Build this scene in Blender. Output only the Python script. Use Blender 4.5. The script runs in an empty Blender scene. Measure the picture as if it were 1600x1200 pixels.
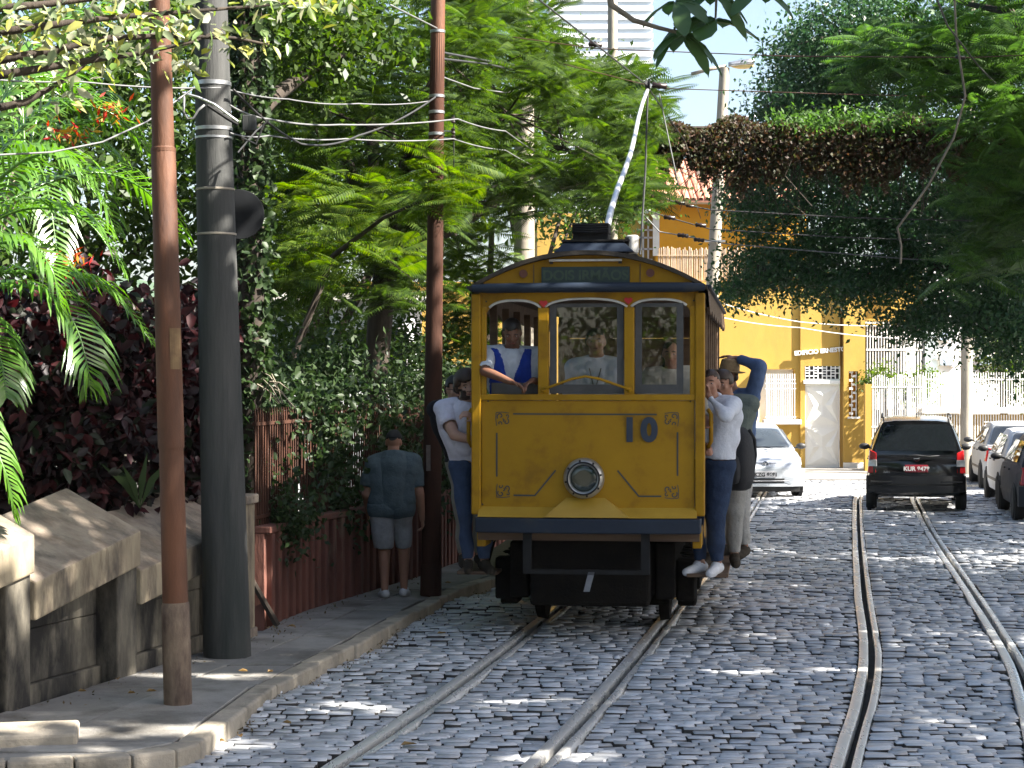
import bpy, bmesh, math, random
import numpy as np
from mathutils import Vector, Matrix

R = math.radians
scene = bpy.context.scene
col = scene.collection

# ---------------------------------------------------------------- camera
H = 2.2            # eye height
F = 3200.0         # focal length in photograph pixels (1600 px wide)
cam_d = bpy.data.cameras.new('camera')
cam = bpy.data.objects.new('camera', cam_d)
col.objects.link(cam)
cam_d.sensor_width = 36.0
cam_d.lens = 36.0 * F / 1600.0
cam_d.clip_start = 0.1
cam_d.clip_end = 4000
cam.location = (0, 0, H)
cam.rotation_euler = (R(90) - math.atan(8 / F), 0, 0)
scene.camera = cam

# ---------------------------------------------------------------- light
SUN_TO = Vector((0.70, -0.22, 0.68)).normalized()     # direction towards the sun
elev = math.asin(SUN_TO.z)
azim = math.atan2(SUN_TO.x, SUN_TO.y)
world = bpy.data.worlds.new('World')
scene.world = world
world.use_nodes = True
nt = world.node_tree
nt.nodes.clear()
wo = nt.nodes.new('ShaderNodeOutputWorld')
bg = nt.nodes.new('ShaderNodeBackground')
sky = nt.nodes.new('ShaderNodeTexSky')
sky.sky_type = 'NISHITA'
sky.sun_disc = False
sky.sun_elevation = elev
sky.sun_rotation = azim
sky.air_density = 1.0
sky.dust_density = 2.2
bg.inputs['Strength'].default_value = 0.052
nt.links.new(sky.outputs[0], bg.inputs[0])
nt.links.new(bg.outputs[0], wo.inputs[0])
sun_d = bpy.data.lights.new('sun', 'SUN')
sun_d.energy = 5.0
sun_d.angle = R(0.53)
sun_d.color = (1.0, 0.95, 0.86)
sun = bpy.data.objects.new('sun', sun_d)
col.objects.link(sun)
sun.location = (20, -15, 40)
sun.rotation_euler = (-SUN_TO).to_track_quat('-Z', 'Y').to_euler()

scene.view_settings.view_transform = 'Standard'
scene.view_settings.look = 'None'
scene.view_settings.gamma = 1.0
scene.view_settings.use_curve_mapping = False
scene.view_settings.exposure = 2.45
try:
    scene.cycles.max_bounces = 6
    scene.cycles.diffuse_bounces = 3
    scene.cycles.transparent_max_bounces = 6
    scene.cycles.use_denoising = True
except Exception:
    pass

# ================================================================ helpers
def W(px, py, d):
    """photograph pixel at distance d -> point in the place"""
    return np.array(((px - 800.0) * d / F, d, H + (592.0 - py) * d / F))

def zg(d):
    """height of the street: level near the camera, dropping away a little"""
    t = min(1.0, max(0.0, (d - 19.0) / 14.0))
    return -0.16 * t * t * (3 - 2 * t)

def G(px, py, up=0.0):
    d = 20.0
    for _ in range(12):
        d = (H - zg(d) - up) * F / (py - 592.0)
    return np.array(((px - 800.0) * d / F, d, zg(d) + up))

def interp(x, xs, ys):
    return float(np.interp(x, xs, ys))

def lin(r, g, b):
    f = lambda c: (c / 255 / 12.92) if c <= 10 else ((c / 255 + 0.055) / 1.055) ** 2.4
    return (f(r), f(g), f(b), 1.0)

def link(o, parent=None):
    col.objects.link(o)
    if parent is not None:
        o.parent = parent
    return o

def tag(o, label=None, cat=None, group=None, kind=None):
    if label: o['label'] = label
    if cat: o['category'] = cat
    if group: o['group'] = group
    if kind: o['kind'] = kind
    return o

def thing(name, label, cat, loc=(0, 0, 0), rz=0.0, group=None):
    o = bpy.data.objects.new(name, None)
    o.empty_display_size = 0.2
    link(o)
    o.location = tuple(float(v) for v in loc)
    o.rotation_euler = (0, 0, rz)
    return tag(o, label, cat, group)

def np_mesh(name, V, Fq, smooth=False):
    V = np.asarray(V, dtype=np.float32)
    Fq = np.asarray(Fq, dtype=np.int32)
    k = Fq.shape[1]
    me = bpy.data.meshes.new(name)
    me.vertices.add(len(V)); me.vertices.foreach_set('co', V.ravel())
    me.loops.add(Fq.size); me.loops.foreach_set('vertex_index', Fq.ravel())
    me.polygons.add(len(Fq))
    me.polygons.foreach_set('loop_start', np.arange(0, Fq.size, k, dtype=np.int32))
    me.polygons.foreach_set('loop_total', np.full(len(Fq), k, dtype=np.int32))
    if smooth:
        me.polygons.foreach_set('use_smooth', np.ones(len(Fq), dtype=bool))
    me.update(calc_edges=True)
    return me

def np_obj(name, V, Fq, mat, parent=None, smooth=False, off=None):
    V = np.asarray(V, dtype=float)
    if off is not None: V = V - np.asarray(off, dtype=float)
    me = np_mesh(name, V, Fq, smooth)
    me.materials.append(mat)
    return link(bpy.data.objects.new(name, me), parent)

class MB:
    def __init__(s):
        s.V = []; s.F = []
    def add(s, V, Fs):
        b = len(s.V)
        s.V += [tuple(float(c) for c in v) for v in V]
        s.F += [tuple(b + i for i in f) for f in Fs]
        return s
    def bx(s, x0, x1, y0, y1, z0, z1):
        V = [(x0,y0,z0),(x1,y0,z0),(x1,y1,z0),(x0,y1,z0),(x0,y0,z1),(x1,y0,z1),(x1,y1,z1),(x0,y1,z1)]
        return s.add(V, [(0,3,2,1),(4,5,6,7),(0,1,5,4),(1,2,6,5),(2,3,7,6),(3,0,4,7)])
    def hexa(s, V):
        return s.add(V, [(0,3,2,1),(4,5,6,7),(0,1,5,4),(1,2,6,5),(2,3,7,6),(3,0,4,7)])
    def bar(s, a, b, w, h=None, up=(0,0,1)):
        """box beam from a to b"""
        a = Vector(a); b = Vector(b); h = h or w
        d = (b - a).normalized(); u = Vector(up)
        if abs(d.dot(u)) > 0.95: u = Vector((0, 1, 0))
        r = d.cross(u).normalized() * (w / 2); u2 = r.cross(d).normalized() * (h / 2)
        return s.hexa([a-r-u2, a+r-u2, b+r-u2, b-r-u2, a-r+u2, a+r+u2, b+r+u2, b-r+u2])
    def tube(s, pts, r, n=8, cap=True):
        pts = [Vector(p) for p in pts]
        rr = r if hasattr(r, '__len__') else [r] * len(pts)
        V = []; Fs = []
        ref = None
        for i, p in enumerate(pts):
            t = (pts[min(i+1, len(pts)-1)] - pts[max(i-1, 0)]).normalized()
            if ref is None:
                ref = Vector((1, 0, 0)) if abs(t.x) < 0.8 else Vector((0, 1, 0))
            ref = (ref - t * ref.dot(t)).normalized()
            bnm = t.cross(ref)
            for k in range(n):
                a = 2 * math.pi * k / n
                V.append(p + (ref * math.cos(a) + bnm * math.sin(a)) * rr[i])
        for i in range(len(pts) - 1):
            for k in range(n):
                k2 = (k + 1) % n
                Fs.append((i*n+k, i*n+k2, (i+1)*n+k2, (i+1)*n+k))
        if cap:
            Fs.append(tuple(range(n-1, -1, -1)))
            Fs.append(tuple((len(pts)-1)*n + k for k in range(n)))
        return s.add(V, Fs)
    def prism(s, poly, y0, y1, axis='y'):
        """2-D polygon (x,z) extruded along y (or (y,z) along x, (x,y) along z)"""
        n = len(poly)
        def m(p, q):
            return (p[0], q, p[1]) if axis == 'y' else ((q, p[0], p[1]) if axis == 'x' else (p[0], p[1], q))
        V = [m(p, y0) for p in poly] + [m(p, y1) for p in poly]
        Fs = [tuple(range(n)), tuple(range(2*n-1, n-1, -1))]
        Fs += [(i, i+n, (i+1) % n + n, (i+1) % n) for i in range(n)]
        return s.add(V, Fs)
    def lathe(s, prof, n, o=(0,0,0), ax=(0,0,1), close=True):
        ax = Vector(ax).normalized(); o = Vector(o)
        e1 = ax.orthogonal().normalized(); e2 = ax.cross(e1)
        V = []; Fs = []
        m = len(prof)
        for k in range(n):
            a = 2 * math.pi * k / n
            for (r, h) in prof:
                V.append(o + ax * h + (e1 * math.cos(a) + e2 * math.sin(a)) * r)
        for k in range(n):
            k2 = (k + 1) % n
            for i in range(m - 1):
                Fs.append((k*m+i, k2*m+i, k2*m+i+1, k*m+i+1))
        if close:
            Fs.append(tuple(k*m for k in range(n-1, -1, -1)))
            Fs.append(tuple(k*m + m-1 for k in range(n)))
        return s.add(V, Fs)
    def ell(s, c, r, nu=14, nv=9, M=None):
        c = Vector(c); V = []; Fs = []
        for j in range(nv + 1):
            th = math.pi * j / nv
            for i in range(nu):
                a = 2 * math.pi * i / nu
                v = Vector((r[0]*math.sin(th)*math.cos(a), r[1]*math.sin(th)*math.sin(a), r[2]*math.cos(th)))
                V.append(c + (M @ v if M is not None else v))
        for j in range(nv):
            for i in range(nu):
                i2 = (i + 1) % nu
                Fs.append((j*nu+i, (j+1)*nu+i, (j+1)*nu+i2, j*nu+i2))
        return s.add(V, Fs)
    def loft(s, rings, cap=True, closed=True):
        n = len(rings[0]); V = [p for r_ in rings for p in r_]; Fs = []
        for i in range(len(rings) - 1):
            for k in range(n if closed else n - 1):
                k2 = (k + 1) % n
                Fs.append((i*n+k, i*n+k2, (i+1)*n+k2, (i+1)*n+k))
        if cap and closed:
            Fs.append(tuple(range(n-1, -1, -1)))
            Fs.append(tuple((len(rings)-1)*n + k for k in range(n)))
        return s.add(V, Fs)
    def build(s, name, mat, parent=None, smooth=False, bevel=0.0, off=None, sub=0, flip=True):
        me = bpy.data.meshes.new(name)
        V = s.V
        if off is not None:
            V = [(v[0]-off[0], v[1]-off[1], v[2]-off[2]) for v in V]
        me.from_pydata(V, [], s.F)
        if flip:
            bm = bmesh.new(); bm.from_mesh(me)
            bmesh.ops.remove_doubles(bm, verts=bm.verts, dist=1e-6)
            bmesh.ops.recalc_face_normals(bm, faces=bm.faces)
            bm.to_mesh(me); bm.free()
        if smooth:
            me.polygons.foreach_set('use_smooth', [True] * len(me.polygons))
            if smooth == 'auto':
                try: me.set_sharp_from_angle(angle=R(38))
                except Exception: pass
        me.materials.append(mat)
        o = link(bpy.data.objects.new(name, me), parent)
        if bevel:
            m = o.modifiers.new('bevel', 'BEVEL'); m.width = bevel; m.segments = 2; m.limit_method = 'ANGLE'; m.angle_limit = R(35)
        if sub:
            m = o.modifiers.new('sub', 'SUBSURF'); m.levels = sub; m.render_levels = sub
        return o

def text_mesh(name, txt, size, mat, parent, loc, rot=(R(90), 0, 0), depth=0.004, bold=0.0, align='CENTER', shear=0.0, space=1.0):
    cu = bpy.data.curves.new(name, 'FONT')
    cu.body = txt; cu.size = size; cu.extrude = depth; cu.offset = bold
    cu.align_x = align; cu.align_y = 'CENTER'; cu.shear = shear; cu.space_character = space
    tmp = bpy.data.objects.new('tmp', cu); col.objects.link(tmp)
    dg = bpy.context.evaluated_depsgraph_get()
    me = bpy.data.meshes.new_from_object(tmp.evaluated_get(dg))
    bpy.data.objects.remove(tmp); bpy.data.curves.remove(cu)
    me.materials.clear(); me.materials.append(mat)
    o = link(bpy.data.objects.new(name, me), parent)
    o.location = loc; o.rotation_euler = rot
    return o

# ================================================================ materials
def _nodes(name):
    m = bpy.data.materials.new(name); m.use_nodes = True
    n = m.node_tree; n.nodes.clear()
    out = n.nodes.new('ShaderNodeOutputMaterial')
    p = n.nodes.new('ShaderNodeBsdfPrincipled')
    n.links.new(p.outputs[0], out.inputs[0])
    return m, n, p, out

def _noise(n, vec, scale, detail=5, rough=0.6):
    t = n.nodes.new('ShaderNodeTexNoise')
    t.inputs['Scale'].default_value = scale
    t.inputs['Detail'].default_value = detail
    t.inputs['Roughness'].default_value = rough
    n.links.new(vec, t.inputs['Vector'])
    return t.outputs['Fac']

def _ramp(n, fac, a, b, lo=0.35, hi=0.65):
    r = n.nodes.new('ShaderNodeValToRGB')
    r.color_ramp.elements[0].position = lo; r.color_ramp.elements[0].color = a
    r.color_ramp.elements[1].position = hi; r.color_ramp.elements[1].color = b
    n.links.new(fac, r.inputs[0])
    return r.outputs[0]

def pm(name, c1, c2=None, scale=4.0, rough=0.7, metal=0.0, bump=0.0, bscale=40.0, stretch=(1, 1, 1),
       c3=None, s3=1.2, lo3=0.5, hi3=0.68, spec=0.4, island=0.0, coat=0.0, lo=0.35, hi=0.65, rvar=0.12, bdist=0.02):
    """weathered surface: two tones by noise, an optional third tone in patches, per-piece variation, fine relief"""
    m, n, p, out = _nodes(name)
    tc = n.nodes.new('ShaderNodeTexCoord')
    mp = n.nodes.new('ShaderNodeMapping'); mp.inputs['Scale'].default_value = stretch
    n.links.new(tc.outputs['Object'], mp.inputs[0]); vec = mp.outputs[0]
    c2 = c2 or tuple(min(1, c * 0.8) for c in c1[:3]) + (1,)
    f1 = _noise(n, vec, scale)
    colr = _ramp(n, f1, c1, c2, lo, hi)
    if c3:
        f3 = _noise(n, vec, s3, 7, 0.68)
        mk = _ramp(n, f3, (0, 0, 0, 1), (1, 1, 1, 1), lo3, hi3)
        mx = n.nodes.new('ShaderNodeMixRGB'); mx.inputs[2].default_value = c3
        n.links.new(mk, mx.inputs[0]); n.links.new(colr, mx.inputs[1]); colr = mx.outputs[0]
    if island:
        g = n.nodes.new('ShaderNodeNewGeometry')
        oi = n.nodes.new('ShaderNodeObjectInfo')
        ad = n.nodes.new('ShaderNodeMath'); ad.operation = 'ADD'
        n.links.new(g.outputs['Random Per Island'], ad.inputs[0]); n.links.new(oi.outputs['Random'], ad.inputs[1])
        fr = n.nodes.new('ShaderNodeMath'); fr.operation = 'FRACT'; n.links.new(ad.outputs[0], fr.inputs[0])
        mr = n.nodes.new('ShaderNodeMapRange'); mr.inputs[3].default_value = 1 - island; mr.inputs[4].default_value = 1 + island
        n.links.new(fr.outputs[0], mr.inputs[0])
        hs = n.nodes.new('ShaderNodeHueSaturation'); n.links.new(mr.outputs[0], hs.inputs['Value'])
        n.links.new(colr, hs.inputs['Color']); colr = hs.outputs[0]
    n.links.new(colr, p.inputs['Base Color'])
    p.inputs['Metallic'].default_value = metal
    p.inputs['Specular IOR Level'].default_value = spec
    if coat: p.inputs['Coat Weight'].default_value = coat; p.inputs['Coat Roughness'].default_value = 0.08
    if rvar:
        mr = n.nodes.new('ShaderNodeMapRange'); mr.inputs[3].default_value = max(0.02, rough - rvar); mr.inputs[4].default_value = min(1, rough + rvar)
        n.links.new(f1, mr.inputs[0]); n.links.new(mr.outputs[0], p.inputs['Roughness'])
    else:
        p.inputs['Roughness'].default_value = rough
    if bump:
        fb = _noise(n, vec, bscale, 6, 0.65)
        b = n.nodes.new('ShaderNodeBump'); b.inputs['Strength'].default_value = bump; b.inputs['Distance'].default_value = bdist
        n.links.new(fb, b.inputs['Height']); n.links.new(b.outputs[0], p.inputs['Normal'])
    return m

def leafm(name, cols, trans=0.45, rough=0.45, spec=0.35, tcol=None, pos=None):
    """leaves: one colour per leaf from a ramp, part of the light passes through"""
    m, n, p, out = _nodes(name)
    g = n.nodes.new('ShaderNodeNewGeometry')
    r = n.nodes.new('ShaderNodeValToRGB')
    el = r.color_ramp.elements
    while len(el) < len(cols): el.new(0.5)
    for i, c in enumerate(cols):
        el[i].position = (pos[i] if pos else i / max(1, len(cols) - 1)); el[i].color = c
    n.links.new(g.outputs['Random Per Island'], r.inputs[0])
    n.links.new(r.outputs[0], p.inputs['Base Color'])
    p.inputs['Roughness'].default_value = rough
    p.inputs['Specular IOR Level'].default_value = spec
    t = n.nodes.new('ShaderNodeBsdfTranslucent')
    hs = n.nodes.new('ShaderNodeHueSaturation'); hs.inputs['Saturation'].default_value = 1.15; hs.inputs['Value'].default_value = 1.5
    n.links.new(r.outputs[0], hs.inputs['Color']); n.links.new(hs.outputs[0], t.inputs[0])
    mx = n.nodes.new('ShaderNodeMixShader'); mx.inputs[0].default_value = trans
    n.links.new(p.outputs[0], mx.inputs[1]); n.links.new(t.outputs[0], mx.inputs[2])
    n.links.new(mx.outputs[0], out.inputs[0])
    return m

def glassm(name, tint=(0.02, 0.025, 0.03, 1), clear=0.6, rough=0.03, ior=1.52):
    """window glass: mirror-like skin over a see-through, slightly tinted pane"""
    m, n, p, out = _nodes(name)
    p.inputs['Base Color'].default_value = tint
    p.inputs['Roughness'].default_value = rough
    p.inputs['IOR'].default_value = ior
    p.inputs['Specular IOR Level'].default_value = 0.6
    t = n.nodes.new('ShaderNodeBsdfTransparent')
    mx = n.nodes.new('ShaderNodeMixShader'); mx.inputs[0].default_value = 1 - clear
    gl = n.nodes.new('ShaderNodeBsdfGlossy'); gl.inputs['Roughness'].default_value = rough
    fr = n.nodes.new('ShaderNodeFresnel'); fr.inputs[0].default_value = ior
    mx2 = n.nodes.new('ShaderNodeMixShader')
    n.links.new(t.outputs[0], mx.inputs[1]); n.links.new(p.outputs[0], mx.inputs[2])
    n.links.new(fr.outputs[0], mx2.inputs[0]); n.links.new(mx.outputs[0], mx2.inputs[1]); n.links.new(gl.outputs[0], mx2.inputs[2])
    n.links.new(mx2.outputs[0], out.inputs[0])
    return m

C = lambda r, g, b: (r, g, b, 1.0)
M = {}
M['soil'] = pm('soil', C(.07,.055,.035), C(.04,.04,.02), 3, .95, bump=.5)
M['cobside'] = pm('cobble_side_dark', C(.07,.066,.062), C(.045,.042,.04), 8, .95, spec=.1)  # stone sides coloured darker than the tops, so joints read as lines
M['bedding'] = pm('road_bedding', C(.03,.028,.026), C(.018,.017,.016), 8, .95, bump=.4)
M['cobble'] = pm('cobble_granite', C(.46,.47,.49), C(.38,.385,.40), 9, .34, bump=.35, bscale=45, c3=C(.22,.215,.21), s3=1.1, lo3=.58, hi3=.85, island=.28, spec=.7, bdist=.01)
M['pavement'] = pm('pavement_concrete', C(.27,.255,.235), C(.20,.19,.175), 2.2, .85, bump=.5, bscale=35, c3=C(.10,.09,.075), s3=1.6, lo3=.48, hi3=.7, island=.14)
M['kerb'] = pm('kerb_granite', C(.36,.31,.24), C(.26,.23,.19), 5, .8, bump=.5, bscale=30, c3=C(.15,.13,.10), s3=2.0, island=.15)
M['rail'] = pm('rail_steel', C(.88,.87,.85), C(.76,.74,.70), 6, .28, metal=.5, c3=C(.35,.25,.17), s3=2.5, lo3=.6, hi3=.8, stretch=(1,.2,1))
M['rail_side'] = pm('rail_rust', C(.12,.07,.04), C(.07,.045,.03), 9, .8)
M['wallstone'] = pm('wall_stone', C(.17,.15,.115), C(.075,.066,.052), 3.5, .88, bump=.6, bscale=18, stretch=(1,1,.35), c3=C(.022,.02,.018), s3=2.2, lo3=.40, hi3=.55)
M['coping'] = pm('coping_stone', C(.31,.255,.20), C(.19,.145,.11), 5, .85, bump=.7, bscale=22, stretch=(.9,1.3,1), c3=C(.11,.092,.075), s3=3.2, lo3=.5, hi3=.68)
M['coping_edge'] = pm('coping_edge', C(.30,.25,.17), C(.19,.15,.105), 8, .88, bump=.6, bscale=20, stretch=(1,1,.35), c3=C(.085,.07,.055), s3=4, lo3=.5, hi3=.68)
M['redwall'] = pm('red_plaster', C(.17,.065,.045), C(.09,.038,.028), 4, .9, bump=.5, bscale=25, stretch=(1,1,.3), c3=C(.20,.15,.10), s3=2.4, lo3=.58, hi3=.75)
M['rust'] = pm('rust_paint', C(.13,.05,.022), C(.065,.028,.015), 5, .7, bump=.25, bscale=60, stretch=(1,1,.25), c3=C(.05,.025,.02), s3=3, lo3=.52, hi3=.7)
M['rust_base'] = pm('rust_base', C(.22,.16,.11), C(.07,.045,.035), 9, .8, bump=.4, bscale=60, stretch=(1,1,.4))
M['darkrust'] = pm('rust_dark', C(.065,.028,.018), C(.034,.018,.013), 6, .85, spec=.15, bump=.25, bscale=60, stretch=(1,1,.25))
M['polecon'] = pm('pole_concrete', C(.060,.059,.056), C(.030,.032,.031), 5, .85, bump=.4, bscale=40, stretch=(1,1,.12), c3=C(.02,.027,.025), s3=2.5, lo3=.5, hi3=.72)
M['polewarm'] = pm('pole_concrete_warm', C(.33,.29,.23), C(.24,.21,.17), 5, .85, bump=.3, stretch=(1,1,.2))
M['steel'] = pm('galvanised_steel', C(.5,.5,.5), C(.35,.35,.36), 12, .4, metal=.9)
M['darksteel'] = pm('dark_steel', C(.016,.016,.017), C(.012,.011,.010), 10, .7, metal=.1, spec=.2)
M['wire'] = pm('cable_black', C(.02,.02,.02), C(.03,.03,.03), 5, .55)
M['wirelight'] = pm('cable_grey', C(.17,.17,.17), C(.11,.11,.11), 5, .45)
M['copper'] = pm('copper_wire', C(.10,.05,.035), C(.07,.04,.03), 5, .5, metal=.6)
M['insul'] = pm('insulator', C(.025,.014,.012), C(.018,.012,.01), 5, .35)
M['bark'] = pm('bark', C(.05,.037,.027), C(.024,.018,.014), 7, .95, bump=.9, bscale=14, stretch=(1,1,.25))
M['barklight'] = pm('bark_pale', C(.22,.19,.14), C(.13,.11,.08), 7, .9, bump=.6, bscale=14)
M['white'] = pm('white_paint', C(.78,.77,.74), C(.7,.69,.66), 4, .6)
M['black'] = pm('black_matt', C(.012,.012,.012), C(.02,.02,.02), 5, .7)
M['rubber'] = pm('rubber', C(.02,.02,.02), C(.03,.028,.026), 20, .85)

def unit(v):
    v = np.asarray(v, float); return v / (np.linalg.norm(v) + 1e-9)

# ================================================================ ground, road, rails, pavement
rng = np.random.default_rng(7)
random.seed(7)

def sheet(name, x0, x1, ds, mat, dz=0.0, nx=2):
    V = []; Fs = []
    for d in ds:
        for i in range(nx):
            V.append((x0 + (x1 - x0) * i / (nx - 1), d, zg(d) + dz))
    for j in range(len(ds) - 1):
        for i in range(nx - 1):
            a = j * nx + i
            Fs.append((a, a + 1, a + 1 + nx, a + nx))
    o = MB().add(V, Fs).build(name, mat)
    return tag(o, kind='structure')

DS = [-60, -20, 0, 5, 10, 14, 17, 19, 20, 21, 22, 23, 24, 25, 26, 27, 28, 29, 30, 31, 32, 33, 35, 40, 50, 80, 150, 300, 700, 1500]
sheet('ground', -900, 900, DS, M['soil'], -0.22)
road = sheet('road', -2.6, 24, [d for d in DS if -20 <= d <= 50], M['bedding'], -0.075)

# track centre lines from rail positions
T1 = np.array([(5, -1.82), (9, -1.0), (11.6, -.47), (13.9, -.02), (16.4, .42), (18.2, .72), (20, 1.02), (24, 1.68), (28.5, 2.4), (35, 3.42), (41.8, 4.5), (47, 5.3)])
T2 = np.array([(5, .98), (9, 1.85), (11.6, 2.40), (13.9, 2.90), (16.4, 3.38), (20, 3.95), (23.4, 4.50), (29, 5.42), (36.1, 6.6), (41.0, 7.45), (43.5, 8.1), (45.5, 9.3), (46.6, 11), (47, 13)])

def smooth_line(T, n):
    # Catmull-Rom through (d, x)
    P = [Vector((x, d, 0)) for d, x in T]
    out = []
    for i in range(len(P) - 1):
        p0 = P[max(0, i-1)]; p1 = P[i]; p2 = P[i+1]; p3 = P[min(len(P)-1, i+2)]
        for k in range(n):
            t = k / n
            out.append(0.5 * ((2*p1) + (p2-p0)*t + (2*p0-5*p1+4*p2-p3)*t*t + (-p0+3*p1-3*p2+p3)*t**3))
    out.append(P[-1])
    return out

L1 = smooth_line(T1, 5); L2 = smooth_line(T2, 5)

def offset(line, o):
    res = []
    for i, p in enumerate(line):
        t = (line[min(i+1, len(line)-1)] - line[max(i-1, 0)]); t.z = 0; t.normalize()
        n = Vector((t.y, -t.x, 0))
        res.append(p + n * o)
    return res

def strip(line, o0, o1, z0, z1, wob, seed):
    rs = random.Random(seed)
    rings = []
    w = 0
    for i, p in enumerate(line):
        t = (line[min(i+1, len(line)-1)] - line[max(i-1, 0)]); t.z = 0; t.normalize()
        n = Vector((t.y, -t.x, 0))
        w = w * 0.85 + rs.uniform(-1, 1) * wob * .5
        zz = zg(p.y) + rs.uniform(-.0015, .0015)
        a = p + n * (o0 + w); b = p + n * (o1 + w)
        rings.append([(a.x, a.y, zz + z0), (b.x, b.y, zz + z0), (b.x, b.y, zz + z1 - .004), (b.x - n.x*.008, b.y - n.y*.008, zz + z1), (a.x + n.x*.008, a.y + n.y*.008, zz + z1), (a.x, a.y, zz + z1 - .004)])
    return MB().loft(rings)

RAILS = []
rail_words = {
    (0, -1): 'worn grooved steel rail under the left wheels of the yellow tram',
    (0, 1): 'worn grooved steel rail under the right wheels of the yellow tram',
    (1, -1): 'empty bright rail left of the black minivan, running down the middle of the street',
    (1, 1): 'bright rail passing under the black minivan, rightmost of the four rails'}
for ti, Lc in enumerate((L1, L2)):
    for sd in (-1, 1):
        ln = offset(Lc, sd * 0.55)
        RAILS.append(ln)
        t = thing('tram_rail', rail_words[(ti, sd)], 'rail', (ln[0].x, ln[0].y, 0), 0, 'tram rails set in the cobbles')
        strip(ln, -.036, .036, -.06, .012, .006, ti*10+sd).build('running_rail', M['rail'], t, smooth='auto', off=t.location)
        strip(ln, .085, .135, -.06, .008, .006, ti*10+sd+5).build('guard_rail', M['rail'], t, smooth='auto', off=t.location)

# kerb and wall lines (x as a function of depth)
KP = [G(px, py, .1) for px, py in ((314, 1160), (430, 1070), (560, 1005), (650, 955), (720, 920), (790, 898))]
K_d = [p[1] for p in KP] + [25.5, 28.5, 33, 40, 47]
K_x = [p[0] for p in KP] + [.62, 1.35, 2.1, 3.0, 3.6]
kx = lambda d: interp(d, K_d, K_x)
WP = [(8.0, -4.6), (11.8, -3.52), (13.2, -3.1), (14.6, -2.68), (16.9, -2.07), (17.5, -2.05), (18.8, -1.81), (19.9, -1.49), (21.8, -1.02), (23.8, -.67), (25.2, -.35), (27.5, .3), (30, .9), (36, 1.9), (47, 3.0)]
wx = lambda d: interp(d, [p[0] for p in WP], [p[1] for p in WP])

# ---- cobbles: rows across the street, every stone its own block
def rail_gap(x, d):
    for ln in RAILS:
        xs = interp(d, [p.y for p in ln], [p.x for p in ln])
        if -.11 < x - xs < .20: return True
    return False

RX = []
for ln in RAILS:
    RX.append(([p.y for p in ln], [p.x for p in ln]))
def xr(d): return [interp(d, a, b) for a, b in RX]

stones = []     # (x, d, w, l, z)
d = 9.6
row = 0
while d < 49:
    l = random.uniform(.080, .104) * (1 if d < 30 else 1.35)
    frame = 0.27 * d
    x = max(kx(d) + .06 if d > KP[0][1] else -4.5, -frame) - random.uniform(0, .15)
    x_end = min(frame + 2.6, 12.5)
    rx = xr(d + l/2)
    while x < x_end:
        w = random.uniform(.105, .20) * (1 if d < 30 else 1.2)
        xm = x + w/2 + .55 * .0
        bad = any(x < r_ + .142 and x + w > r_ - .046 for r_ in rx)
        if bad:
            r_ = [q for q in rx if x < q + .142 and x + w > q - .046][0]
            w2 = r_ - .046 - x
            if w2 > .05:
                stones.append((x + w2/2, d + l/2, w2 - .012, l - .012))
            x = r_ + .144
            continue
        stones.append((x + w/2, d + l/2, w - .008, l - .012))
        x += w
    d += l
    row += 1
# template block: inset worn top, ten upper quads
def cobble_verts(w, l, h, rs):
    a = w/2; b = l/2; i = .10
    j = lambda s=.006: rs.uniform(-s, s)
    low = [(-a+j(), -b+j(), -.05), (a+j(), -b+j(), -.05), (a+j(), b+j(), -.05), (-a+j(), b+j(), -.05)]
    mid = [(x*.99, y*.99, h - .010 + j(.003)) for x, y, z in low]
    top = [(x*(1-i), y*(1-i*2.2), h + j(.006)) for x, y, z in low]
    return low + mid + top
CMI = [1, 1, 1, 1, 0, 0, 0, 0, 0]; CSM = [False]*4 + [True]*5
CF = [(0,1,5,4),(1,2,6,5),(2,3,7,6),(3,0,4,7),(4,5,9,8),(5,6,10,9),(6,7,11,10),(7,4,8,11),(8,9,10,11)]
def und(x, d):     # worn, uneven street surface
    return .014*math.sin(x*1.9 + d*.8) + .008*math.sin(x*3.7 - d*1.7) + .016*math.sin(d*2.9 + x*.5) + .008*math.sin(d*6.1 - x*1.3)
order = sorted(range(len(stones)), key=lambda i: stones[i][1])
inview = lambda x, d: abs(x) < .25 * d + .02 and 11.58 < d
near = [i for i in order if inview(stones[i][0], stones[i][1])][:300]
nearset = set(near)
rs = random.Random(3)
BV = []; BF = []
for i, (x, d_, w, l) in enumerate(stones):
    h = rs.uniform(-.011, .011) + und(x, d_)
    vv = cobble_verts(w, l, h, rs)
    z0 = zg(d_)
    if i in nearset:
        me = bpy.data.meshes.new('cobble'); me.from_pydata(vv, [], CF)
        me.polygons.foreach_set('use_smooth', CSM)
        me.materials.append(M['cobble']); me.materials.append(M['cobside'])
        me.polygons.foreach_set('material_index', CMI)
        o = link(bpy.data.objects.new('cobble', me), road); o.location = (x, d_, z0)
        o.rotation_euler = (0, 0, rs.uniform(-.05, .05))
    else:
        b = len(BV)
        BV += [(x + v[0], d_ + v[1], z0 + v[2]) for v in vv]
        BF += [tuple(b + q for q in f) for f in CF]
cp = np_obj('cobble_paving', np.array(BV), np.array(BF), M['cobble'], road, smooth=True); cp['kind'] = 'stuff'
cp.data.materials.append(M['cobside'])
cp.data.polygons.foreach_set('material_index', np.tile(np.array(CMI, dtype=np.int32), len(BF)//9))

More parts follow.
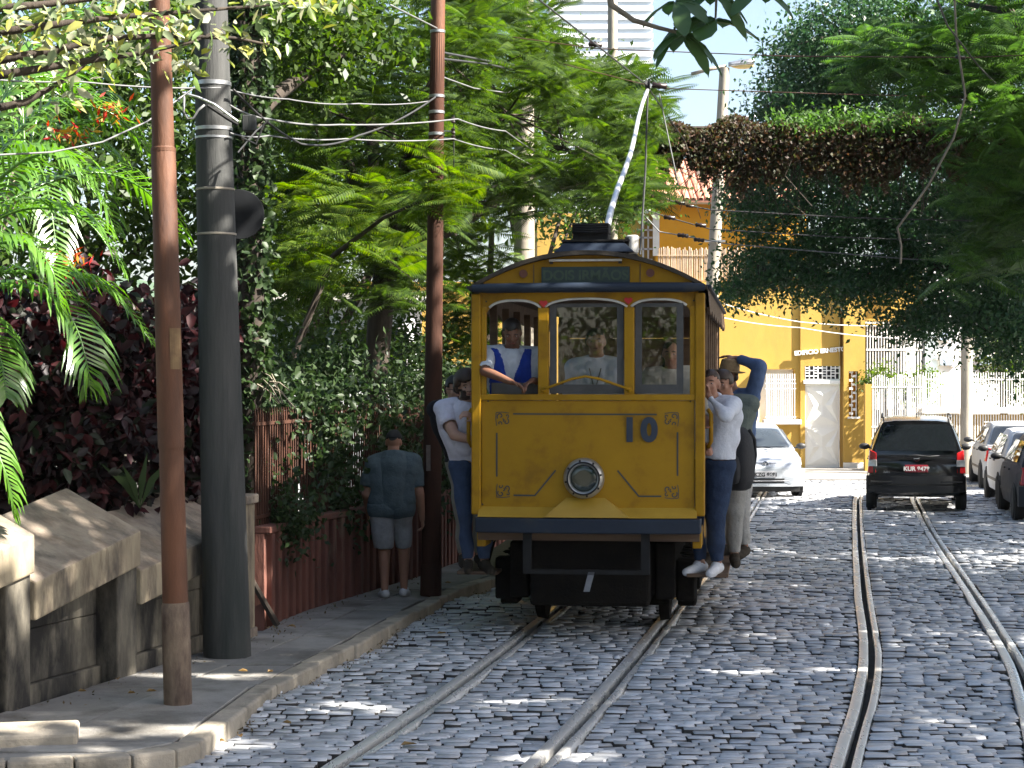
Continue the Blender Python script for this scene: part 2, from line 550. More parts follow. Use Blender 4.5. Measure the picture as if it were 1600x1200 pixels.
# ---- pavement slabs
pb = MB(); ds = [12.3, 13, 14, 15, 16, 17, 18, 19, 20, 21, 22, 23, 24, 25.2, 27.5, 30, 36, 47]
rings = [[(wx(q) - .6, q, zg(q) + .055), (kx(q) - .1 if q > 12.2 else -1.95, q, zg(q) + .055)] for q in ds]
pav = tag(pb.loft(rings, closed=False).build('pavement', M['pavement']), kind='structure')
KR_ = [(KP[0][0], KP[0][1]), (KP[0][0] - .10, KP[0][1] - .22), (KP[0][0] - .32, KP[0][1] - .40), (KP[0][0] - .62, KP[0][1] - .52), (KP[0][0] - .98, KP[0][1] - .60), (KP[0][0] - 1.4, KP[0][1] - .66)]
q = KP[0][1] - .62
while q < 30:
    ln = random.uniform(.75, 1.15) if q > KP[0][1] - .01 else .31
    q2 = q + ln
    nsp = 2 if q < 20 else 1
    for k in range(nsp):
        def edge(dd, f):
            a = wx(dd) - .02; b = (kx(dd) - .155) if dd > KP[0][1] else interp(dd, [q_[1] for q_ in KR_][::-1], [q_[0] - .16 for q_ in KR_][::-1])
            return a + (b - a) * f
        f0 = k / nsp; f1 = (k + 1) / nsp
        sk = .22
        c = [(edge(q, f0) + .006, q + .006), (edge(q, f1) - .006, q + .006), (edge(q2, f1) - .006, q2 - .006), (edge(q2, f0) + .006, q2 - .006)]
        tz = random.uniform(-.006, .006)
        zz = [zg(y) + .1 + tz + random.uniform(-.003, .003) for x, y in c]
        V = [(x, y, zg(y) + .05) for x, y in c] + [(x, y, z) for (x, y), z in zip(c, zz)]
        mb = MB(); mb.hexa(V)
        mb.build('slab', M['pavement'], pav, bevel=.006)
    q = q2
# ---- kerb stones
kerb = tag(MB().add([(kx(d_) - .13, d_, zg(d_) + .02) for d_ in K_d] + [(kx(d_) - .02, d_, zg(d_) + .02) for d_ in K_d],
    [(i, i+1, i+1+len(K_d), i+len(K_d)) for i in range(len(K_d)-1)]).build('kerb', M['bedding']), kind='structure')
q = KP[0][1]
while q < 40:
    q2 = q + random.uniform(.40, .70)
    jx = random.uniform(-.012, .012); jz = random.uniform(-.008, .01)
    c = [(kx(q) - .15 + jx, q + .006), (kx(q) + jx, q + .006), (kx(q2) + jx, q2 - .006), (kx(q2) - .15 + jx, q2 - .006)]
    mb = MB(); mb.hexa([(x, y, zg(y) - .08) for x, y in c] + [(x, y, zg(y) + .100 + jz) for x, y in c])
    mb.build('kerb_stone', M['kerb'], kerb, bevel=.018)
    q = q2
# the kerb sweeps round to the left at the corner; the loose concrete step lies at the very left
a = KP[0]
KR = [(a[0], a[1] + .02), (a[0] - .10, a[1] - .22), (a[0] - .32, a[1] - .40), (a[0] - .62, a[1] - .52), (a[0] - .98, a[1] - .60), (a[0] - 1.4, a[1] - .66)]
for (p0, p1) in zip(KR[:-1], KR[1:]):
    t_ = Vector((p1[0] - p0[0], p1[1] - p0[1], 0)).normalized(); n_ = Vector((-t_.y, t_.x, 0)) * -1
    n_ = n_ if n_.y > 0 or n_.x < -.5 else -n_
    e_ = .006
    c = [(p0[0] + t_.x*e_, p0[1] + t_.y*e_), (p1[0] - t_.x*e_, p1[1] - t_.y*e_), (p1[0] - t_.x*e_ + n_.x*.15, p1[1] - t_.y*e_ + n_.y*.15), (p0[0] + t_.x*e_ + n_.x*.15, p0[1] + t_.y*e_ + n_.y*.15)]
    MB().hexa([(x, y, -.08) for x, y in c] + [(x, y, .098) for x, y in c]).build('kerb_stone', M['kerb'], kerb, bevel=.018)
p = G(60, 1192, 0)
mb = MB(); x1 = (120-800)*p[1]/F
mb.hexa([(-4.2, p[1]-.25, -.05), (x1, p[1], -.05), (x1-.06, p[1]+.36, -.05), (-4.2, p[1]+.30, -.05), (-4.2, p[1]-.25, .13), (x1, p[1], .17), (x1-.06, p[1]+.36, .19), (-4.2, p[1]+.30, .15)])
tag(mb.build('concrete_step', M['kerb'], bevel=.02), 'low worn concrete step at the left edge of the pavement', 'step')

# ================================================================ stone garden wall
def wall_frame(d0, d1):
    a = Vector((wx(d0), d0, 0)); b = Vector((wx(d1), d1, 0))
    u = (b - a).normalized(); n = Vector((u.y, -u.x, 0))
    return a, b, u, n

wall = thing('garden_wall', 'weathered grey stone garden wall with stepped sloping copings along the pavement', 'wall', (wx(13.2), 13.2, .1))
wo_ = wall.location.copy()
def wbox(a, u, n, s0, s1, o0, o1, z0a, z1a, z0b=None, z1b=None):
    """block along the wall from s0 to s1, from offset o0 to o1 across, heights may differ at both ends"""
    z0b = z0a if z0b is None else z0b; z1b = z1a if z1b is None else z1b
    P = lambda s, o, z: (a.x + u.x*s + n.x*o - wo_.x, a.y + u.y*s + n.y*o - wo_.y, z - wo_.z)
    return MB().hexa([P(s0,o0,z0a), P(s0,o1,z0a), P(s1,o1,z0b), P(s1,o0,z0b), P(s0,o0,z1a), P(s0,o1,z1a), P(s1,o1,z1b), P(s1,o0,z1b)])
bays = [(11.75, 13.2, .98, 1.20), (13.2, 14.62, .89, 1.12), (14.62, 16.35, .835, 1.03)]
for (d0, d1, za, zb) in bays:
    a, b, u, n = wall_frame(d0, d1)
    Lb = (b - a).length
    th = .25; pw = .30
    # stone courses of the recessed panel
    zlo = zg(d0) + .05
    courses = [(zlo, zlo + .14), (zlo + .143, zlo + .50)]
    for ci, (z0, z1) in enumerate(courses):
        s = 0.0; k = 0
        while s < Lb - pw - .02:
            s2 = Lb - pw
            if Lb - pw - s2 < .2: s2 = Lb - pw
            pr = (-.165 if ci else -.13) + random.uniform(-.004, .004)
            wbox(a, u, n, s + .003, s2 - .003, -.42, pr, z0, z1).build('stone', M['wallstone'], wall, bevel=.008)
            s = s2
    top = lambda s, zf: za + (zb - za) * s / Lb - th + zf
    wbox(a, u, n, .002, Lb - pw, -.40, -.165 + random.uniform(-.004, .004), zlo + .504, top(0, .002), zlo + .504, top(Lb - pw, .002)).build('stone', M['wallstone'], wall, bevel=.006)
    # pier at the far end
    wbox(a, u, n, Lb - pw, Lb - .004, -.44, .0, zlo - .02, zb - .235).build('pier', M['wallstone'], wall, bevel=.012)
    # coping: thick slab with its top sloping to the street
    P = lambda s, o, z: (a.x + u.x*s + n.x*o - wo_.x, a.y + u.y*s + n.y*o - wo_.y, z - wo_.z)
    mb = MB()
    bk = -.56; fr = .035
    rise = .30
    mb.hexa([P(.0,bk,za-th), P(.0,fr,za-th), P(Lb-.01,fr,zb-th), P(Lb-.01,bk,zb-th), P(.0,bk,za+rise), P(.0,fr,za), P(Lb-.01,fr,zb), P(Lb-.01,bk,zb+rise)])
    co = mb.build('coping', M['coping'], wall, bevel=.014)
    co.data.materials.append(M['coping_edge'])
    for f in co.data.polygons:
        if abs(f.normal.z) < .5: f.material_index = 1
# end post with a recessed panel
a, b, u, n = wall_frame(16.5, 17.4)
wbox(a, u, n, .0, .26, -.30, -.04, .05, 1.2).build('post_core', M['wallstone'], wall, bevel=.01)
wbox(a, u, n, -.03, .01, -.33, -.24, .06, 1.18).build('post_edge', M['coping_edge'], wall, bevel=.008)
wbox(a, u, n, -.03, .29, -.05, .03, .06, 1.18).build('post_edge', M['coping_edge'], wall, bevel=.008)
wbox(a, u, n, -.06, .32, -.36, .06, 1.185, 1.26).build('post_cap', M['coping'], wall, bevel=.015)
wbox(a, u, n, -.05, .31, -.35, .05, .03, .17).build('post_base', M['coping'], wall, bevel=.012)

# red plaster wall and its iron railing
rwall = thing('plaster_wall', 'low faded red plaster wall with vertical ribs beside the walking man', 'wall', (wx(19), 19, .1))
rail_f = thing('iron_railing', 'rusty brown iron railing overgrown with creeper on top of the red wall', 'railing', (wx(19), 19, .9))
RD = [17.42, 18.8, 19.9, 21.8, 23.8, 25.2, 27.5]
ro = rwall.location; fo = rail_f.location
for d0, d1 in zip(RD[:-1], RD[1:]):
    a, b, u, n = wall_frame(d0, d1)
    Lb = (b - a).length
    zt = .88 + zg(d0)
    P = lambda s, o, z, q: (a.x + u.x*s + n.x*o - q.x, a.y + u.y*s + n.y*o - q.y, z - q.z)
    hx = lambda s0, s1, o0, o1, z0, z1, q: MB().hexa([P(s0,o0,z0,q),P(s0,o1,z0,q),P(s1,o1,z0,q),P(s1,o0,z0,q),P(s0,o0,z1,q),P(s0,o1,z1,q),P(s1,o1,z1,q),P(s1,o0,z1,q)])
    hx(0, Lb, -.28, -.06, zg(d0), zt, ro).build('wall_panel', M['redwall'], rwall)
    hx(0, Lb, -.31, .0, zt + .002, zt + .06, ro).build('wall_cap', M['redwall'], rwall, bevel=.01)
    s = .08
    while s < Lb - .05:
        hx(s, s + .09, -.07, -.005 + random.uniform(-.006, .004), zg(d0) + .02, zt, ro).build('rib', M['redwall'], rwall, bevel=.012)
        s += .21
    hx(0, Lb, -.165, -.135, zt + .12, zt + .15, fo).build('lower_rail', M['darkrust'], rail_f)
    hx(0, Lb, -.165, -.135, zt + .92, zt + .95, fo).build('upper_rail', M['darkrust'], rail_f)
    s = .04
    while s < Lb:
        x, y, z = P(s, -.15, zt, fo)
        MB().tube([(x, y, z + .05), (x, y, z + 1.0), (x, y, z + 1.07)], [.011, .011, .002], 5).build('bar', M['darkrust'], rail_f)
        s += .072

# ================================================================ buildings
M['yel'] = pm('yellow_render', C(.46,.285,.058), C(.42,.258,.05), 1.5, .85, bump=.12, bscale=30, c3=C(.36,.205,.05), s3=.9, lo3=.5, hi3=.75, stretch=(1,1,.4))
M['ochre'] = pm('ochre_render', C(.65,.30,.012), C(.60,.27,.012), 1.2, .85, c3=C(.42,.19,.03), s3=.9, lo3=.55, hi3=.8)
M['tile'] = pm('roof_tile', C(.48,.23,.15), C(.36,.16,.10), 6, .8, island=.3, c3=C(.22,.13,.09), s3=2, lo3=.55, hi3=.75)
M['bamboo'] = pm('bamboo', C(.46,.36,.26), C(.36,.27,.19), 4, .7, island=.25)
M['greyglass'] = glassm('porch_glass', C(.10,.11,.12), .35, .05)
M['stonecap'] = pm('white_stone', C(.70,.67,.60), C(.6,.57,.51), 4, .8)
M['whitewall'] = pm('white_render', C(.70,.71,.72), C(.62,.63,.64), 1.2, .85, c3=C(.5,.5,.5), s3=.7, lo3=.6, hi3=.85)
M['dark_in'] = pm('dark_interior', C(.05,.05,.055), C(.03,.03,.035), 3, .8)
M['doorw'] = pm('door_cream', C(.80,.78,.72), C(.75,.73,.68), 3, .6)

BD = 52.6; BZ = zg(BD) + .0
BS = F / BD
bX = lambda px, d=BD: (px - 800) * d / F
bZ = lambda py, d=BD: H + (592 - py) * d / F
pave2 = tag(MB().bx(-30, 40, 47.0, 53.5, -.4, zg(50) + .08).build('far_pavement', M['pavement'], bevel=.02), kind='structure')

yb = thing('yellow_building', 'bright yellow building with white diamond-panelled door and lettering facing the street', 'building', (bX(1284), BD, BZ))
yo = yb.location.copy()
def bb(name, x0, x1, y0, y1, z0, z1, mat, parent=yb, bevel=0, off=yo):
    return MB().bx(x0, x1, y0, y1, z0, z1).build(name, mat, parent, bevel=bevel, off=off)
zt = bZ(446)
# plain wall on the left with window opening pieces
wl0, wl1 = bX(400), bX(1250)
ox0, ox1, oz0, oz1 = bX(1178), bX(1241), bZ(664), bZ(577)
bb('wall', wl0, ox0, BD, BD + .3, BZ - .3, zt, M['yel'])
bb('wall', ox0, ox1, BD, BD + .3, oz1, zt, M['yel'])
bb('wall', ox0, ox1, BD, BD + .3, BZ - .3, oz0, M['yel'])
bb('wall', ox1, wl1, BD, BD + .3, BZ - .3, zt, M['yel'])
bb('wall_cap', wl0, wl1 - .01, BD - .05, BD + .35, zt + .002, zt + .09, M['yel'])
bb('window_lintel', bX(1184), bX(1206), BD - .25, BD - .002, bZ(577), bZ(573), M['yel'])
bb('window_backing', ox0, ox1, BD + .25, BD + .29, oz0 + .002, oz1 - .002, M['white'])
gr = bb('window_grille', bX(1194), bX(1240), BD - .33, BD - .30, bZ(594), bZ(592), M['white'])
for px in np.arange(1195, 1241, 3.6):
    bb('grille_bar', bX(px), bX(px) + .022, BD - .34, BD - .31, bZ(655), bZ(584), M['white'], gr)
for py in (600, 608, 652):
    bb('grille_rail', bX(1193), bX(1241), BD - .345, BD - .315, bZ(py), bZ(py - 1.6), M['white'], gr)
bb('balcony_slab', bX(1190), bX(1249), BD - .42, BD - .002, bZ(663), bZ(655), M['stonecap'], bevel=.02)
# door bay
y1 = BD - .07
dx0, dx1 = bX(1258, y1), bX(1312, y1)
bb('door_bay', wl1 + .002, dx0, y1, BD + .4, BZ - .3, zt + .35, M['yel'])
bb('door_bay', dx0, dx1, y1, BD + .4, bZ(572, y1), zt + .35, M['yel'])
bb('transom_backing', dx0, dx1, y1 + .15, y1 + .2, bZ(592, y1), bZ(572.3, y1), M['dark_in'])
tr = bb('transom_grille', dx0, dx1, y1 + .02, y1 + .05, bZ(593.6, y1), bZ(592, y1), M['white'])
rt = random.Random(5)
for k in range(9):
    x = dx0 + (dx1 - dx0) * k / 8
    bb('transom_bar', x - .012, x + .012, y1 + .0, y1 + .03, bZ(592, y1), bZ(572, y1), M['white'], tr)
for k, py in enumerate((575, 579, 583, 587.5)):
    for s0 in range(0, 8, 2):
        s1 = s0 + 1 + (k + s0 // 2) % 2
        bb('transom_bar', dx0 + (dx1-dx0)*s0/8, dx0 + (dx1-dx0)*min(8, s1)/8, y1 - .005, y1 + .02, bZ(py + .8, y1), bZ(py - .8, y1), M['white'], tr)
bb('door_lintel', dx0 - .05, dx1 + .0, y1 - .06, y1 + .2, bZ(600, y1), bZ(594, y1), M['white'], bevel=.01)
do = bb('door', dx0, dx1, y1 + .04, y1 + .09, BZ + .08, bZ(600.2, y1), M['doorw'])
z0d, z1d = BZ + .10, bZ(602, y1); xm = (dx0 + dx1) / 2
zm = (z0d + z1d) / 2
def facet(pts, mid, lift):
    V = [(p_[0], y1 + .038, p_[1]) for p_ in pts] + [(mid[0], y1 + .038 - lift, mid[1])]
    n_ = len(pts)
    return MB().add(V, [(i, (i+1) % n_, n_) for i in range(n_)]).build('door_facet', M['doorw'], do, off=yo)
for za, zb2 in ((z0d, zm - .01), (zm + .01, z1d)):
    zc = (za + zb2) / 2
    facet([(dx0 + .03, za + .03), (dx1 - .03, za + .03), (xm, zc + .1)], (xm, za + .25), .05)
    facet([(dx0 + .03, zb2 - .03), (dx1 - .03, zb2 - .03), (xm, zc - .1)], (xm, zb2 - .25), .05)
    facet([(dx0 + .03, za + .08), (dx0 + .03, zb2 - .08), (xm - .06, zc)], (dx0 + .22, zc), .06)
    facet([(dx1 - .03, za + .08), (dx1 - .03, zb2 - .08), (xm + .06, zc)], (dx1 - .22, zc), .06)
text_mesh('lettering', 'EDIFICIO ERNESTO', .155, M['white'], yb, (bX(1281, y1) - yo[0], y1 - .03 - yo[1], bZ(549, y1) - yo[2]), rot=(R(90), R(-5), 0), depth=.018, bold=.006)
# projecting block right of the door
y2 = BD - .24
cx0, cx1 = bX(1313, BD), bX(1352, y2)
px0, px1, pz0, pz1 = bX(1326, y2), bX(1341, y2), bZ(651, y2), bZ(580, y2)
px0_ = cx0 + .05
bb('corner_block', px0_, px0, y2, BD + .4, BZ - .3, bZ(430, y2), M['yel'])
bb('corner_block', px0, px1, y2, BD + .4, pz1, bZ(430, y2), M['yel'])
bb('corner_block', px0, px1, y2, BD + .4, BZ - .3, pz0, M['yel'])
bb('corner_block', px1, cx1, y2, BD + .4, BZ - .3, bZ(430, y2), M['yel'])
bb('slit_backing', px0, px1, y2 + .22, y2 + .27, pz0, pz1, M['ochre'])
sg_ = bb('slit_sill', px0 - .03, px1 + .04, y2 - .06, y2 + .1, pz0 - .05, pz0 - .002, M['white'])
for k in range(11):
    z = pz0 + .05 + k * (pz1 - pz0 - .1) / 10
    bb('slit_lattice', px0 + .02 + .09*(k % 2), px0 + .12 + .09*(k % 2), y2 + .04, y2 + .08, z, z + .06, M['white'], sg_)
for x in (px0 + .08, px0 + .19):
    bb('slit_lattice', x, x + .02, y2 + .05, y2 + .07, pz0, pz1, M['white'], sg_)
bb('plinth', px0_ - .02, cx1 + .02, y2 - .04, y2 - .001, BZ - .2, BZ + .22, M['stonecap'], bevel=.01)
# upper storey block and glazed porch to the right
y3 = BD + 1.2
ux0, ux1 = bX(1353, y3), bX(1441, y3)
bb('upper_wall', ux0, ux1, y3, y3 + 4, bZ(508, y3), bZ(425, y3), M['yel'])
bb('roof_slab', ux0 - .3, ux1 + .1, y3 - .4, y3 + 4, bZ(425, y3) + .002, bZ(418, y3), M['stonecap'])
bb('porch_back', ux0, ux1 + .2, y3 + .9, y3 + 1.0, BZ - .2, bZ(508, y3), M['dark_in'])
bb('porch_back_panel', ux0 + .1, ux0 + 1.2, y3 + .82, y3 + .89, bZ(640, y3), bZ(548, y3), M['greyglass'])
pg = bb('porch_frame', ux0, ux1, y3 - .06, y3 - .002, bZ(548, y3), bZ(545, y3), M['white'])
for px in np.arange(1354, 1441, 4.4):
    bb('porch_bar', bX(px, y3), bX(px, y3) + .024, y3 - .05, y3 - .02, bZ(640, y3), bZ(509, y3), M['white'], pg)
bb('porch_column', bX(1414, y3), bX(1432, y3), y3 + .1, y3 + .35, BZ - .2, bZ(508, y3) - .002, M['white'])
bb('upper_band', ux0 - .1, ux1 + .15, y3 - .10, y3 - .07, bZ(506, y3), bZ(503, y3), M['stonecap'])

# white fence with low yellow wall in front of the porch
fd = BD - 1.9
fn = thing('white_fence', 'white steel bar fence standing on a low yellow wall at the street corner', 'fence', (bX(1475, fd), fd, zg(fd)))
fo_ = fn.location.copy()
fb = lambda name, x0, x1, y0, y1, z0, z1, mat, par=fn, bev=0: MB().bx(x0, x1, y0, y1, z0, z1).build(name, mat, par, bevel=bev, off=fo_)
fx = lambda px: (px - 800) * fd / F
fz = lambda py: H + (592 - py) * fd / F
fb('low_wall', fx(1448), fx(1660), fd, fd + .2, zg(fd) - .2, fz(697), M['yel'])
fb('wall_coping', fx(1446), fx(1662), fd - .04, fd + .24, fz(697) + .002, fz(690), M['stonecap'])
fb('backing_wall', fx(1442), fx(1660), fd + .5, fd + .7, fz(697), fz(648), M['yel'])
fb('bar_coping', fx(1440), fx(1662), fd - .05, fd + .72, fz(646), fz(637), M['stonecap'], bev=.01)
fb('gate_post', fx(1352), fx(1362), fd, fd + .25, zg(fd) - .1, fz(600), M['yel'])
for px in np.arange(1364, 1448, 3.5):
    fb('bar', fx(px), fx(px) + .024, fd + .05, fd + .075, fz(688), fz(588 + 3*math.sin(px*.2)), M['white'])
for px in np.arange(1450, 1640, 4.1):
    fb('bar', fx(px), fx(px) + .024, fd + .05, fd + .075, fz(689), fz(648), M['white'])
for px in np.arange(1446, 1640, 4.1):
    fb('spike_bar', fx(px), fx(px) + .02, fd + .3, fd + .32, fz(637), fz(582), M['white'])
for py in (606, 686, 668):
    fb('rail', fx(1362), fx(1448), fd + .04, fd + .085, fz(py), fz(py - 2.2), M['white'])
fb('rail', fx(1446), fx(1640), fd + .29, fd + .33, fz(594), fz(592), M['white'])
for px in (1388, 1418):
    fb('gate_frame', fx(px), fx(px) + .06, fd + .02, fd + .1, fz(690), fz(603), M['white'])
for px in (1540, 1566):
    for k in range(3):
        fb('ornament', fx(px) - .03, fx(px) + .1, fd + .02, fd + .045, fz(672 - k*6), fz(670 - k*6), M['white'])

# white block of flats behind
wb_ = thing('white_apartment_block', 'sunlit white apartment block with small windows behind the white fence', 'building', (bX(1520, 75), 75, BZ))
o_ = wb_.location.copy()
hX = lambda px: (px - 800) * 75 / F
hZ = lambda py: H + (592 - py) * 75 / F
MB().bx(hX(1430), hX(1700), 75, 84, BZ - .5, hZ(330)).build('wall', M['whitewall'], wb_, off=o_)
for (p0, p1, q0, q1) in ((1468, 1480, 532, 518), (1468, 1488, 571, 556), (1455, 1464, 560, 556), (1530, 1545, 532, 518), (1530, 1545, 571, 556), (1560, 1572, 532, 518), (1468, 1480, 492, 478), (1530, 1545, 492, 478), (1470, 1500, 640, 616)):
    f = MB().bx(hX(p0) - .06, hX(p1) + .06, 74.93, 74.998, hZ(q0) - .06, hZ(q1) + .06).build('window_frame', M['stonecap'], wb_, off=o_)
    MB().bx(hX(p0), hX(p1), 74.9, 74.928, hZ(q0), hZ(q1)).build('window_pane', pm('far_glass', C(.35,.42,.5), C(.3,.36,.44), 3, .2), f, off=o_)
MB().bx(hX(1442), hX(1452), 74.6, 74.99, BZ, hZ(470)).build('downpipe', pm('pipe_green', C(.42,.5,.5), C(.38,.45,.45), 4, .6), wb_, off=o_)

# ochre house behind with tiled roof and bamboo screen
OD = 60.0
oh = thing('ochre_house', 'orange-yellow house with a terracotta tile roof above the bamboo screen', 'house', (bX(1090, OD), OD, BZ))
o_ = oh.location.copy()
oX = lambda px: (px - 800) * OD / F
oZ = lambda py: H + (592 - py) * OD / F
MB().bx(oX(1025), oX(1260), OD, OD + 8, BZ - .5, oZ(318)).build('wall', M['ochre'], oh, off=o_)
MB().bx(oX(840), oX(1024), OD + .8, OD + 8, BZ - .5, oZ(330)).build('wall', M['yel'], oh, off=o_)
MB().bx(oX(1015), oX(1270), OD - .55, OD - .4, oZ(321), oZ(314)).build('eaves_board', M['stonecap'], oh, off=o_)
fr = MB().bx(oX(1020), oX(1030), OD - .06, OD - .002, oZ(400), oZ(330)).build('window_frame', M['stonecap'], oh, off=o_)
for px in (1006, 1014):
    MB().bx(oX(px), oX(px) + .05, OD + .7, OD + .76, oZ(420), oZ(335)).build('window_bar', M['white'], fr, off=o_)
for py in (345, 358, 370, 388, 405):
    MB().bx(oX(1000), oX(1022), OD + .7, OD + .76, oZ(py), oZ(py) + .05).build('window_bar', M['white'], fr, off=o_)
# tiles
rf = MB().add([(oX(1010), OD - .7, oZ(316)), (oX(1275), OD - .7, oZ(316)), (oX(1275), OD + 4.5, oZ(316) + 1.75), (oX(1010), OD + 4.5, oZ(316) + 1.75), (oX(1010), OD - .7, oZ(316) - .06), (oX(1275), OD - .7, oZ(316) - .06), (oX(1275), OD + 4.5, oZ(316) + 1.69), (oX(1010), OD + 4.5, oZ(316) + 1.69)], [(0,1,2,3),(7,6,5,4),(0,4,5,1),(1,5,6,2),(2,6,7,3),(3,7,4,0)]).build('roof', M['tile'], oh, off=o_)
tm = bpy.data.meshes.new('tile')
pv = []; 
for k in range(5):
    a = math.pi * k / 4
    pv += [(.085*math.cos(a), 0, .06*math.sin(a) + .0), (.10*math.cos(a), -.01 + .44, .07*math.sin(a) + .015)]
tm.from_pydata(pv, [], [(2*k, 2*k+2, 2*k+3, 2*k+1) for k in range(4)])
tm.materials.append(M['tile'])
sl_ = math.atan2(1.75, 5.2)
cnt = 0
TV = []; TF = []
for r_ in range(13):
    for cI in range(int((oX(1275) - oX(1010)) / .205)):
        x = oX(1010) + .1 + cI * .205; yy = OD - .72 + r_ * .37; zz = oZ(316) + .015 + (r_ * .37) * math.tan(sl_)
        if cnt < 190 and r_ < 9 and cI < 24:
            t_ = link(bpy.data.objects.new('tile', tm), rf); t_.location = (x - o_.x, yy - o_.y, zz - o_.z); t_.rotation_euler = (sl_ - .03, 0, random.uniform(-.02, .02)); cnt += 1
        else:
            b0 = len(TV)
            for v in pv:
                TV.append((x + v[0], yy + v[1], zz + v[2] + v[1]*math.tan(sl_)))
            TF += [(b0 + 2*k, b0 + 2*k+2, b0 + 2*k+3, b0 + 2*k+1) for k in range(4)]
np_obj('tile_field', TV, TF, M['tile'], rf, off=o_)['kind'] = 'stuff'
# bamboo screen standing on the yellow wall
bs = thing('bamboo_screen', 'tall pale bamboo screen standing along the top of the yellow wall', 'screen', (bX(1090, BD + .4), BD + .4, zt + .1))
o_ = bs.location.copy()
for px in np.arange(1030, 1180, 2.6):
    x = bX(px, BD + .4) + random.uniform(-.01, .01); zz = bZ(388, BD + .4) + random.uniform(-.06, .05)
    MB().tube([(x, BD + .4, zt + .09), (x + random.uniform(-.012, .012), BD + .4, zz)], .021, 5).build('cane', M['bamboo'], bs, off=o_)
for py in (398, 437):
    MB().bx(bX(1028), bX(1182), BD + .36, BD + .377, bZ(py), bZ(py - 1)).build('tie_rail', M['bamboo'], bs, off=o_)

# hazy tower block far away, and the hill
td_ = 330.0
tw = thing('tower_block', 'pale hazy high-rise with horizontal bands of windows far beyond the trees', 'building', ((930 - 800) * td_ / F, td_, -2))
o_ = tw.location.copy()
qX = lambda px: (px - 800) * td_ / F
qZ = lambda py: H + (592 - py) * td_ / F
M['towerw'] = pm('tower_white', C(.72,.74,.76), C(.66,.69,.72), 2, .7)
M['towerg'] = pm('tower_glass_hazed', C(.50,.57,.65), C(.46,.53,.61), 2, .3)  # glass lightened, distance haze put into the colour
MB().bx(qX(860), qX(1018), td_, td_ + 14, -2, qZ(-60)).build('core', M['towerg'], tw, off=o_)
for k in range(28):
    py = 330 - k * 14.2
    MB().bx(qX(858), qX(1020), td_ - .6, td_ + 14.3, qZ(py), qZ(py - 7.4)).build('floor_band', M['towerw'], tw, off=o_)
# hill
rngh = np.random.default_rng(11)
hv = []; hf = []
nx_, ny_ = 60, 14
for j in range(ny_):
    for i in range(nx_):
        x = -700 + 1400 * i / (nx_ - 1); y = 420 + 500 * j / (ny_ - 1)
        z = (j / (ny_ - 1)) * (34 + 12 * math.sin(i * .35) + 8*math.sin(i*.9 + 1)) - 4
        hv.append((x, y, z + rngh.uniform(-1, 1)))
for j in range(ny_ - 1):
    for i in range(nx_ - 1):
        a = j * nx_ + i
        hf.append((a, a + 1, a + 1 + nx_, a + nx_))
tag(np_obj('hill', hv, hf, pm('hill_forest', C(.05,.09,.04), C(.03,.06,.03), .05, .95), smooth=True), kind='structure')

# ================================================================ tram
TD = 16.84
TX = (917 - 800) * TD / F
TA = R(7.0)
TS = F / TD
tram = thing('tram', 'old yellow open-sided street tram number 10 with people hanging on its sides', 'tram', (TX, TD, 0), -TA)
tx = lambda px: (px - 917) / TS
tz = lambda py: H + (592 - py) / TS
def TW(x, y, z):
    """tram-local -> world"""
    c, s_ = math.cos(TA), math.sin(TA)
    return np.array((TX + x*c + y*s_, TD - x*s_ + y*c, z))
def TL(p):
    c, s_ = math.cos(TA), math.sin(TA)
    dx, dy = p[0] - TX, p[1] - TD
    return np.array((dx*c - dy*s_, dx*s_ + dy*c, p[2]))

M['tyel'] = pm('tram_yellow', C(.345,.185,.009), C(.29,.15,.007), 3, .42, bump=.06, bscale=14, c3=C(.16,.082,.012), s3=3.0, lo3=.52, hi3=.78, spec=.14, bdist=.03)
M['tyel_lit'] = pm('tram_yellow_lit', C(.40,.245,.03), C(.33,.19,.016), 3, .45, c3=C(.30,.18,.03), s3=3, lo3=.58, hi3=.8)  # tram yellow paled for the upturned apron; light put into the colour
M['navy'] = pm('tram_navy', C(.009,.015,.028), C(.014,.022,.036), 4, .55, bump=.15, bscale=20, c3=C(.035,.035,.033), s3=3, lo3=.6, hi3=.8, spec=.3)
M['navyline'] = pm('tram_lining', C(.02,.03,.05), C(.03,.04,.06), 9, .55)
M['troof'] = pm('tram_roof', C(.06,.045,.03), C(.035,.03,.025), 5, .8, bump=.3)
M['wood'] = pm('tram_wood', C(.14,.085,.045), C(.09,.05,.03), 6, .6, stretch=(.3,3,3), bump=.2)
M['wframe'] = pm('window_frame_grey', C(.075,.072,.07), C(.05,.05,.05), 8, .7)
M['trim'] = pm('white_trim', C(.62,.60,.55), C(.45,.43,.39), 8, .6)
M['sign'] = pm('sign_green', C(.012,.028,.028), C(.02,.035,.033), 6, .5)
M['signtext'] = pm('sign_text', C(.05,.075,.045), C(.035,.055,.04), 20, .7)
M['heart'] = pm('heart_red', C(.5,.02,.025), C(.42,.02,.02), 9, .5)
M['under'] = pm('underframe', C(.007,.0065,.006), C(.012,.010,.008), 8, .95, bump=.4, spec=.08, rvar=.04)
M['lamp_ring'] = pm('lamp_ring', C(.42,.42,.40), C(.28,.27,.26), 8, .35, metal=.7, c3=C(.12,.10,.08), s3=6, lo3=.55, hi3=.7)
M['lens'] = glassm('lamp_lens', C(.02,.035,.03), .25, .04)
M['pane'] = glassm('tram_pane', C(.02,.03,.025), .93, .015, 1.7)
M['alu'] = pm('pole_silver', C(.78,.78,.78), C(.6,.6,.6), 8, .35, metal=.6)

hw = .925
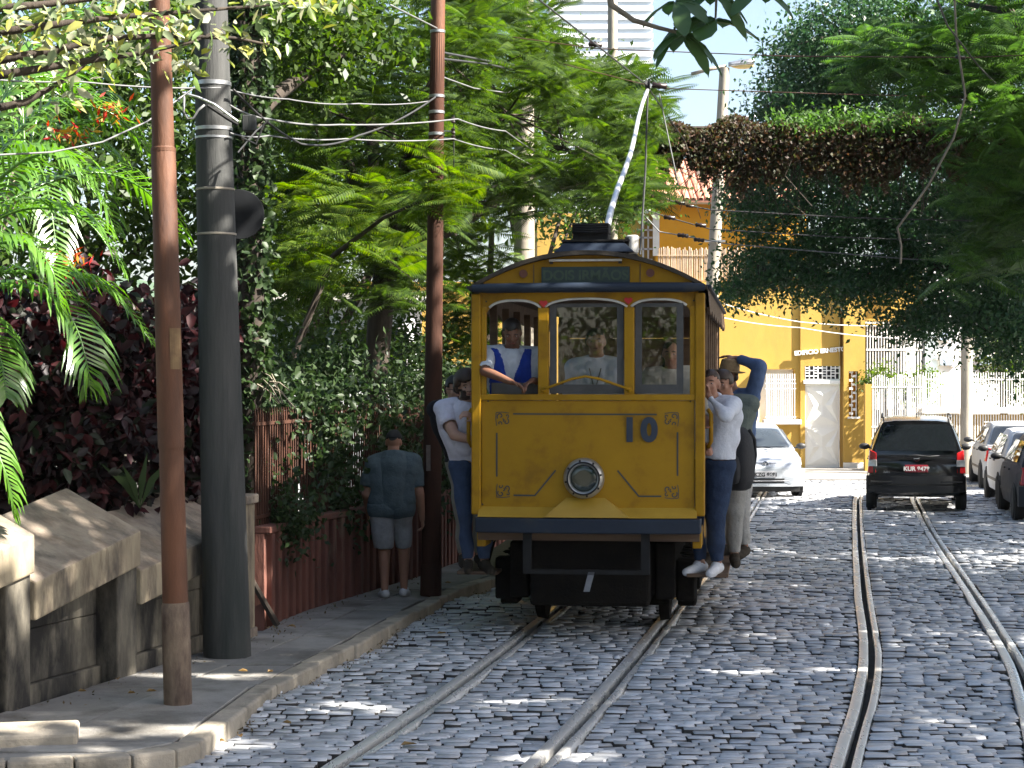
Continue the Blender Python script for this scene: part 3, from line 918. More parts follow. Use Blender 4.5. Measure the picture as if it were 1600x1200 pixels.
# front panel, slightly bowed
mb = MB()
def bow(x): return .07 * (x / hw) ** 2
zs = [tz(800), tz(780), tz(720), tz(660), tz(626)]
rings = []
for z in zs:
    rings.append([(x, bow(x), z) for x in np.linspace(-.88, .88, 13)] + [(x, bow(x) + .04, z) for x in np.linspace(.88, -.88, 13)])
mb.loft(rings).build('front_panel', M['tyel'], tram, smooth='auto')
# sill
mb = MB()
mb.loft([[(x, bow(x) - .02, z) for x in np.linspace(-.9, .9, 11)] + [(x, bow(x) + .06, z) for x in np.linspace(.9, -.9, 11)] for z in (tz(625.5), tz(616))]).build('window_sill', M['tyel'], tram, bevel=.006)
# flared apron above the bumper, with a raised centre wedge
mb = MB()
rings = [[(x, bow(x) + .01, tz(792)) for x in np.linspace(-.90, .90, 11)] + [(x, bow(x) + .06, tz(792)) for x in np.linspace(.90, -.90, 11)],
         [(x, bow(x) - .13, tz(808)) for x in np.linspace(-.90, .90, 11)] + [(x, bow(x) + .06, tz(808)) for x in np.linspace(.90, -.90, 11)]]
mb.loft(rings).build('apron', M['tyel_lit'], tram)
mb = MB()
mb.add([(tx(885), -.004, tz(778)), (tx(945), -.004, tz(778)), (tx(985), -.145, tz(807)), (tx(852), -.145, tz(807)), (tx(885), .06, tz(778)), (tx(945), .06, tz(778)), (tx(985), .06, tz(807)), (tx(852), .06, tz(807))],
       [(0,1,2,3),(4,7,6,5),(0,3,7,4),(1,5,6,2),(0,4,5,1),(3,2,6,7)]).build('apron_wedge', M['tyel_lit'], tram)
# bumper beam
mb = MB()
mb.loft([[(x, bow(x) - .17, z) for x in np.linspace(tx(743), tx(1095), 13)] + [(x, bow(x) + .05, z) for x in np.linspace(tx(1095), tx(743), 13)] for z in (tz(832), tz(809))]).build('bumper', M['navy'], tram, bevel=.012)
# corner posts
for sx in (-1, 1):
    a = .885 * sx; b = .965 * sx
    MB().bx(min(a, b), max(a, b), .03, .15, tz(806), tz(458)).build('corner_post', M['tyel'], tram, bevel=.012)
    a = .842 * sx; b = .884 * sx
    MB().bx(min(a, b), max(a, b), .045, .10, tz(616), tz(478)).build('window_stile', M['tyel'], tram, bevel=.006)
# mullions
for p0, p1 in ((840, 857), (975, 991)):
    MB().bx(tx(p0), tx(p1), -.005, .075, tz(616.5), tz(480)).build('mullion', M['tyel'], tram, bevel=.008)
# fascia with arched lower edge and white trim
def arch_z(x):
    px = 917 + x * TS
    for p0, p1, zlo, zhi in ((757, 848, 492, 470), (848, 983, 487, 468), (983, 1077, 488, 469)):
        if p0 <= px <= p1:
            t = (px - p0) / (p1 - p0) * 2 - 1
            return tz(zlo + (zhi - zlo) * math.sqrt(max(0, 1 - abs(t) ** 2.6)))
    return tz(492)
xs = np.linspace(-.905, .905, 73)
rings_f = [[(x, bow(x) + .0, arch_z(x)) for x in xs], [(x, bow(x) + .0, tz(456)) for x in xs]]
V = [(x, bow(x), arch_z(x)) for x in xs] + [(x, bow(x), tz(456)) for x in xs] + [(x, bow(x) + .05, arch_z(x)) for x in xs] + [(x, bow(x) + .05, tz(456)) for x in xs]
n = len(xs)
Fs = []
for i in range(n - 1):
    Fs += [(i, i+1, n+i+1, n+i), (2*n+i, 3*n+i, 3*n+i+1, 2*n+i+1), (i, 2*n+i, 2*n+i+1, i+1)]
MB().add(V, Fs).build('fascia', M['tyel'], tram)
for p0, p1 in ((762, 846), (851, 980), (986, 1072)):
    xx = np.linspace(tx(p0), tx(p1), 22)
    MB().tube([(x, bow(x) - .006, arch_z(x) + .006) for x in xx], .011, 6).build('arch_trim', M['trim'], tram, smooth=True)
# hearts
def heart_poly(s):
    pts = []
    for k in range(28):
        t = 2 * math.pi * k / 28
        pts.append((s * 16 * math.sin(t) ** 3 / 16, s * (13*math.cos(t) - 5*math.cos(2*t) - 2*math.cos(3*t) - math.cos(4*t)) / 16))
    return pts
for px, py in ((849, 474), (982, 470)):
    MB().prism([(tx(px) + x, tz(py) + z) for x, z in heart_poly(.034)], -.018, .0 + .003).build('heart', M['heart'], tram)
# gutter bar
gx = np.linspace(tx(737), tx(1100), 15)
MB().tube([(x, .085 * (x / hw) ** 2 - .10, tz(450) + .0) for x in gx], [.030] + [.042] * 13 + [.030], 10).build('gutter_bar', M['navy'], tram, smooth='auto')
# pediment above it
def roof_z(x): 
    t = abs(x) / .93
    return tz(445) + (tz(396) - tz(445)) * (1 - t ** 2.0)
xx = np.linspace(-.86, .86, 25)
mb = MB(); mb.prism([(x, roof_z(x) - .012) for x in xx] + [(.86, tz(452)), (-.86, tz(452))], .02, .06)
mb.build('pediment', M['tyel'], tram)
for p_ in (833, 1000):
    MB().bx(tx(p_) - .004, tx(p_) + .004, .014, .022, tz(442), roof_z(tx(p_)) - .03).build('pediment_joint', M['wood'], tram)
# destination box
MB().bx(tx(846), tx(984), -.03, .02, tz(443), tz(417)).build('destination_box', M['sign'], tram, bevel=.004)
text_mesh('destination_text', 'DOIS IRMÃOS', .115, M['signtext'], tram, (tx(915), -.032, tz(431)), bold=.003, depth=.002)
MB().bx(tx(858), tx(972), -.03, .0, tz(408.5), tz(405)).build('lamp_strip', M['trim'], tram, bevel=.003)
for p_ in (861, 969):
    MB().bx(tx(p_) - .012, tx(p_) + .012, -.025, .03, tz(412), tz(407)).build('lamp_strip_bracket', M['troof'], tram)
for p_ in (817, 1016):
    o = MB().lathe([(.0, 0), (.026, 0), (.034, .012), (.034, .03)], 16, (tx(p_), .022, tz(427)), (0, -1, 0)).build('marker_lamp', pm('marker_red', C(.14,.04,.025), C(.1,.03,.02), 10, .4), tram, smooth='auto')
# roof shell, seven metres long
TLn = 7.0
ys = [-.10, .1, 1.5, 3, 4.5, 6, TLn]
xx = np.linspace(-.985, .985, 23)
def rz_(x): 
    t = abs(x) / .985
    return tz(447) + (tz(392) - tz(447)) * (1 - t ** 2.1)
rings = [[(x, y + .10 * (x/hw)**2 if y < 0 else y, rz_(x)) for x in xx] + [(x, y + .10 * (x/hw)**2 if y < 0 else y, rz_(x) - .035) for x in xx[::-1]] for y in ys]
MB().loft(rings).build('roof', M['troof'], tram, smooth='auto')
# scalloped side valance and side gutter
for sx in (-1, 1):
    V = []; Fs = []
    yy = np.linspace(.2, TLn, 120)
    for y in yy:
        drop = .16 + .05 * abs(math.sin((y - .2) * math.pi / .85))
        V += [(sx * .985, y, tz(449)), (sx * 1.0, y, tz(449) - drop), (sx * .975, y, tz(449) - drop), (sx * .962, y, tz(449))]
    for i in range(len(yy) - 1):
        b = i * 4
        for k in range(4):
            k2 = (k + 1) % 4
            Fs.append((b + k, b + k2, b + 4 + k2, b + 4 + k))
    MB().add(V, Fs).build('valance', M['wood'], tram)
    MB().bx(*( (.965, 1.015) if sx > 0 else (-1.015, -.965) ), .1, TLn, tz(450), tz(445)).build('side_gutter', M['navy'], tram, bevel=.006)
    # side posts, seat ends, running board
    for y in np.arange(.95, TLn, .86):
        xa, xb = (.87, .935) if sx > 0 else (-.935, -.87)
        MB().bx(xa, xb, y, y + .07, .92, tz(470)).build('side_post', M['wood'], tram, bevel=.008)
        MB().tube([(sx*.965, y + .02, 1.15), (sx*.985, y + .02, 1.25), (sx*.985, y + .02, 1.85), (sx*.965, y + .02, 1.95)], .014, 6).build('grab_rail', M['tyel'], tram, smooth=True)
    xa, xb = (.80, 1.15) if sx > 0 else (-1.15, -.80)
    MB().bx(xa, xb, .45, TLn - .2, .535, .565).build('running_board', M['wood'], tram, bevel=.006)
    for y in (.8, 2.6, 4.4, 6.2):
        MB().bar((sx*.85, y, .9), (sx*.95, y, .55), .035).build('step_bracket', M['under'], tram)
    xa, xb = (.86, .935) if sx > 0 else (-.935, -.86)
    MB().bx(xa, xb, .15, TLn, .80, .97).build('side_sill', M['tyel'], tram, bevel=.008)
    # yellow woven corner handle
    MB().tube([(sx*.985, .22, tz(640)), (sx*1.012, .20, tz(648)), (sx*1.012, .2, tz(690)), (sx*.985, .22, tz(700))], .018, 8).build('corner_handle', M['tyel'], tram, smooth=True)
MB().bx(-.92, .92, .1, TLn, .86, .93).build('floor', M['wood'], tram)
# cross benches with slatted backs
for y in np.arange(1.35, TLn - .6, .86):
    b = MB().bx(-.85, .85, y, y + .40, 1.32, 1.36).build('bench', M['wood'], tram)
    MB().bx(-.85, .85, y + .38, y + .41, 1.40, 1.56).build('bench_back', M['wood'], b)
    MB().bx(-.85, .85, y + .38, y + .41, 1.62, 1.80).build('bench_back', M['wood'], b)
    MB().bx(-.80, .80, y + .1, y + .35, .935, 1.315).build('bench_base', M['under'], b)
# rear bulkhead; a raised panel fills most openings to darken the interior
for p0, p1 in ((-.92, -.80), (-.38, -.30), (.30, .38), (.80, .92)):
    MB().bx(p0, p1, TLn - .12, TLn - .04, 1.0, tz(460)).build('rear_post', M['wood'], tram)
MB().bx(-.92, .62, TLn - .10, TLn - .05, 1.0, tz(503)).build('rear_panel', M['wood'], tram)
MB().bx(-.92, .92, TLn - .105, TLn - .055, tz(502.5), tz(455)).build('rear_fascia', M['wood'], tram)
MB().bx(-.80, .80, .55, .60, .935, 1.60).build('cab_partition', M['wood'], tram)
MB().bx(-.90, .90, .12, TLn - .1, tz(457), tz(452)).build('ceiling_boards', M['wood'], tram)
# glazed window frames of the middle and right front windows
for p0, p1 in ((858, 974), (992, 1067)):
    x0, x1 = tx(p0), tx(p1); z0 = tz(615); z1 = tz(474)
    fr = MB().bx(x0, x0 + .055, .03, .055, z0, z1).bx(x1 - .055, x1, .03, .055, z0, z1).bx(x0 + .055, x1 - .055, .03, .055, z0, z0 + .075).bx(x0 + .055, x1 - .055, .03, .055, z1 - .03, z1).build('window_frame', M['wframe'], tram)
    MB().bx(x0 + .05, x1 - .05, .040, .046, z0 + .07, z1 - .02).build('glass_pane', M['pane'], fr)
MB().bx(tx(764), tx(839), .10, .13, tz(616), tz(598)).build('dropped_sash', M['wframe'], tram)
# yellow guard bar in front of the middle window
MB().tube([(tx(850), -.05, tz(608)), (tx(856), -.07, tz(606)), (tx(895), -.08, tz(592)), (tx(916), -.08, tz(588)), (tx(938), -.08, tz(592)), (tx(978), -.07, tz(606)), (tx(985), -.05, tz(608))], .011, 7).build('guard_bar', M['tyel'], tram, smooth=True)
for p_ in (850, 984):
    MB().ell((tx(p_), -.03, tz(609)), (.024, .03, .024)).build('guard_knob', M['tyel'], tram, smooth=True)
# head lamp
lo = (tx(913), .0, tz(747))
hl = MB().lathe([(.155, -.02), (.168, .02), (.168, .05), (.15, .085), (.128, .10), (.118, .095), (.108, .07)], 40, lo, (0, -1, 0), close=False).build('headlamp', M['lamp_ring'], tram, smooth='auto')
MB().lathe([(.0, .06), (.06, .064), (.10, .062), (.113, .055)], 32, lo, (0, -1, 0), close=False).build('lens', M['lens'], hl, smooth=True)
MB().lathe([(.0, .0), (.05, .006), (.10, .04), (.11, .055)], 32, lo, (0, -1, 0), close=False).build('reflector', pm('reflector', C(.03,.035,.035), C(.02,.025,.02), 4, .12, metal=.9), hl, smooth=True)
MB().lathe([(.124, .100), (.131, .106), (.138, .100)], 40, lo, (0, -1, 0), close=False).build('rim_ring', M['darksteel'], hl, smooth=True)
for k in range(8):
    a = math.pi * 2 * k / 8 + .2
    MB().ell((lo[0] + .147*math.cos(a), -.092, lo[2] + .147*math.sin(a)), (.009, .008, .009), 8, 6).build('screw', M['darksteel'], hl)
# number and lining
text_mesh('fleet_number', '10', .262, M['navyline'], tram, (tx(999), -.003, tz(673)), bold=.013, depth=.004, space=1.22)
def ribbon(pts, w, name='lining', y=-.004):
    pts = [Vector((p[0], 0, p[1])) for p in pts]
    V = []; Fs = []
    for i, p in enumerate(pts):
        t = (pts[min(i+1, len(pts)-1)] - pts[max(i-1, 0)]).normalized()
        n_ = Vector((-t.z, 0, t.x)) * w / 2
        for s_ in (1, -1):
            q = p + n_ * s_
            V.append((q.x, bow(q.x) + y, q.z))
    for i in range(len(pts) - 1):
        Fs.append((2*i, 2*i+1, 2*i+3, 2*i+2))
    o = MB().add(V, Fs).build(name, M['navyline'], tram)
    return o
pl = lambda *P_: [(tx(a_), tz(b_)) for a_, b_ in P_]
def dense(P_, k=8):
    out = []
    for (x0, z0), (x1, z1) in zip(P_[:-1], P_[1:]):
        out += [(x0 + (x1-x0)*i/k, z0 + (z1-z0)*i/k) for i in range(k)]
    return out + [P_[-1]]
for line_ in (pl((800, 647), (1026, 647.5)), pl((774, 677), (774, 746)), pl((1058, 675), (1058, 743)), pl((801, 775), (835, 775), (868, 735)), pl((965, 735), (998, 775), (1033, 775))):
    ribbon(dense(line_), .0125)
# scroll ornaments in the four corners
def scroll(cx, cz, fx, fz):
    tf = lambda u, v: (cx + fx * u, cz + fz * v)
    def spiral(u0, v0, r0, turns, a0, dirn):
        return [tf(u0 + r0*(1-k/14*.8)*math.cos(a0 + dirn*turns*2*math.pi*k/14), v0 + r0*(1-k/14*.8)*math.sin(a0 + dirn*turns*2*math.pi*k/14)) for k in range(15)]
    ribbon(spiral(.035, .03, .030, .9, 2.4, 1), .009, 'scroll', -.0045)
    ribbon(spiral(.085, .075, .026, .9, -1.2, 1), .009, 'scroll', -.0045)
    ribbon(spiral(.030, .090, .020, .8, .5, -1), .008, 'scroll', -.0045)
    ribbon(spiral(.092, .028, .018, .8, 1.5, -1), .008, 'scroll', -.0045)
    ribbon([tf(.0, .0), tf(.05, -.004), tf(.11, .004)], .006, 'scroll', -.0045)
    ribbon([tf(.0, .0), tf(-.004, .05), tf(.004, .11)], .006, 'scroll', -.0045)
    ribbon([tf(.055, .05), tf(.068, .06), tf(.06, .075)], .010, 'scroll', -.0045)
scroll(tx(773), tz(645), 1, -1); scroll(tx(1059), tz(645), -1, -1); scroll(tx(774), tz(778), 1, 1); scroll(tx(1059), tz(778), -1, 1)
for px, py in ((751, 790), (757, 470), (1083, 470), (760, 627), (1078, 627), (850, 622), (985, 622), (800, 802), (1030, 802)):
    MB().ell((tx(px), bow(tx(px)) - .004, tz(py)), (.008, .008, .008), 8, 6).build('bolt', M['troof'], tram)
# underframe
for sx in (-1, 1):
    xa, xb = (.45, .52) if sx > 0 else (-.52, -.45)
    MB().bx(xa, xb, -.08, -.03, .63, .94).build('fender_stay', M['darksteel'], tram)
    MB().bx(*((.54, .70) if sx > 0 else (-.70, -.54)), .5, 6.2, .34, .82).build('truck_frame', M['under'], tram, bevel=.02)
    for y in (1.2, 1.55, 1.95, 2.35, 2.8, 3.4):
        mb = MB()
        for k in range(7):
            mb.lathe([(.05, .0), (.07, .012), (.05, .025)], 10, (sx*.78, y, .36 + k*.05))
        mb.build('spring', M['under'], tram)
    for y, z, l in ((.75, .30, .2), (1.1, .22, .3), (2.2, .25, .8), (3.6, .25, .5)):
        MB().bx(*((.70, .86) if sx > 0 else (-.86, -.70)), y, y + l, z, z + .36).build('axle_box', M['under'], tram, bevel=.02)
    for y in (1.85, 3.75):
        w_ = MB().lathe([(.08, -.05), (.33, -.05), (.36, -.045), (.345, .04), (.32, .05), (.28, .02), (.08, .02)], 36, (sx*.56, y, .345 + .02), (sx, 0, 0)).build('wheel', M['under'], tram, smooth='auto')
        MB().lathe([(.0, .03), (.1, .03), (.09, .06), (.0, .06)], 16, (sx*.56, y, .365), (sx, 0, 0)).build('hub', M['darksteel'], w_)
for y in (1.85, 3.75):
    MB().tube([(-.7, y, .365), (.7, y, .365)], .05, 10).build('axle', M['under'], tram)
MB().bx(-.52, .52, -.08, -.03, .60, .635).build('fender_bar', M['darksteel'], tram)
MB().bx(-.50, .50, .25, 1.2, .30, .92).build('motor_case', M['under'], tram, bevel=.03)
MB().bx(-.62, .62, 1.3, 6.4, .20, .80).build('equipment_box', M['under'], tram, bevel=.03)
MB().hexa([(-.02, -.10, .46), (.03, -.10, .46), (.03, -.08, .46), (-.02, -.08, .46), (.02, -.14, .60), (.07, -.14, .60), (.07, -.10, .62), (.02, -.10, .62)]).build('coupling_lever', M['steel'], tram)
# roof platform, trolley base, lamp and trolley pole
py0 = 1.1; k_ = (TD + py0) / TD
ux = lambda px: (px - 926) / (F / (TD + py0)) - .02
uz = lambda py: H + (592 - py) / (F / (TD + py0))
mb = MB(); z0, z1 = uz(397), uz(380)
mb.hexa([(ux(865), py0-.3, z0), (ux(990), py0-.3, z0), (ux(990), py0+.9, z0), (ux(865), py0+.9, z0), (ux(882), py0-.2, z1), (ux(972), py0-.2, z1), (ux(972), py0+.8, z1), (ux(882), py0+.8, z1)])
mb.build('roof_platform', M['navy'], tram, bevel=.01)
MB().bx(ux(876), ux(982), py0 - .22, py0 + .82, z1 + .001, z1 + .018).build('platform_board', M['darksteel'], tram)
tb = MB().bx(ux(890), ux(946), py0, py0 + .35, z1 + .02, uz(364)).build('trolley_base', M['darksteel'], tram, bevel=.01)
for k in range(4):
    z = uz(362 - k*3.6)
    MB().tube([(ux(891), py0 - .02, z), (ux(918), py0 - .04, z - .008), (ux(945), py0 - .02, z)], .014, 6).build('spring_coil', M['darksteel'], tb)
for p_ in (892, 944):
    MB().bx(ux(p_) - .014, ux(p_) + .014, py0, py0 + .3, uz(364), uz(350)).build('base_cheek', M['darksteel'], tb)
MB().bx(ux(890), ux(946), py0, py0 + .3, uz(351), uz(348.5)).build('base_cap', M['darksteel'], tb)
rl = MB().lathe([(.045, 0), (.055, .01), (.055, .15), (.045, .16)], 16, (ux(985), py0 - .1, uz(398)), (0, 0, 1)).build('roof_lamp', M['trim'], tram, smooth='auto')
MB().bx(ux(974), ux(980), py0 - .15, py0 - .02, uz(400), uz(373)).build('lamp_guard', M['darksteel'], rl)
p_base = TL(W(947, 362, TD + py0 + .35)); p_tip = TL(W(1012, 140, 23.2))
mid = [(p_base + (p_tip - p_base) * t + np.array((-.012, 0, .012)) * math.sin(math.pi * t * 3)) for t in np.linspace(0, 1, 9)]
MB().tube(mid, [.032 - .012 * i / 8 for i in range(9)], 10).build('trolley_pole', M['alu'], tram, smooth=True)
th_ = MB().lathe([(.03, -.03), (.06, -.025), (.045, 0), (.06, .025), (.03, .03)], 14, p_tip + np.array((0, 0, .05)), (1, 0, 0)).build('trolley_wheel', M['darksteel'], tram)
MB().bar(p_tip - np.array((0.04, .0, .06)), p_tip + np.array((.04, 0, .06)), .03).build('trolley_harp', M['alu'], tram)
MB().tube([p_tip, p_tip + (TL(W(1008, 270, 23.0)) - p_tip) , TL(W(1000, 398, 22.6))], .012, 5).build('trolley_rope', M['wire'], tram)
TIP = W(1012, 140, 23.2)

# ================================================================ cars
def paint(name, c, metal=.0, rough=.25):
    return pm('paint_' + name, C(*c), C(*[v*.9 for v in c]), 2, rough, metal=metal, spec=.5, coat=.6, rvar=.04)
M['tint'] = glassm('car_glass', C(.012,.015,.018), .22, .02)
M['wsglass'] = glassm('windscreen_glass', C(.05,.06,.065), .35, .02)
M['redlens'] = pm('lens_red', C(.42,.012,.015), C(.34,.01,.012), 8, .15, coat=.5)
M['clearlens'] = pm('lens_clear', C(.62,.62,.62), C(.5,.5,.5), 30, .12, metal=.5, coat=.6)
M['plastic'] = pm('trim_black', C(.02,.02,.021), C(.03,.03,.03), 9, .5)
M['chrome'] = pm('chrome', C(.75,.75,.76), C(.7,.7,.7), 5, .12, metal=1)
M['alloy'] = pm('alloy', C(.45,.45,.46), C(.35,.35,.36), 9, .35, metal=.8)
M['platered'] = pm('plate_red', C(.30,.015,.03), C(.26,.012,.025), 9, .5)
M['plategrey'] = pm('plate_grey', C(.38,.38,.40), C(.33,.33,.35), 9, .5)
M['seat'] = pm('seat_cloth', C(.05,.05,.055), C(.035,.035,.04), 9, .9)

def rquad(mb, c, inset=.0, rad=.06, n=5, off=.004, thick=0):
    """rounded panel on the patch c = (bl, br, tr, tl), lifted off along its normal"""
    c = [np.asarray(p_, float) for p_ in c]
    nrm = unit(np.cross(c[1] - c[0], c[3] - c[0]) + np.cross(c[3] - c[2], c[1] - c[2]))
    Wd = np.linalg.norm(c[1] - c[0]) * .5 + np.linalg.norm(c[2] - c[3]) * .5; Hd = np.linalg.norm(c[3] - c[0]) * .5 + np.linalg.norm(c[2] - c[1]) * .5
    P = lambda u, v: (c[0]*(1-u)*(1-v) + c[1]*u*(1-v) + c[2]*u*v + c[3]*(1-u)*v) + nrm * off
    iu, iv = inset / Wd, inset / Hd; ru, rv = min(.45, rad / Wd), min(.45, rad / Hd)
    pts = []
    for (cu, cv, a0) in ((1-iu-ru, 1-iv-rv, 0), (iu+ru, 1-iv-rv, 90), (iu+ru, iv+rv, 180), (1-iu-ru, iv+rv, 270)):
        for k in range(n + 1):
            a = R(a0 + 90 * k / n)
            pts.append(P(cu + ru*math.cos(a), cv + rv*math.sin(a)))
    m = len(pts)
    cen = P(.5, .5)
    mb.add(pts + [cen], [(i, (i+1) % m, m) for i in range(m)])
    return mb

def wheel(car, x, y, r, w):
    sx = 1 if x > 0 else -1
    wh = MB().lathe([(r*.60, -w/2), (r*.93, -w/2), (r, -w*.33), (r, w*.33), (r*.93, w/2), (r*.60, w/2)], 28, (x, y, r), (sx, 0, 0)).build('wheel', M['rubber'], car, smooth='auto')
    rim = MB().lathe([(.0, w*.30), (r*.12, w*.34), (r*.16, w*.30), (r*.5, w*.2), (r*.58, w*.44), (r*.62, w*.46)], 28, (x, y, r), (sx, 0, 0), close=False).build('rim', M['alloy'], wh, smooth='auto')
    for k in range(5):
        a = 2*math.pi*k/5
        p0 = Vector((x + sx*w*.36, y + .1*r*math.cos(a), r + .1*r*math.sin(a))); p1 = Vector((x + sx*w*.42, y + .58*r*math.cos(a), r + .58*r*math.sin(a)))
        MB().bar(p0, p1, r*.16, w*.12, up=(sx, 0, 0)).build('spoke', M['alloy'], wh)

def car(label, loc, yaw, P, pnt, group=None, name='parked_car'):
    """nose towards +y, tail at y = 0"""
    c = thing(name, label, 'car', loc, yaw, group)
    w2 = P['W'] / 2; Ln = P['L']
    # lower body
    rings = []
    for (y, zb, zt, wf) in P['body']:
        w = w2 * wf; m = zb + (zt - zb) * .5
        half = [(w*.80, zb), (w*.955, zb + .05), (w*.995, zb + (zt-zb)*.25), (w, m), (w*.985, zb + (zt-zb)*.78), (w*.955, zt - .025), (w*.90, zt), (w*.5, zt + .012*P.get('crown', 1)), (0, zt + .018*P.get('crown', 1))]
        rings.append([(x, y, z) for x, z in half] + [(-x, y, z) for x, z in half[::-1][1:]])
    MB().loft(rings).build('body', pnt, c, smooth='auto')
    # cabin
    cb = P['cabin']       # (y, ztop, wbelt, wtop)
    zb_ = P['belt']
    def crow(y, zt, wb, wt):
        zt_ = max(zt, zb_ + .005)
        f = (zt_ - zb_)
        half = [(wb, zb_ - .03), (wb, zb_), (wb + (wt-wb)*.5 + .012*min(1, f*3), zb_ + f*.5), (wt + .004, zb_ + f*.86), (wt*.94, zb_ + f*.97), (wt*.6, zt_ + .012*min(1, f*3)), (0, zt_ + .018*min(1, f*3))]
        return [(x, y, z) for x, z in half] + [(-x, y, z) for x, z in half[::-1][1:]]
    MB().loft([crow(*r_) for r_ in cb]).build('cabin', pnt, c, smooth='auto')
    # glass
    (y0, z0, wb0, wt0), (y1, z1, wb1, wt1) = cb[0], cb[1]
    (y3, z3, wb3, wt3), (y4, z4, wb4, wt4) = cb[-2], cb[-1]
    lerp = lambda a_, b_, t: tuple(a_[i] + (b_[i]-a_[i])*t for i in range(3))
    bl = (-wb0*.93, y0, zb_ + .02); br = (wb0*.93, y0, zb_ + .02); tr = (wt1*.90, y1, z1); tl = (-wt1*.90, y1, z1)
    rquad(MB(), (lerp(bl, tl, P.get('rw0', .06)), lerp(br, tr, P.get('rw0', .06)), lerp(br, tr, .90), lerp(bl, tl, .90)), off=.022).build('rear_window', M['tint'], c)
    bl = (wb4*.95, y4, zb_ + .02); br = (-wb4*.95, y4, zb_ + .02); tr = (-wt3*.92, y3, z3); tl = (wt3*.92, y3, z3)
    rquad(MB(), (lerp(bl, tl, .05), lerp(br, tr, .05), lerp(br, tr, .93), lerp(bl, tl, .93)), off=.022).build('windscreen', M['wsglass'], c)
    for sx in (-1, 1):
        ycuts = P['sidewin']
        for (ya, yb_, ta, tb_) in ycuts:       # bottom from ya to yb_, top from ta to tb_
            zt = z1 - .075
            wl = lambda y: interp(y, [r_[0] for r_ in cb], [r_[2] for r_ in cb]); wt = lambda y: interp(y, [r_[0] for r_ in cb], [r_[3] for r_ in cb])
            f = (zt - zb_) / (z1 - zb_)
            xb = lambda y: sx*(wl(y) + .004); xt = lambda y: sx*(wl(y) + (wt(y) - wl(y))*f + .006)
            q4 = ((xb(ya), ya, zb_ + .025), (xb(yb_), yb_, zb_ + .025), (xt(tb_), tb_, zt), (xt(ta), ta, zt))
            if sx < 0: q4 = (q4[1], q4[0], q4[3], q4[2])
            rquad(MB(), q4, rad=.04, off=.016).build('side_window', M['tint'], c)
        # mirror
        my = P['mirror']
        mo = MB().ell((sx*(w2 + .085), my, zb_ + .06), (.105, .055, .062), 14, 9).build('mirror', P.get('mirror_m', M['plastic']), c, smooth=True)
        MB().bar((sx*(w2 - .06), my, zb_ + .02), (sx*(w2 + .05), my, zb_ + .045), .05, .03).build('mirror_arm', M['plastic'], mo)
        for y in P['handles']:
            MB().bx(*sorted((sx*(w2*.985), sx*(w2 + .012))), y, y + .16, zb_ - .13, zb_ - .105).build('door_handle', P.get('mirror_m', M['plastic']), c)
        MB().bx(*sorted((sx*(w2*.98), sx*(w2 + .008))), .95, Ln - 1.05, .42, .47).build('side_moulding', M['plastic'], c)
        for y in P['axles']:
            rr = P['r']
            MB().lathe([(.0, -.06), (rr + .055, -.06), (rr + .05, .012), (.0, .012)], 26, (sx*(w2 - .012), y, rr + .01), (sx, 0, 0)).build('arch_shade_disc', M['black'], c)  # flat black disc painting the shade of the hollow round the wheel
            wheel(c, sx*(w2 - .075), y, rr, .19)
    # interior hints: seat backs and head rests
    for y, xs_ in ((Ln*.52, (-.36, .36)), (Ln*.27, (-.36, .0, .36))):
        for x in xs_:
            st = MB().bx(x - .2, x + .2, y, y + .1, zb_ - .35, zb_ + .12).build('seat_back', M['seat'], c, bevel=.04)
            MB().bx(x - .11, x + .11, y, y + .07, zb_ + .16, zb_ + .32).build('head_rest', M['seat'], st, bevel=.03)
    return c

def plate(c, txt, x, y, z, facing, m, tm, w=.40, h=.13):
    s_ = -1 if facing == 'rear' else 1
    pl_ = MB().bx(x - w/2, x + w/2, *sorted((y, y + s_*.012)), z - h/2, z + h/2).build('number_plate', m, c, bevel=.004)
    text_mesh('plate_text', txt, h*.82, tm, pl_, (x, y + s_*.0145, z - .006), rot=(R(90), 0, 0 if facing == 'rear' else R(180)), depth=.001, bold=.003)
    return pl_

# ---- black minivan, seen from behind
blackp = paint('black', (.006, .006, .007), rough=.18)
d_ = 36.4
ZC = zg(d_)
VAN = dict(L=4.3, W=1.74, belt=1.0, r=.31, axles=(.78, 3.45), mirror=3.05, handles=(1.5, 2.5), crown=1,
    body=[(.0, .38, .90, .86), (.05, .30, .97, .95), (.35, .24, .99, .99), (1.2, .20, 1.0, 1.0), (2.6, .20, 1.0, 1.0), (3.2, .20, .98, .99), (3.7, .22, .86, .96), (4.1, .26, .74, .90), (4.26, .32, .62, .80)],
    cabin=[(.04, 1.0, .80, .80), (.22, 1.60, .815, .62), (.8, 1.655, .83, .635), (1.9, 1.665, .84, .64), (2.5, 1.62, .84, .63), (3.35, 1.0, .80, .78)],
    sidewin=[(.45, 1.2, .62, 1.22), (1.3, 2.15, 1.32, 2.12), (2.25, 3.05, 2.22, 2.5)], rw0=.10)
vx = (1432 - 800) * d_ / F
van = car('black minivan with red plate driving away down the right-hand track', (vx, d_, ZC), R(-10.6), VAN, blackp, name='minivan')
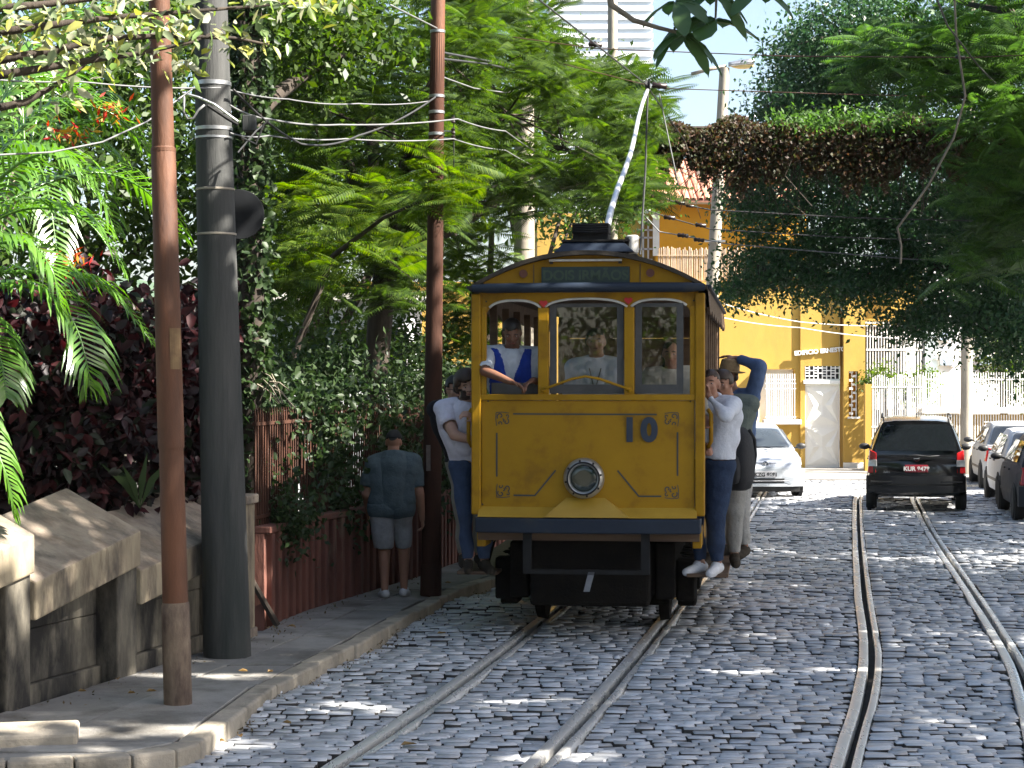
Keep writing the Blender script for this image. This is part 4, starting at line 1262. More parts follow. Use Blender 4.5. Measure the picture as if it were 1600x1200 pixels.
# tail lights, tailgate trim, bumper
for sx in (-1, 1):
    t = MB().hexa([(sx*.70, -.005, .68), (sx*.855, .03, .68), (sx*.86, .12, .68), (sx*.70, .06, .68), (sx*.70, .0, 1.04), (sx*.815, .05, 1.10), (sx*.83, .14, 1.10), (sx*.70, .06, 1.04)]).build('tail_light', M['redlens'], van, bevel=.015)
    MB().hexa([(sx*.695, -.012, .80), (sx*.85, .022, .80), (sx*.85, .06, .80), (sx*.695, .03, .80), (sx*.695, -.010, .92), (sx*.838, .03, .92), (sx*.84, .06, .92), (sx*.695, .03, .92)]).build('reversing_lens', M['clearlens'], t, bevel=.008)
    MB().tube([(sx*.60, .35, 1.665), (sx*.60, .5, 1.715), (sx*.60, 2.1, 1.715), (sx*.60, 2.3, 1.665)], .016, 7).build('roof_rail', M['plastic'], van, smooth=True)
    MB().bx(*sorted((sx*.42, sx*.80)), -.055, -.02, .52, .545).build('bumper_reflector', M['plastic'], van)
MB().loft([[(x, -.05 + .06*(x/.86)**4, z) for x in np.linspace(-.86, .86, 13)] + [(x, .2, z) for x in np.linspace(.86, -.86, 13)] for z in (.34, .42, .60, .64)]).build('rear_bumper', blackp, van, smooth='auto')
MB().loft([[(x, -.058 + .06*(x/.86)**4, z) for x in np.linspace(-.84, .84, 13)] + [(x, .0, z) for x in np.linspace(.84, -.84, 13)] for z in (.47, .49)]).build('bumper_moulding', M['darksteel'], van)
MB().tube([(-.22, -.01, .98), (0, -.028, 1.0), (.22, -.01, .98), (.40, .0, 1.0)], [.012, .018, .012, .005], 7).build('wiper', M['plastic'], van, smooth=True)
em = MB().lathe([(.045, 0), (.052, .006), (.045, .012)], 20, (0, -.005, .945), (0, -1, 0), close=False).build('emblem_ring', M['chrome'], van, smooth=True)
MB().bar((-.05, -.018, .945), (.05, -.018, .945), .012).build('emblem_bar', M['chrome'], em)
plate(van, 'KUR 8478', 0, -.012, .765, 'rear', M['platered'], M['white'])
text_mesh('badge', 'Zafira', .05, M['chrome'], van, (-.52, -.012, .70), depth=.001)
MB().tube([(0, .32, 1.66), (0, .22, 1.74)], [.008, .004], 6).build('aerial', M['plastic'], van)
# ---- silver hatchback, oncoming, seen from the front (nose towards the camera)
d2 = 40.6
silver = paint('silver', (.48, .51, .55), .25, .28)
HB = dict(L=3.9, W=1.64, belt=.93, r=.28, axles=(.70, 3.15), mirror=2.75, handles=(1.4, 2.2), mirror_m=M['plastic'],
    body=[(.0, .38, .80, .84), (.1, .28, .90, .94), (.6, .20, .93, .99), (1.6, .18, .93, 1.0), (2.6, .18, .92, 1.0), (3.0, .18, .90, .99), (3.45, .20, .82, .96), (3.72, .22, .735, .90), (3.84, .24, .66, .84), (3.89, .30, .56, .76)],
    cabin=[(.10, .93, .74, .74), (.55, 1.38, .76, .57), (1.2, 1.425, .775, .585), (1.75, 1.42, .78, .585), (2.2, 1.36, .78, .57), (2.98, .92, .74, .72)],
    sidewin=[(.55, 1.25, .7, 1.28), (1.35, 2.65, 1.38, 2.12)])
gx_ = (1186 - 800) * d2 / F
gol = car('silver hatchback coming towards the camera on the tram track beside the tram', (gx_, d2 + 3.9, zg(d2)), R(180 + 2), HB, silver, name='hatchback')
for sx in (-1, 1):
    hl_ = MB().hexa([(sx*.44, 3.80, .62), (sx*.755, 3.66, .64), (sx*.74, 3.5, .64), (sx*.44, 3.6, .62), (sx*.44, 3.76, .715), (sx*.76, 3.55, .79), (sx*.74, 3.45, .79), (sx*.44, 3.55, .715)]).build('headlight', M['clearlens'], gol, bevel=.012)
    for x_ in (.55, .66):
        MB().lathe([(.0, .0), (.03, .005), (.045, .02)], 14, (sx*x_, 3.755 - (x_-.5)*.35, .69), (sx*.3, 1, 0), close=False).build('lamp_bowl', M['black'], hl_)
    MB().lathe([(.0, 0), (.05, 0), (.055, .01)], 16, (sx*.60, 3.80, .36), (sx*.2, 1, 0)).build('fog_lamp', M['plastic'], gol)
g_ = MB().loft([[(x, 3.845 - .09*(x/.44)**2, z) for x in np.linspace(-.44, .44, 9)] + [(x, 3.70, z) for x in np.linspace(.44, -.44, 9)] for z in (.625, .705)]).build('grille', M['plastic'], gol)
for z in (.64, .668, .696):
    MB().tube([(x, 3.857 - .09*(x/.44)**2, z) for x in np.linspace(-.43, .43, 9)], .006, 5).build('grille_bar', M['chrome'], g_)
em = MB().lathe([(.054, 0), (.064, .008), (.054, .016)], 24, (0, 3.853, .668), (0, 1, 0), close=False).build('emblem_ring', M['chrome'], gol, smooth=True)
MB().lathe([(.0, 0), (.055, 0)], 20, (0, 3.852, .668), (0, 1, 0), close=False).build('emblem_disc', M['navy'], em)
for pts_ in ([(-.03, .045), (0, .005), (.03, .045)], [(-.045, .02), (-.022, -.045), (0, -.002), (.022, -.045), (.045, .02)]):
    MB().tube([(x, 3.862, .668 + z) for x, z in pts_], .006, 5).build('emblem_letter', M['chrome'], em)
bp_ = MB().loft([[(x, 3.90 - .14*(abs(x)/.80)**3, z) for x in np.linspace(-.80, .80, 15)] + [(x, 3.60, z) for x in np.linspace(.80, -.80, 15)] for z in (.225, .26, .52, .575)]).build('front_bumper', silver, gol, smooth='auto')
ai = MB().loft([[(x, 3.905 - .14*(abs(x)/.80)**3, z) for x in np.linspace(-.46, .46, 9)] + [(x, 3.8, z) for x in np.linspace(.46, -.46, 9)] for z in (.29, .385)]).build('air_intake', M['plastic'], gol)
MB().tube([(x, 3.915 - .14*(abs(x)/.80)**3, .338) for x in np.linspace(-.45, .45, 9)], .007, 5).build('intake_bar', M['alloy'], ai)
MB().bx(-.70, .70, 3.3, 3.80, .12, .222).build('under_tray', M['black'], gol)
plate(gol, 'KZG 8681', 0, 3.905, .465, 'front', M['plategrey'], M['black'])
for x_ in (-.3, .25):
    MB().bar((x_, 3.02, .945), (x_ + .38, 2.93, .985), .014, .012).build('wiper', M['plastic'], gol)
# ---- parked cars along the right
grey = pm('paint_grey', C(.38,.39,.40), C(.34,.35,.36), 3, .5, metal=.3, spec=.25); silver2 = pm('paint_silver_b', C(.62,.64,.67), C(.58,.60,.63), 3, .5, metal=.3, spec=.25); dk = pm('paint_dark', C(.03,.033,.04), C(.025,.028,.034), 3, .5, spec=.25)
HB2 = dict(HB); 
def parked(label, pxl, d, pnt, yaw=R(-8)):
    x = (pxl - 800) * d / F + HB['W'] / 2
    c = car(label, (x, d, zg(d)), yaw, HB2, pnt, 'cars parked along the right side')
    for sx in (-1, 1):
        MB().hexa([(sx*.60, -.015, .62), (sx*.765, .02, .60), (sx*.78, .16, .60), (sx*.6, .05, .62), (sx*.60, .04, .86), (sx*.72, .07, .90), (sx*.745, .18, .90), (sx*.6, .1, .86)]).build('tail_light', M['redlens'], c, bevel=.012)
        MB().bx(*sorted((sx*.46, sx*.66)), -.062, -.03, .38, .43).build('bumper_reflector', M['redlens'], c)
    MB().loft([[(xx_, -.05 + .08*(abs(xx_)/.8)**3, z) for xx_ in np.linspace(-.80, .80, 13)] + [(xx_, .25, z) for xx_ in np.linspace(.80, -.80, 13)] for z in (.25, .30, .52, .58)]).build('rear_bumper', pnt, c, smooth='auto')
    MB().bx(-.2, .2, -.03, -.018, .66, .78).build('number_plate', M['plategrey'], c)
    return c
parked('grey parked hatchback, farthest of the cars at the right edge', 1537, 43.5, grey)
parked('silver parked hatchback with red tail light, middle car at the right edge', 1566, 37.6, silver2)
parked('dark parked car cut off by the right edge of the picture', 1592, 33.6, dk)

# ================================================================ poles and wires
def pole(name, label, base, top, r0, r1, mat, group=None, n=20, joints=None):
    base = np.asarray(base, float); top = np.asarray(top, float)
    t = thing(name, label, 'pole', base, 0, group)
    MB().tube([(base + (top - base) * f) - base for f in np.linspace(-.01, 1, 8)], [r0 + (r1 - r0) * f for f in np.linspace(0, 1, 8)], n).build('shaft', mat, t, smooth='auto')
    return t, (lambda f: (base + (top - base) * f) - base), (lambda f: r0 + (r1 - r0) * f)
def band(t, at, rad, f, hgt, mat, name='band', dr=.006):
    p_ = at(f); r_ = rad(f) + dr
    return MB().lathe([(r_ - dr, 0), (r_, .003), (r_, hgt - .003), (r_ - dr, hgt)], 20, p_, (0, 0, 1), close=False).build(name, mat, t, smooth='auto')

# rusty steel pole, left foreground
b = G(278, 1100, .1); tp = W(245, -160, b[1])
t, at, rad = pole('steel_pole', 'rust-red steel tube pole on the pavement, nearest pole at the left', b, tp, .086, .066, M['rust'])
fy = lambda py: (W(0, py, b[1])[2] - b[2]) / (tp[2] - b[2])
MB().tube([at(0), at(fy(1000)), at(fy(945)), at(fy(941))], [.092, .092, .091, .084], 20).build('base_sleeve', M['rust_base'], t, smooth='auto')
band(t, at, rad, fy(238), .03, M['rust'], 'joint_collar', .009)
MB().tube([at(fy(700)), at(fy(450)), at(fy(234)), at(fy(228))], [.0865, .083, .080, .070], 20, cap=False).build('middle_sleeve', M['rust'], t, smooth='auto')
V = []
mk = pm('old_poster', C(.20,.13,.06), C(.12,.07,.035), 9, .8)
pa = [R(a) for a in np.linspace(285, 340, 6)]
for py in (513, 577):
    c_ = at(fy(py)); r_ = .0885
    for a in pa: V.append((c_[0] + r_*math.cos(a), c_[1] + r_*math.sin(a), c_[2]))
MB().add(V, [(i, i+1, 7+i, 6+i) for i in range(5)]).build('poster_scrap', mk, t)
# concrete pole
b = G(355, 1025, .1); tp = W(325, -160, b[1])
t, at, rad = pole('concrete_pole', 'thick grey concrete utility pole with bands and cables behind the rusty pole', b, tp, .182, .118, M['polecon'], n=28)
fy = lambda py: (W(0, py, b[1])[2] - b[2]) / (tp[2] - b[2])
for py, m_, hg in ((298, M['polewarm'], .018), (368, M['polewarm'], .018), (205, M['steel'], .03), (218, M['steel'], .02), (135, M['steel'], .035)):
    band(t, at, rad, fy(py), hg, m_, 'steel_band')
L_ = lambda px, py, dd=-.25: W(px, py, b[1] + dd) - b
MB().tube([L_(288, 150), L_(287, 175), L_(293, 186), L_(303, 185), L_(310, 172), L_(320, 164)], .009, 7).build('hook_bracket', M['wirelight'], t, smooth=True)
MB().tube([L_(285, 145), L_(310, 152), L_(335, 163), L_(372, 190)], .010, 6).build('bracket_arm', M['steel'], t)
MB().tube([L_(325, 165), L_(355, 185), L_(372, 195)], .014, 6).build('bracket_arm', M['darksteel'], t)
bx_ = L_(390, 193, -.05)
jb = MB().bx(bx_[0]-.05, bx_[0]+.05, bx_[1]-.05, bx_[1]+.05, bx_[2]-.06, bx_[2]+.06).build('junction_box', M['polecon'], t, bevel=.008)
MB().tube([L_(378, 215), L_(400, 225), L_(412, 195), L_(420, 188)], .008, 5).build('drop_cable', M['wire'], t)
MB().tube([L_(372, 238), L_(400, 205), L_(418, 190)], .006, 5).build('stay_wire', M['wirelight'], t)
# round sign behind it
sp = W(374, 335, 15.95)
sg = thing('round_sign', 'round traffic sign seen from its dark back behind the concrete pole', 'sign', (sp[0] - .14, sp[1], .1))
MB().lathe([(.0, 0), (.19, 0), (.195, .003), (.19, .006), (.0, .006)], 32, (.14, 0, sp[2] - .1), (.15, -1, 0)).build('disc', pm('sign_back', C(.012,.013,.015), C(.009,.010,.011), 9, .9, spec=.15), sg)
MB().bx(-.2, .2, .01, .04, sp[2] - .12, sp[2] - .09).build('bracket', M['darksteel'], sg)
# rusty pole in the middle
b = G(673, 930, .1); tp = W(686, -120, b[1])
t, at, rad = pole('steel_pole', 'dark brown steel pole standing beside the walking man', b, tp, .096, .064, M['darkrust'])
fy = lambda py: (W(0, py, b[1])[2] - b[2]) / (tp[2] - b[2])
MB().tube([at(0), at(fy(885)), at(fy(880))], [.104, .103, .094], 20).build('base_sleeve', M['darkrust'], t, smooth='auto')
for py, m_ in ((153, M['steel']), (178, M['steel']), (212, M['steel']), (52, M['steel'])):
    band(t, at, rad, fy(py), .03, m_, 'steel_band')
MB().tube([at(fy(400)), at(fy(240)), at(fy(236)), at(fy(-110))], [.078, .074, .072, .068], 18).build('upper_tube', M['rust'], t, smooth='auto')
for py in (188, 205, 216):
    p_ = W(708, py, b[1] - .02) - b
    MB().lathe([(.012, -.03), (.024, -.02), (.016, 0), (.024, .02), (.012, .03)], 10, p_, (0, 0, 1)).build('insulator', M['insul'], t)
    MB().tube([at(fy(py)), p_], .008, 5).build('insulator_arm', M['steel'], t)
MB().tube([W(709, 180, b[1]) - b, W(709, 262, b[1]) - b], .006, 5).build('hanger_rod', M['wire'], t)
MB().bx(*[v for v in ((W(670, 700, b[1]) - b)[0] - .02, (W(670, 700, b[1]) - b)[0] + .02)], -.112, -.098, (W(0, 735, b[1]) - b)[2], (W(0, 695, b[1]) - b)[2]).build('paint_mark', pm('pale_mark', C(.16,.13,.11), C(.12,.09,.08), 20, .8), t)
# far poles
d_ = 33.0
t, at, rad = pole('concrete_pole', 'concrete pole rising behind the tram roof among the leaves', (( 819 - 800) * d_ / F, d_, zg(d_)), W(819, -120, d_), .18, .15, M['polewarm'])
d_ = 40.0
t, at, rad = pole('concrete_pole', 'slim pole in front of the hazy tower at the top of the picture', ((957 - 800) * d_ / F, d_, zg(d_)), W(957, -120, d_), .12, .09, M['polewarm'])
d_ = 45.0
bx0 = W(1096, 700, d_); bx0[2] = zg(d_)
t, at, rad = pole('lamp_post', 'leaning concrete lamp post with two street lamps right of the tram', bx0, W(1132, 106, d_), .17, .11, M['polewarm'])
q = lambda px, py, dd=0: W(px, py, d_ + dd) - bx0
MB().tube([q(1080, 116), q(1110, 108), q(1135, 104)], .04, 8).build('lamp_arm', M['polewarm'], t, smooth=True)
lh = MB().loft([[q(1138 + 40*f, 101 - 5*f - hh*math.sin(a)*(.4 + f*.6)*(1.25 - f*.5), .12*math.cos(a)) for a in np.linspace(0, 2*math.pi, 13)[:-1] for hh in (7,)] for f in (0, .15, .4, .75, 1)]).build('lamp_head', M['steel'], t, smooth=True)
MB().ell(q(1160, 103), (.26, .1, .07)).build('lamp_glass', pm('lamp_bowl_amber', C(.7,.5,.2), C(.6,.45,.2), 5, .3), t, smooth=True)
MB().tube([q(1128, 194), q(1160, 184), q(1192, 180)], .03, 7).build('lamp_arm', M['steel'], t, smooth=True)
MB().ell(q(1205, 178), (.28, .1, .07)).build('lamp_head', M['steel'], t, smooth=True)
MB().bx(*sorted((q(1100, 0)[0], q(1132, 0)[0])), -.2, -.15, q(0, 379)[2], q(0, 376)[2]).build('cross_arm', M['steel'], t)
d_ = 49.0
t, at, rad = pole('concrete_pole', 'pale concrete pole behind the black minivan in front of the white fence', ((1509 - 800) * d_ / F, d_, zg(d_)), W(1516, -60, d_), .145, .12, M['polewarm'])

def wire(label, pts, r, mat, name='wire', cat='wire', sag=0.0, n=14, parts=()):
    P = [np.asarray(W(*p_)) for p_ in pts]
    out = []
    for a, b2 in zip(P[:-1], P[1:]):
        for k in range(n):
            f = k / n
            v = a + (b2 - a) * f; v = v - np.array((0, 0, sag * 4 * f * (1 - f)))
            out.append(v)
    out.append(P[-1])
    o = out[0]
    w_ = MB().tube([v - o for v in out], r, 5).build(name, mat, smooth=True)
    w_.location = tuple(o)
    tag(w_, label, cat, 'overhead wires')
    for (kind, px, py, d2, rr) in parts:
        c_ = W(px, py, d2) - o
        rr = rr * .55
        MB().lathe([(.01, -.12*rr), (.05*rr, -.1*rr), (.035*rr, -.03*rr), (.055*rr, .0), (.035*rr, .03*rr), (.05*rr, .1*rr), (.01, .12*rr)], 12, c_, (1, .1, -.1)).build(kind, M['insul'], w_, smooth=True)
    return w_
wire('overhead contact wire running above the tram to its trolley pole', [(700, -120, 14.8), (845, 2, 17.8), (1012, 134, 23.2)], .009, M['wire'])
wire('overhead contact wire beyond the trolley pole', [(1012, 136, 23.25), (1080, 235, 30), (1150, 330, 40), (1190, 385, 50)], .009, M['wire'])
wire('copper contact wire above the right-hand track at the upper right', [(1440, -60, 17), (1480, 40, 19), (1530, 105, 21.5), (1590, 165, 24)], .010, M['wire'])
wire('upper span wire crossing the sky in front of the tower', [(800, 58, 21), (930, 76, 21), (1230, 88, 21), (1520, 90, 21), (1720, 80, 21)], .0055, M['copper'], parts=(('hanger', 930, 70, 21, 1.1), ('hanger', 1500, 90, 21, .8)))
wire('lower span wire crossing at the tip of the trolley pole', [(880, 100, 23.3), (1030, 138, 23.3), (1300, 147, 23.3), (1505, 152, 23.3), (1720, 140, 23.3)], .0055, M['copper'], parts=(('hanger', 1030, 134, 23.3, 1.4), ('hanger', 1510, 152, 23.3, 1.1)))
wire('span wire with insulators in front of the tiled roof', [(1010, 300, 30), (1060, 318, 30), (1110, 328, 30), (1330, 340, 30), (1700, 350, 30)], .010, M['wire'], parts=(('insulator', 1062, 317, 30, 1.2), ('insulator', 1078, 322, 30, .9)))
wire('span wire with a black insulator below the first', [(1000, 325, 31), (1045, 340, 31), (1110, 358, 31), (1300, 370, 31), (1700, 385, 31)], .009, M['wire'], parts=(('insulator', 1046, 340, 31, 1.4), ('insulator', 1095, 352, 31, 1.3)))
wire('lowest span wire with white insulators beside the tram roof', [(1005, 335, 32), (1030, 362, 32), (1070, 369, 32), (1135, 381, 32), (1420, 405, 32), (1700, 415, 32)], .010, M['wirelight'], parts=(('insulator', 1067, 368, 32, 1.4), ('insulator', 1092, 375, 32, 1.3)))
wire('loose pale cord hanging from the trees at the upper right', [(1489, -40, 20), (1494, 60, 20), (1508, 150, 20), (1490, 215, 20), (1450, 290, 20), (1402, 356, 20), (1408, 385, 20), (1407, 412, 20)], .012, M['barklight'], 'cord', 'cord', n=5)
wire('pale thin cord hanging below the trolley wire', [(1030, 146, 23.3), (1045, 220, 23.3), (1060, 290, 23.3)], .008, M['wirelight'], 'cord', 'cord')
wire('white cable sagging along the yellow facade, upper of two', [(1110, 468, 49), (1250, 503, 49), (1420, 508, 49), (1700, 500, 49)], .011, M['white'], sag=.05)
wire('white cable sagging along the yellow facade, lower of two', [(1110, 492, 49), (1250, 512, 49), (1420, 529, 49), (1530, 518, 49), (1700, 505, 49)], .011, M['white'], sag=.05)
wire('thick pale cable between concrete pole and brown pole, upper', [(360, 165, 15.4), (420, 186, 16), (530, 195, 17.6), (715, 186, 19.8), (790, 205, 23), (860, 250, 28)], .008, M['wirelight'], sag=.02)
wire('thick pale cable between concrete pole and brown pole, lower', [(360, 208, 15.4), (420, 212, 16), (540, 217, 17.6), (708, 217, 19.8), (790, 235, 23), (860, 270, 28)], .007, M['wirelight'], sag=.02)
wire('dark cable between concrete pole and brown pole, drooping', [(365, 140, 15.4), (470, 225, 16.6), (560, 212, 17.8), (680, 152, 19.8)], .010, M['wire'], sag=.04)
wire('thin grey cable above the others between the left poles', [(340, 135, 15.4), (450, 155, 16.5), (560, 162, 18), (672, 158, 19.8)], .006, M['wirelight'], sag=.02)
wire('cable from the brown pole rising towards the upper left', [(610, 8, 17), (684, 45, 19.9)], .008, M['wirelight'])
wire('pale cable from the left edge to the concrete pole, upper', [(-60, 118, 13), (120, 127, 14.2), (345, 137, 15.3)], .006, M['wirelight'], sag=.02)
wire('pale cable from the left edge to the concrete pole, lower', [(-60, 245, 13), (80, 238, 13.8), (160, 222, 14.2), (230, 190, 14.8), (300, 140, 15.2)], .007, M['wirelight'])
wire('pale cable from the brown pole drooping into the leaves on the right', [(690, 120, 20), (740, 138, 22), (790, 145, 25), (845, 132, 29)], .008, M['wirelight'])
wire('dark twin cable from the brown pole into the leaves, upper', [(690, 82, 20), (760, 95, 23), (850, 110, 30)], .012, M['wire'])
wire('dark twin cable from the brown pole into the leaves, lower', [(690, 92, 20), (760, 100, 23), (840, 118, 30)], .012, M['wire'])

# ================================================================ vegetation
VR = np.random.default_rng(21)
def nrm(a): return a / (np.linalg.norm(a, axis=-1, keepdims=True) + 1e-9)

def leaves(P, size, up=.5, aspect=.45, droop=.3, rng=VR, var=.35):
    """diamond leaves, one folded quad each, at points P"""
    n = len(P)
    t = nrm(rng.normal(size=(n, 3)) + np.array((0, 0, -droop)))
    nv = nrm(rng.normal(size=(n, 3)) + np.array((0, 0, up * 2)))
    b = nrm(np.cross(nv, t)); nn = np.cross(t, b)
    L = size * (1 + var * rng.uniform(-1, 1, (n, 1))); Wd = L * aspect
    V = np.empty((n, 4, 3))
    V[:, 0] = P; V[:, 1] = P + t*L*.45 + b*Wd*.5 + nn*Wd*.12; V[:, 2] = P + t*L; V[:, 3] = P + t*L*.45 - b*Wd*.5 + nn*Wd*.12
    return V.reshape(-1, 3), np.arange(4*n).reshape(-1, 4)

def leaves6(P, size, up=.5, aspect=.45, droop=.3, rng=VR, var=.35):
    """pointed oval leaves folded along the midrib, two quads each"""
    n = len(P)
    t = nrm(rng.normal(size=(n, 3)) + np.array((0, 0, -droop)))
    nv = nrm(rng.normal(size=(n, 3)) + np.array((0, 0, up * 2)))
    b = nrm(np.cross(nv, t)); nn = np.cross(t, b)
    L = size * (1 + var * rng.uniform(-1, 1, (n, 1))); Wd = L * aspect * .5
    V = np.empty((n, 6, 3))
    V[:, 0] = P; V[:, 3] = P + t*L - nn*L*.10
    V[:, 1] = P + t*L*.30 + b*Wd + nn*Wd*.35; V[:, 2] = P + t*L*.68 + b*Wd*.80 + nn*Wd*.2
    V[:, 5] = P + t*L*.30 - b*Wd + nn*Wd*.35; V[:, 4] = P + t*L*.68 - b*Wd*.80 + nn*Wd*.2
    q = np.arange(n)[:, None] * 6
    return V.reshape(-1, 3), np.concatenate([np.stack([q + np.array((0, 1, 2, 3)), q + np.array((0, 3, 4, 5))], 1).reshape(-1, 4)])

def join(parts):
    Vs, Fs, o = [], [], 0
    for V, Fq in parts:
        Vs.append(V); Fs.append(Fq + o); o += len(V)
    return np.concatenate(Vs), np.concatenate(Fs)

def clump_points(clumps, n, sub=26, sig=.22, shell=.55, rng=VR):
    """clumps: (centre, radii). leaves gather round twigs scattered in each clump, mostly in its outer shell"""
    vol = np.array([c[1][0]*c[1][1]*c[1][2] for c in clumps]) ** (2/3); vol = vol / vol.sum()
    out = []; tw = []
    for (c, r), v in zip(clumps, vol):
        m = max(20, int(n * v)); k = max(6, int(sub * (r[0]*r[1]*r[2]) ** (1/3) * 3))
        d = nrm(rng.normal(size=(k, 3))); rad = (shell + (1 - shell) * rng.uniform(0, 1, (k, 1))) * np.where(rng.uniform(0, 1, (k, 1)) < .25, .6, 1)
        ctr = np.asarray(c) + d * rad * np.asarray(r)
        i = rng.integers(0, k, m)
        s_ = sig * rng.uniform(.6, 1.3, (k, 1))
        out.append(ctr[i] + rng.normal(size=(m, 3)) * s_[i] * np.array((1.15, 1.15, .7)))
        tw.append(ctr)
    return np.concatenate(out), tw

def pinnate(npair=17, L=.45, ll=.13, lw=.024):
    V = []; Fq = []
    for i in range(npair):
        f = (i + 1) / npair
        x = L * f; z = -.16 * L * f * f
        l = ll * math.sin(math.pi * (.12 + .86 * f)) ** .7
        for s in (-1, 1):
            b = len(V)
            V += [(x, 0, z), (x + l*.26, s*l*.42, z + .012), (x + l*.26, s*l, z - l*.22), (x + l*.06, s*l*.5, z + .008)]
            Fq.append((b, b+1, b+2, b+3) if s > 0 else (b+3, b+2, b+1, b))
    b = len(V)
    V += [(0, -.005, 0), (0, .005, 0), (L, .002, -.16*L), (L, -.002, -.16*L)]; Fq.append((b, b+1, b+2, b+3))
    return np.array(V), np.array(Fq)
PIN = pinnate()
def fronds(C_, per, rng=VR, scale=1.0, tmpl=PIN, pitch=(-.5, .55), jit=.10):
    """sprays of feather leaves radiating from every centre"""
    n = len(C_) * per
    cen = np.repeat(C_, per, axis=0) + rng.normal(size=(n, 3)) * jit
    az = rng.uniform(0, 2*math.pi, n); pt = rng.uniform(pitch[0], pitch[1], n); rl = rng.normal(0, .35, n); sc = scale * rng.uniform(.7, 1.25, n)
    fx_ = np.stack([np.cos(az)*np.cos(pt), np.sin(az)*np.cos(pt), np.sin(pt)], -1)
    sd = nrm(np.cross(np.broadcast_to((0, 0, 1.), fx_.shape), fx_)); up = np.cross(fx_, sd)
    s2 = sd * np.cos(rl)[:, None] + up * np.sin(rl)[:, None]; u2 = np.cross(fx_, s2)
    TV, TF = tmpl
    V = cen[:, None, :] + sc[:, None, None] * (TV[None, :, 0:1] * fx_[:, None] + TV[None, :, 1:2] * s2[:, None] + TV[None, :, 2:3] * u2[:, None])
    m = len(TV)
    Fq = TF[None] + (np.arange(n) * m)[:, None, None]
    return V.reshape(-1, 3), Fq.reshape(-1, 4)

def region(n, px, py, d, rng=VR):
    """points in a slab of the place, given by its outline seen from the street"""
    dd = rng.uniform(d[0], d[1], n); x = rng.uniform(px[0], px[1], n); y = rng.uniform(py[0], py[1], n)
    return np.stack([(x - 800) * dd / F, dd, H + (592 - y) * dd / F], -1)

def tree(name, label, base, trunk_pts, trunk_r, crownVF, leaf_m, limbs=(), group=None, bark=None, cat='tree', twigs=None):
    base = np.asarray(base, float)
    t = thing(name, label, cat, base, 0, group)
    bark = bark or M['bark']
    mb = MB().tube([np.asarray(p_) - base for p_ in trunk_pts], trunk_r, 10)
    mb.build('trunk', bark, t, smooth=True)
    for pts, rr in limbs:
        MB().tube([np.asarray(p_) - base for p_ in pts], rr, 6).build('limb', bark, t, smooth=True)
    if twigs is not None and len(twigs):
        mb = MB()
        for a_, b_ in twigs:
            a_ = np.asarray(a_); b_ = np.asarray(b_)
            m_ = (a_ + b_)/2 + VR.normal(size=3)*.12
            mb.tube([a_ - base, m_ - base, b_ - base], [.018, .012, .005], 4)
        mb.build('twigs', bark, t)['kind'] = 'stuff'
    if crownVF is not None:
        np_obj('crown', crownVF[0], crownVF[1], leaf_m, t, off=base)
    return t

LF = leafm('leaf_feather', [C(.020,.042,.008), C(.037,.069,.011), C(.072,.115,.016), C(.027,.052,.014)], .5, .45)
LFB = leafm('leaf_feather_bright', [C(.034,.070,.009), C(.062,.105,.012), C(.105,.15,.018)], .5, .5)  # brighter copy of the feather leaf; sunlight put into its colour
LR = leafm('leaf_small_dark', [C(.022,.055,.022), C(.035,.085,.03), C(.05,.10,.035), C(.03,.065,.035)], .35, .4)
LRB = leafm('leaf_feather_olive', [C(.035,.075,.018), C(.06,.12,.025), C(.08,.15,.03)], .45, .5)
LP = leafm('leaf_palm', [C(.07,.16,.022), C(.12,.24,.035), C(.09,.20,.03)], .42, .27, .9)
LRED = leafm('leaf_burgundy', [C(.018,.007,.009), C(.010,.006,.008), C(.060,.012,.014), C(.013,.007,.009), C(.014,.024,.010)], .25, .5, .3)
LV = leafm('leaf_vine_brown', [C(.075,.037,.018), C(.045,.025,.015), C(.055,.052,.02), C(.032,.045,.015)], .35, .6)
LI = leafm('leaf_ivy', [C(.013,.028,.010), C(.024,.046,.014), C(.042,.068,.022), C(.017,.033,.015)], .3, .5, .3)
LA = leafm('leaf_almond', [C(.20,.24,.14), C(.12,.20,.05), C(.32,.32,.06), C(.40,.40,.30), C(.10,.13,.06)], .35, .35, .5)
LC = leafm('leaf_cecropia', [C(.05,.11,.03), C(.07,.13,.045), C(.045,.085,.03)], .35, .4)
LBG = leafm('leaf_background', [C(.024,.048,.013), C(.045,.082,.016), C(.078,.125,.022)], .48, .5)
FLO = leafm('petal_red', [C(.45,.02,.02), C(.5,.04,.02), C(.6,.35,.03)], .3, .5)

# ---- feathery tree behind the pavement
tb = np.array((-1.75, 26.0, 0)); 
cen = np.concatenate([region(170, (420, 760), (-60, 330), (22.5, 29)), region(120, (700, 1010), (60, 330), (24, 31)), region(60, (420, 700), (300, 470), (22, 27)), region(40, (820, 1000), (40, 130), (25, 30)), region(40, (960, 1020), (130, 330), (27, 31)), region(50, (690, 850), (-40, 80), (24, 30))])
ok = ~((cen[:, 0]*F/cen[:, 1] + 800 > 860) & ((592 - (cen[:, 2]-H)*F/cen[:, 1]) < 105))
cen = cen[ok]
cv = fronds(cen, 9)
T0 = np.array((-1.75, 26, 0)); fork = W(600, 420, 26)
limbs = []
for (px, py, d_) in ((480, 160, 24), (560, 60, 27), (690, 90, 25), (790, 180, 27), (880, 230, 28), (960, 280, 29), (640, 300, 24), (500, 330, 25)):
    e = W(px, py, d_); m_ = (fork + e) / 2 + np.array((0, 0, .35))
    limbs.append(([fork, m_, e], [.11, .07, .025]))
tw = [(limbs[i % 8][0][2], c_) for i, c_ in enumerate(cen[::4])]
tw = [(a, b) for a, b in tw if np.linalg.norm(a - b) < 2.6]
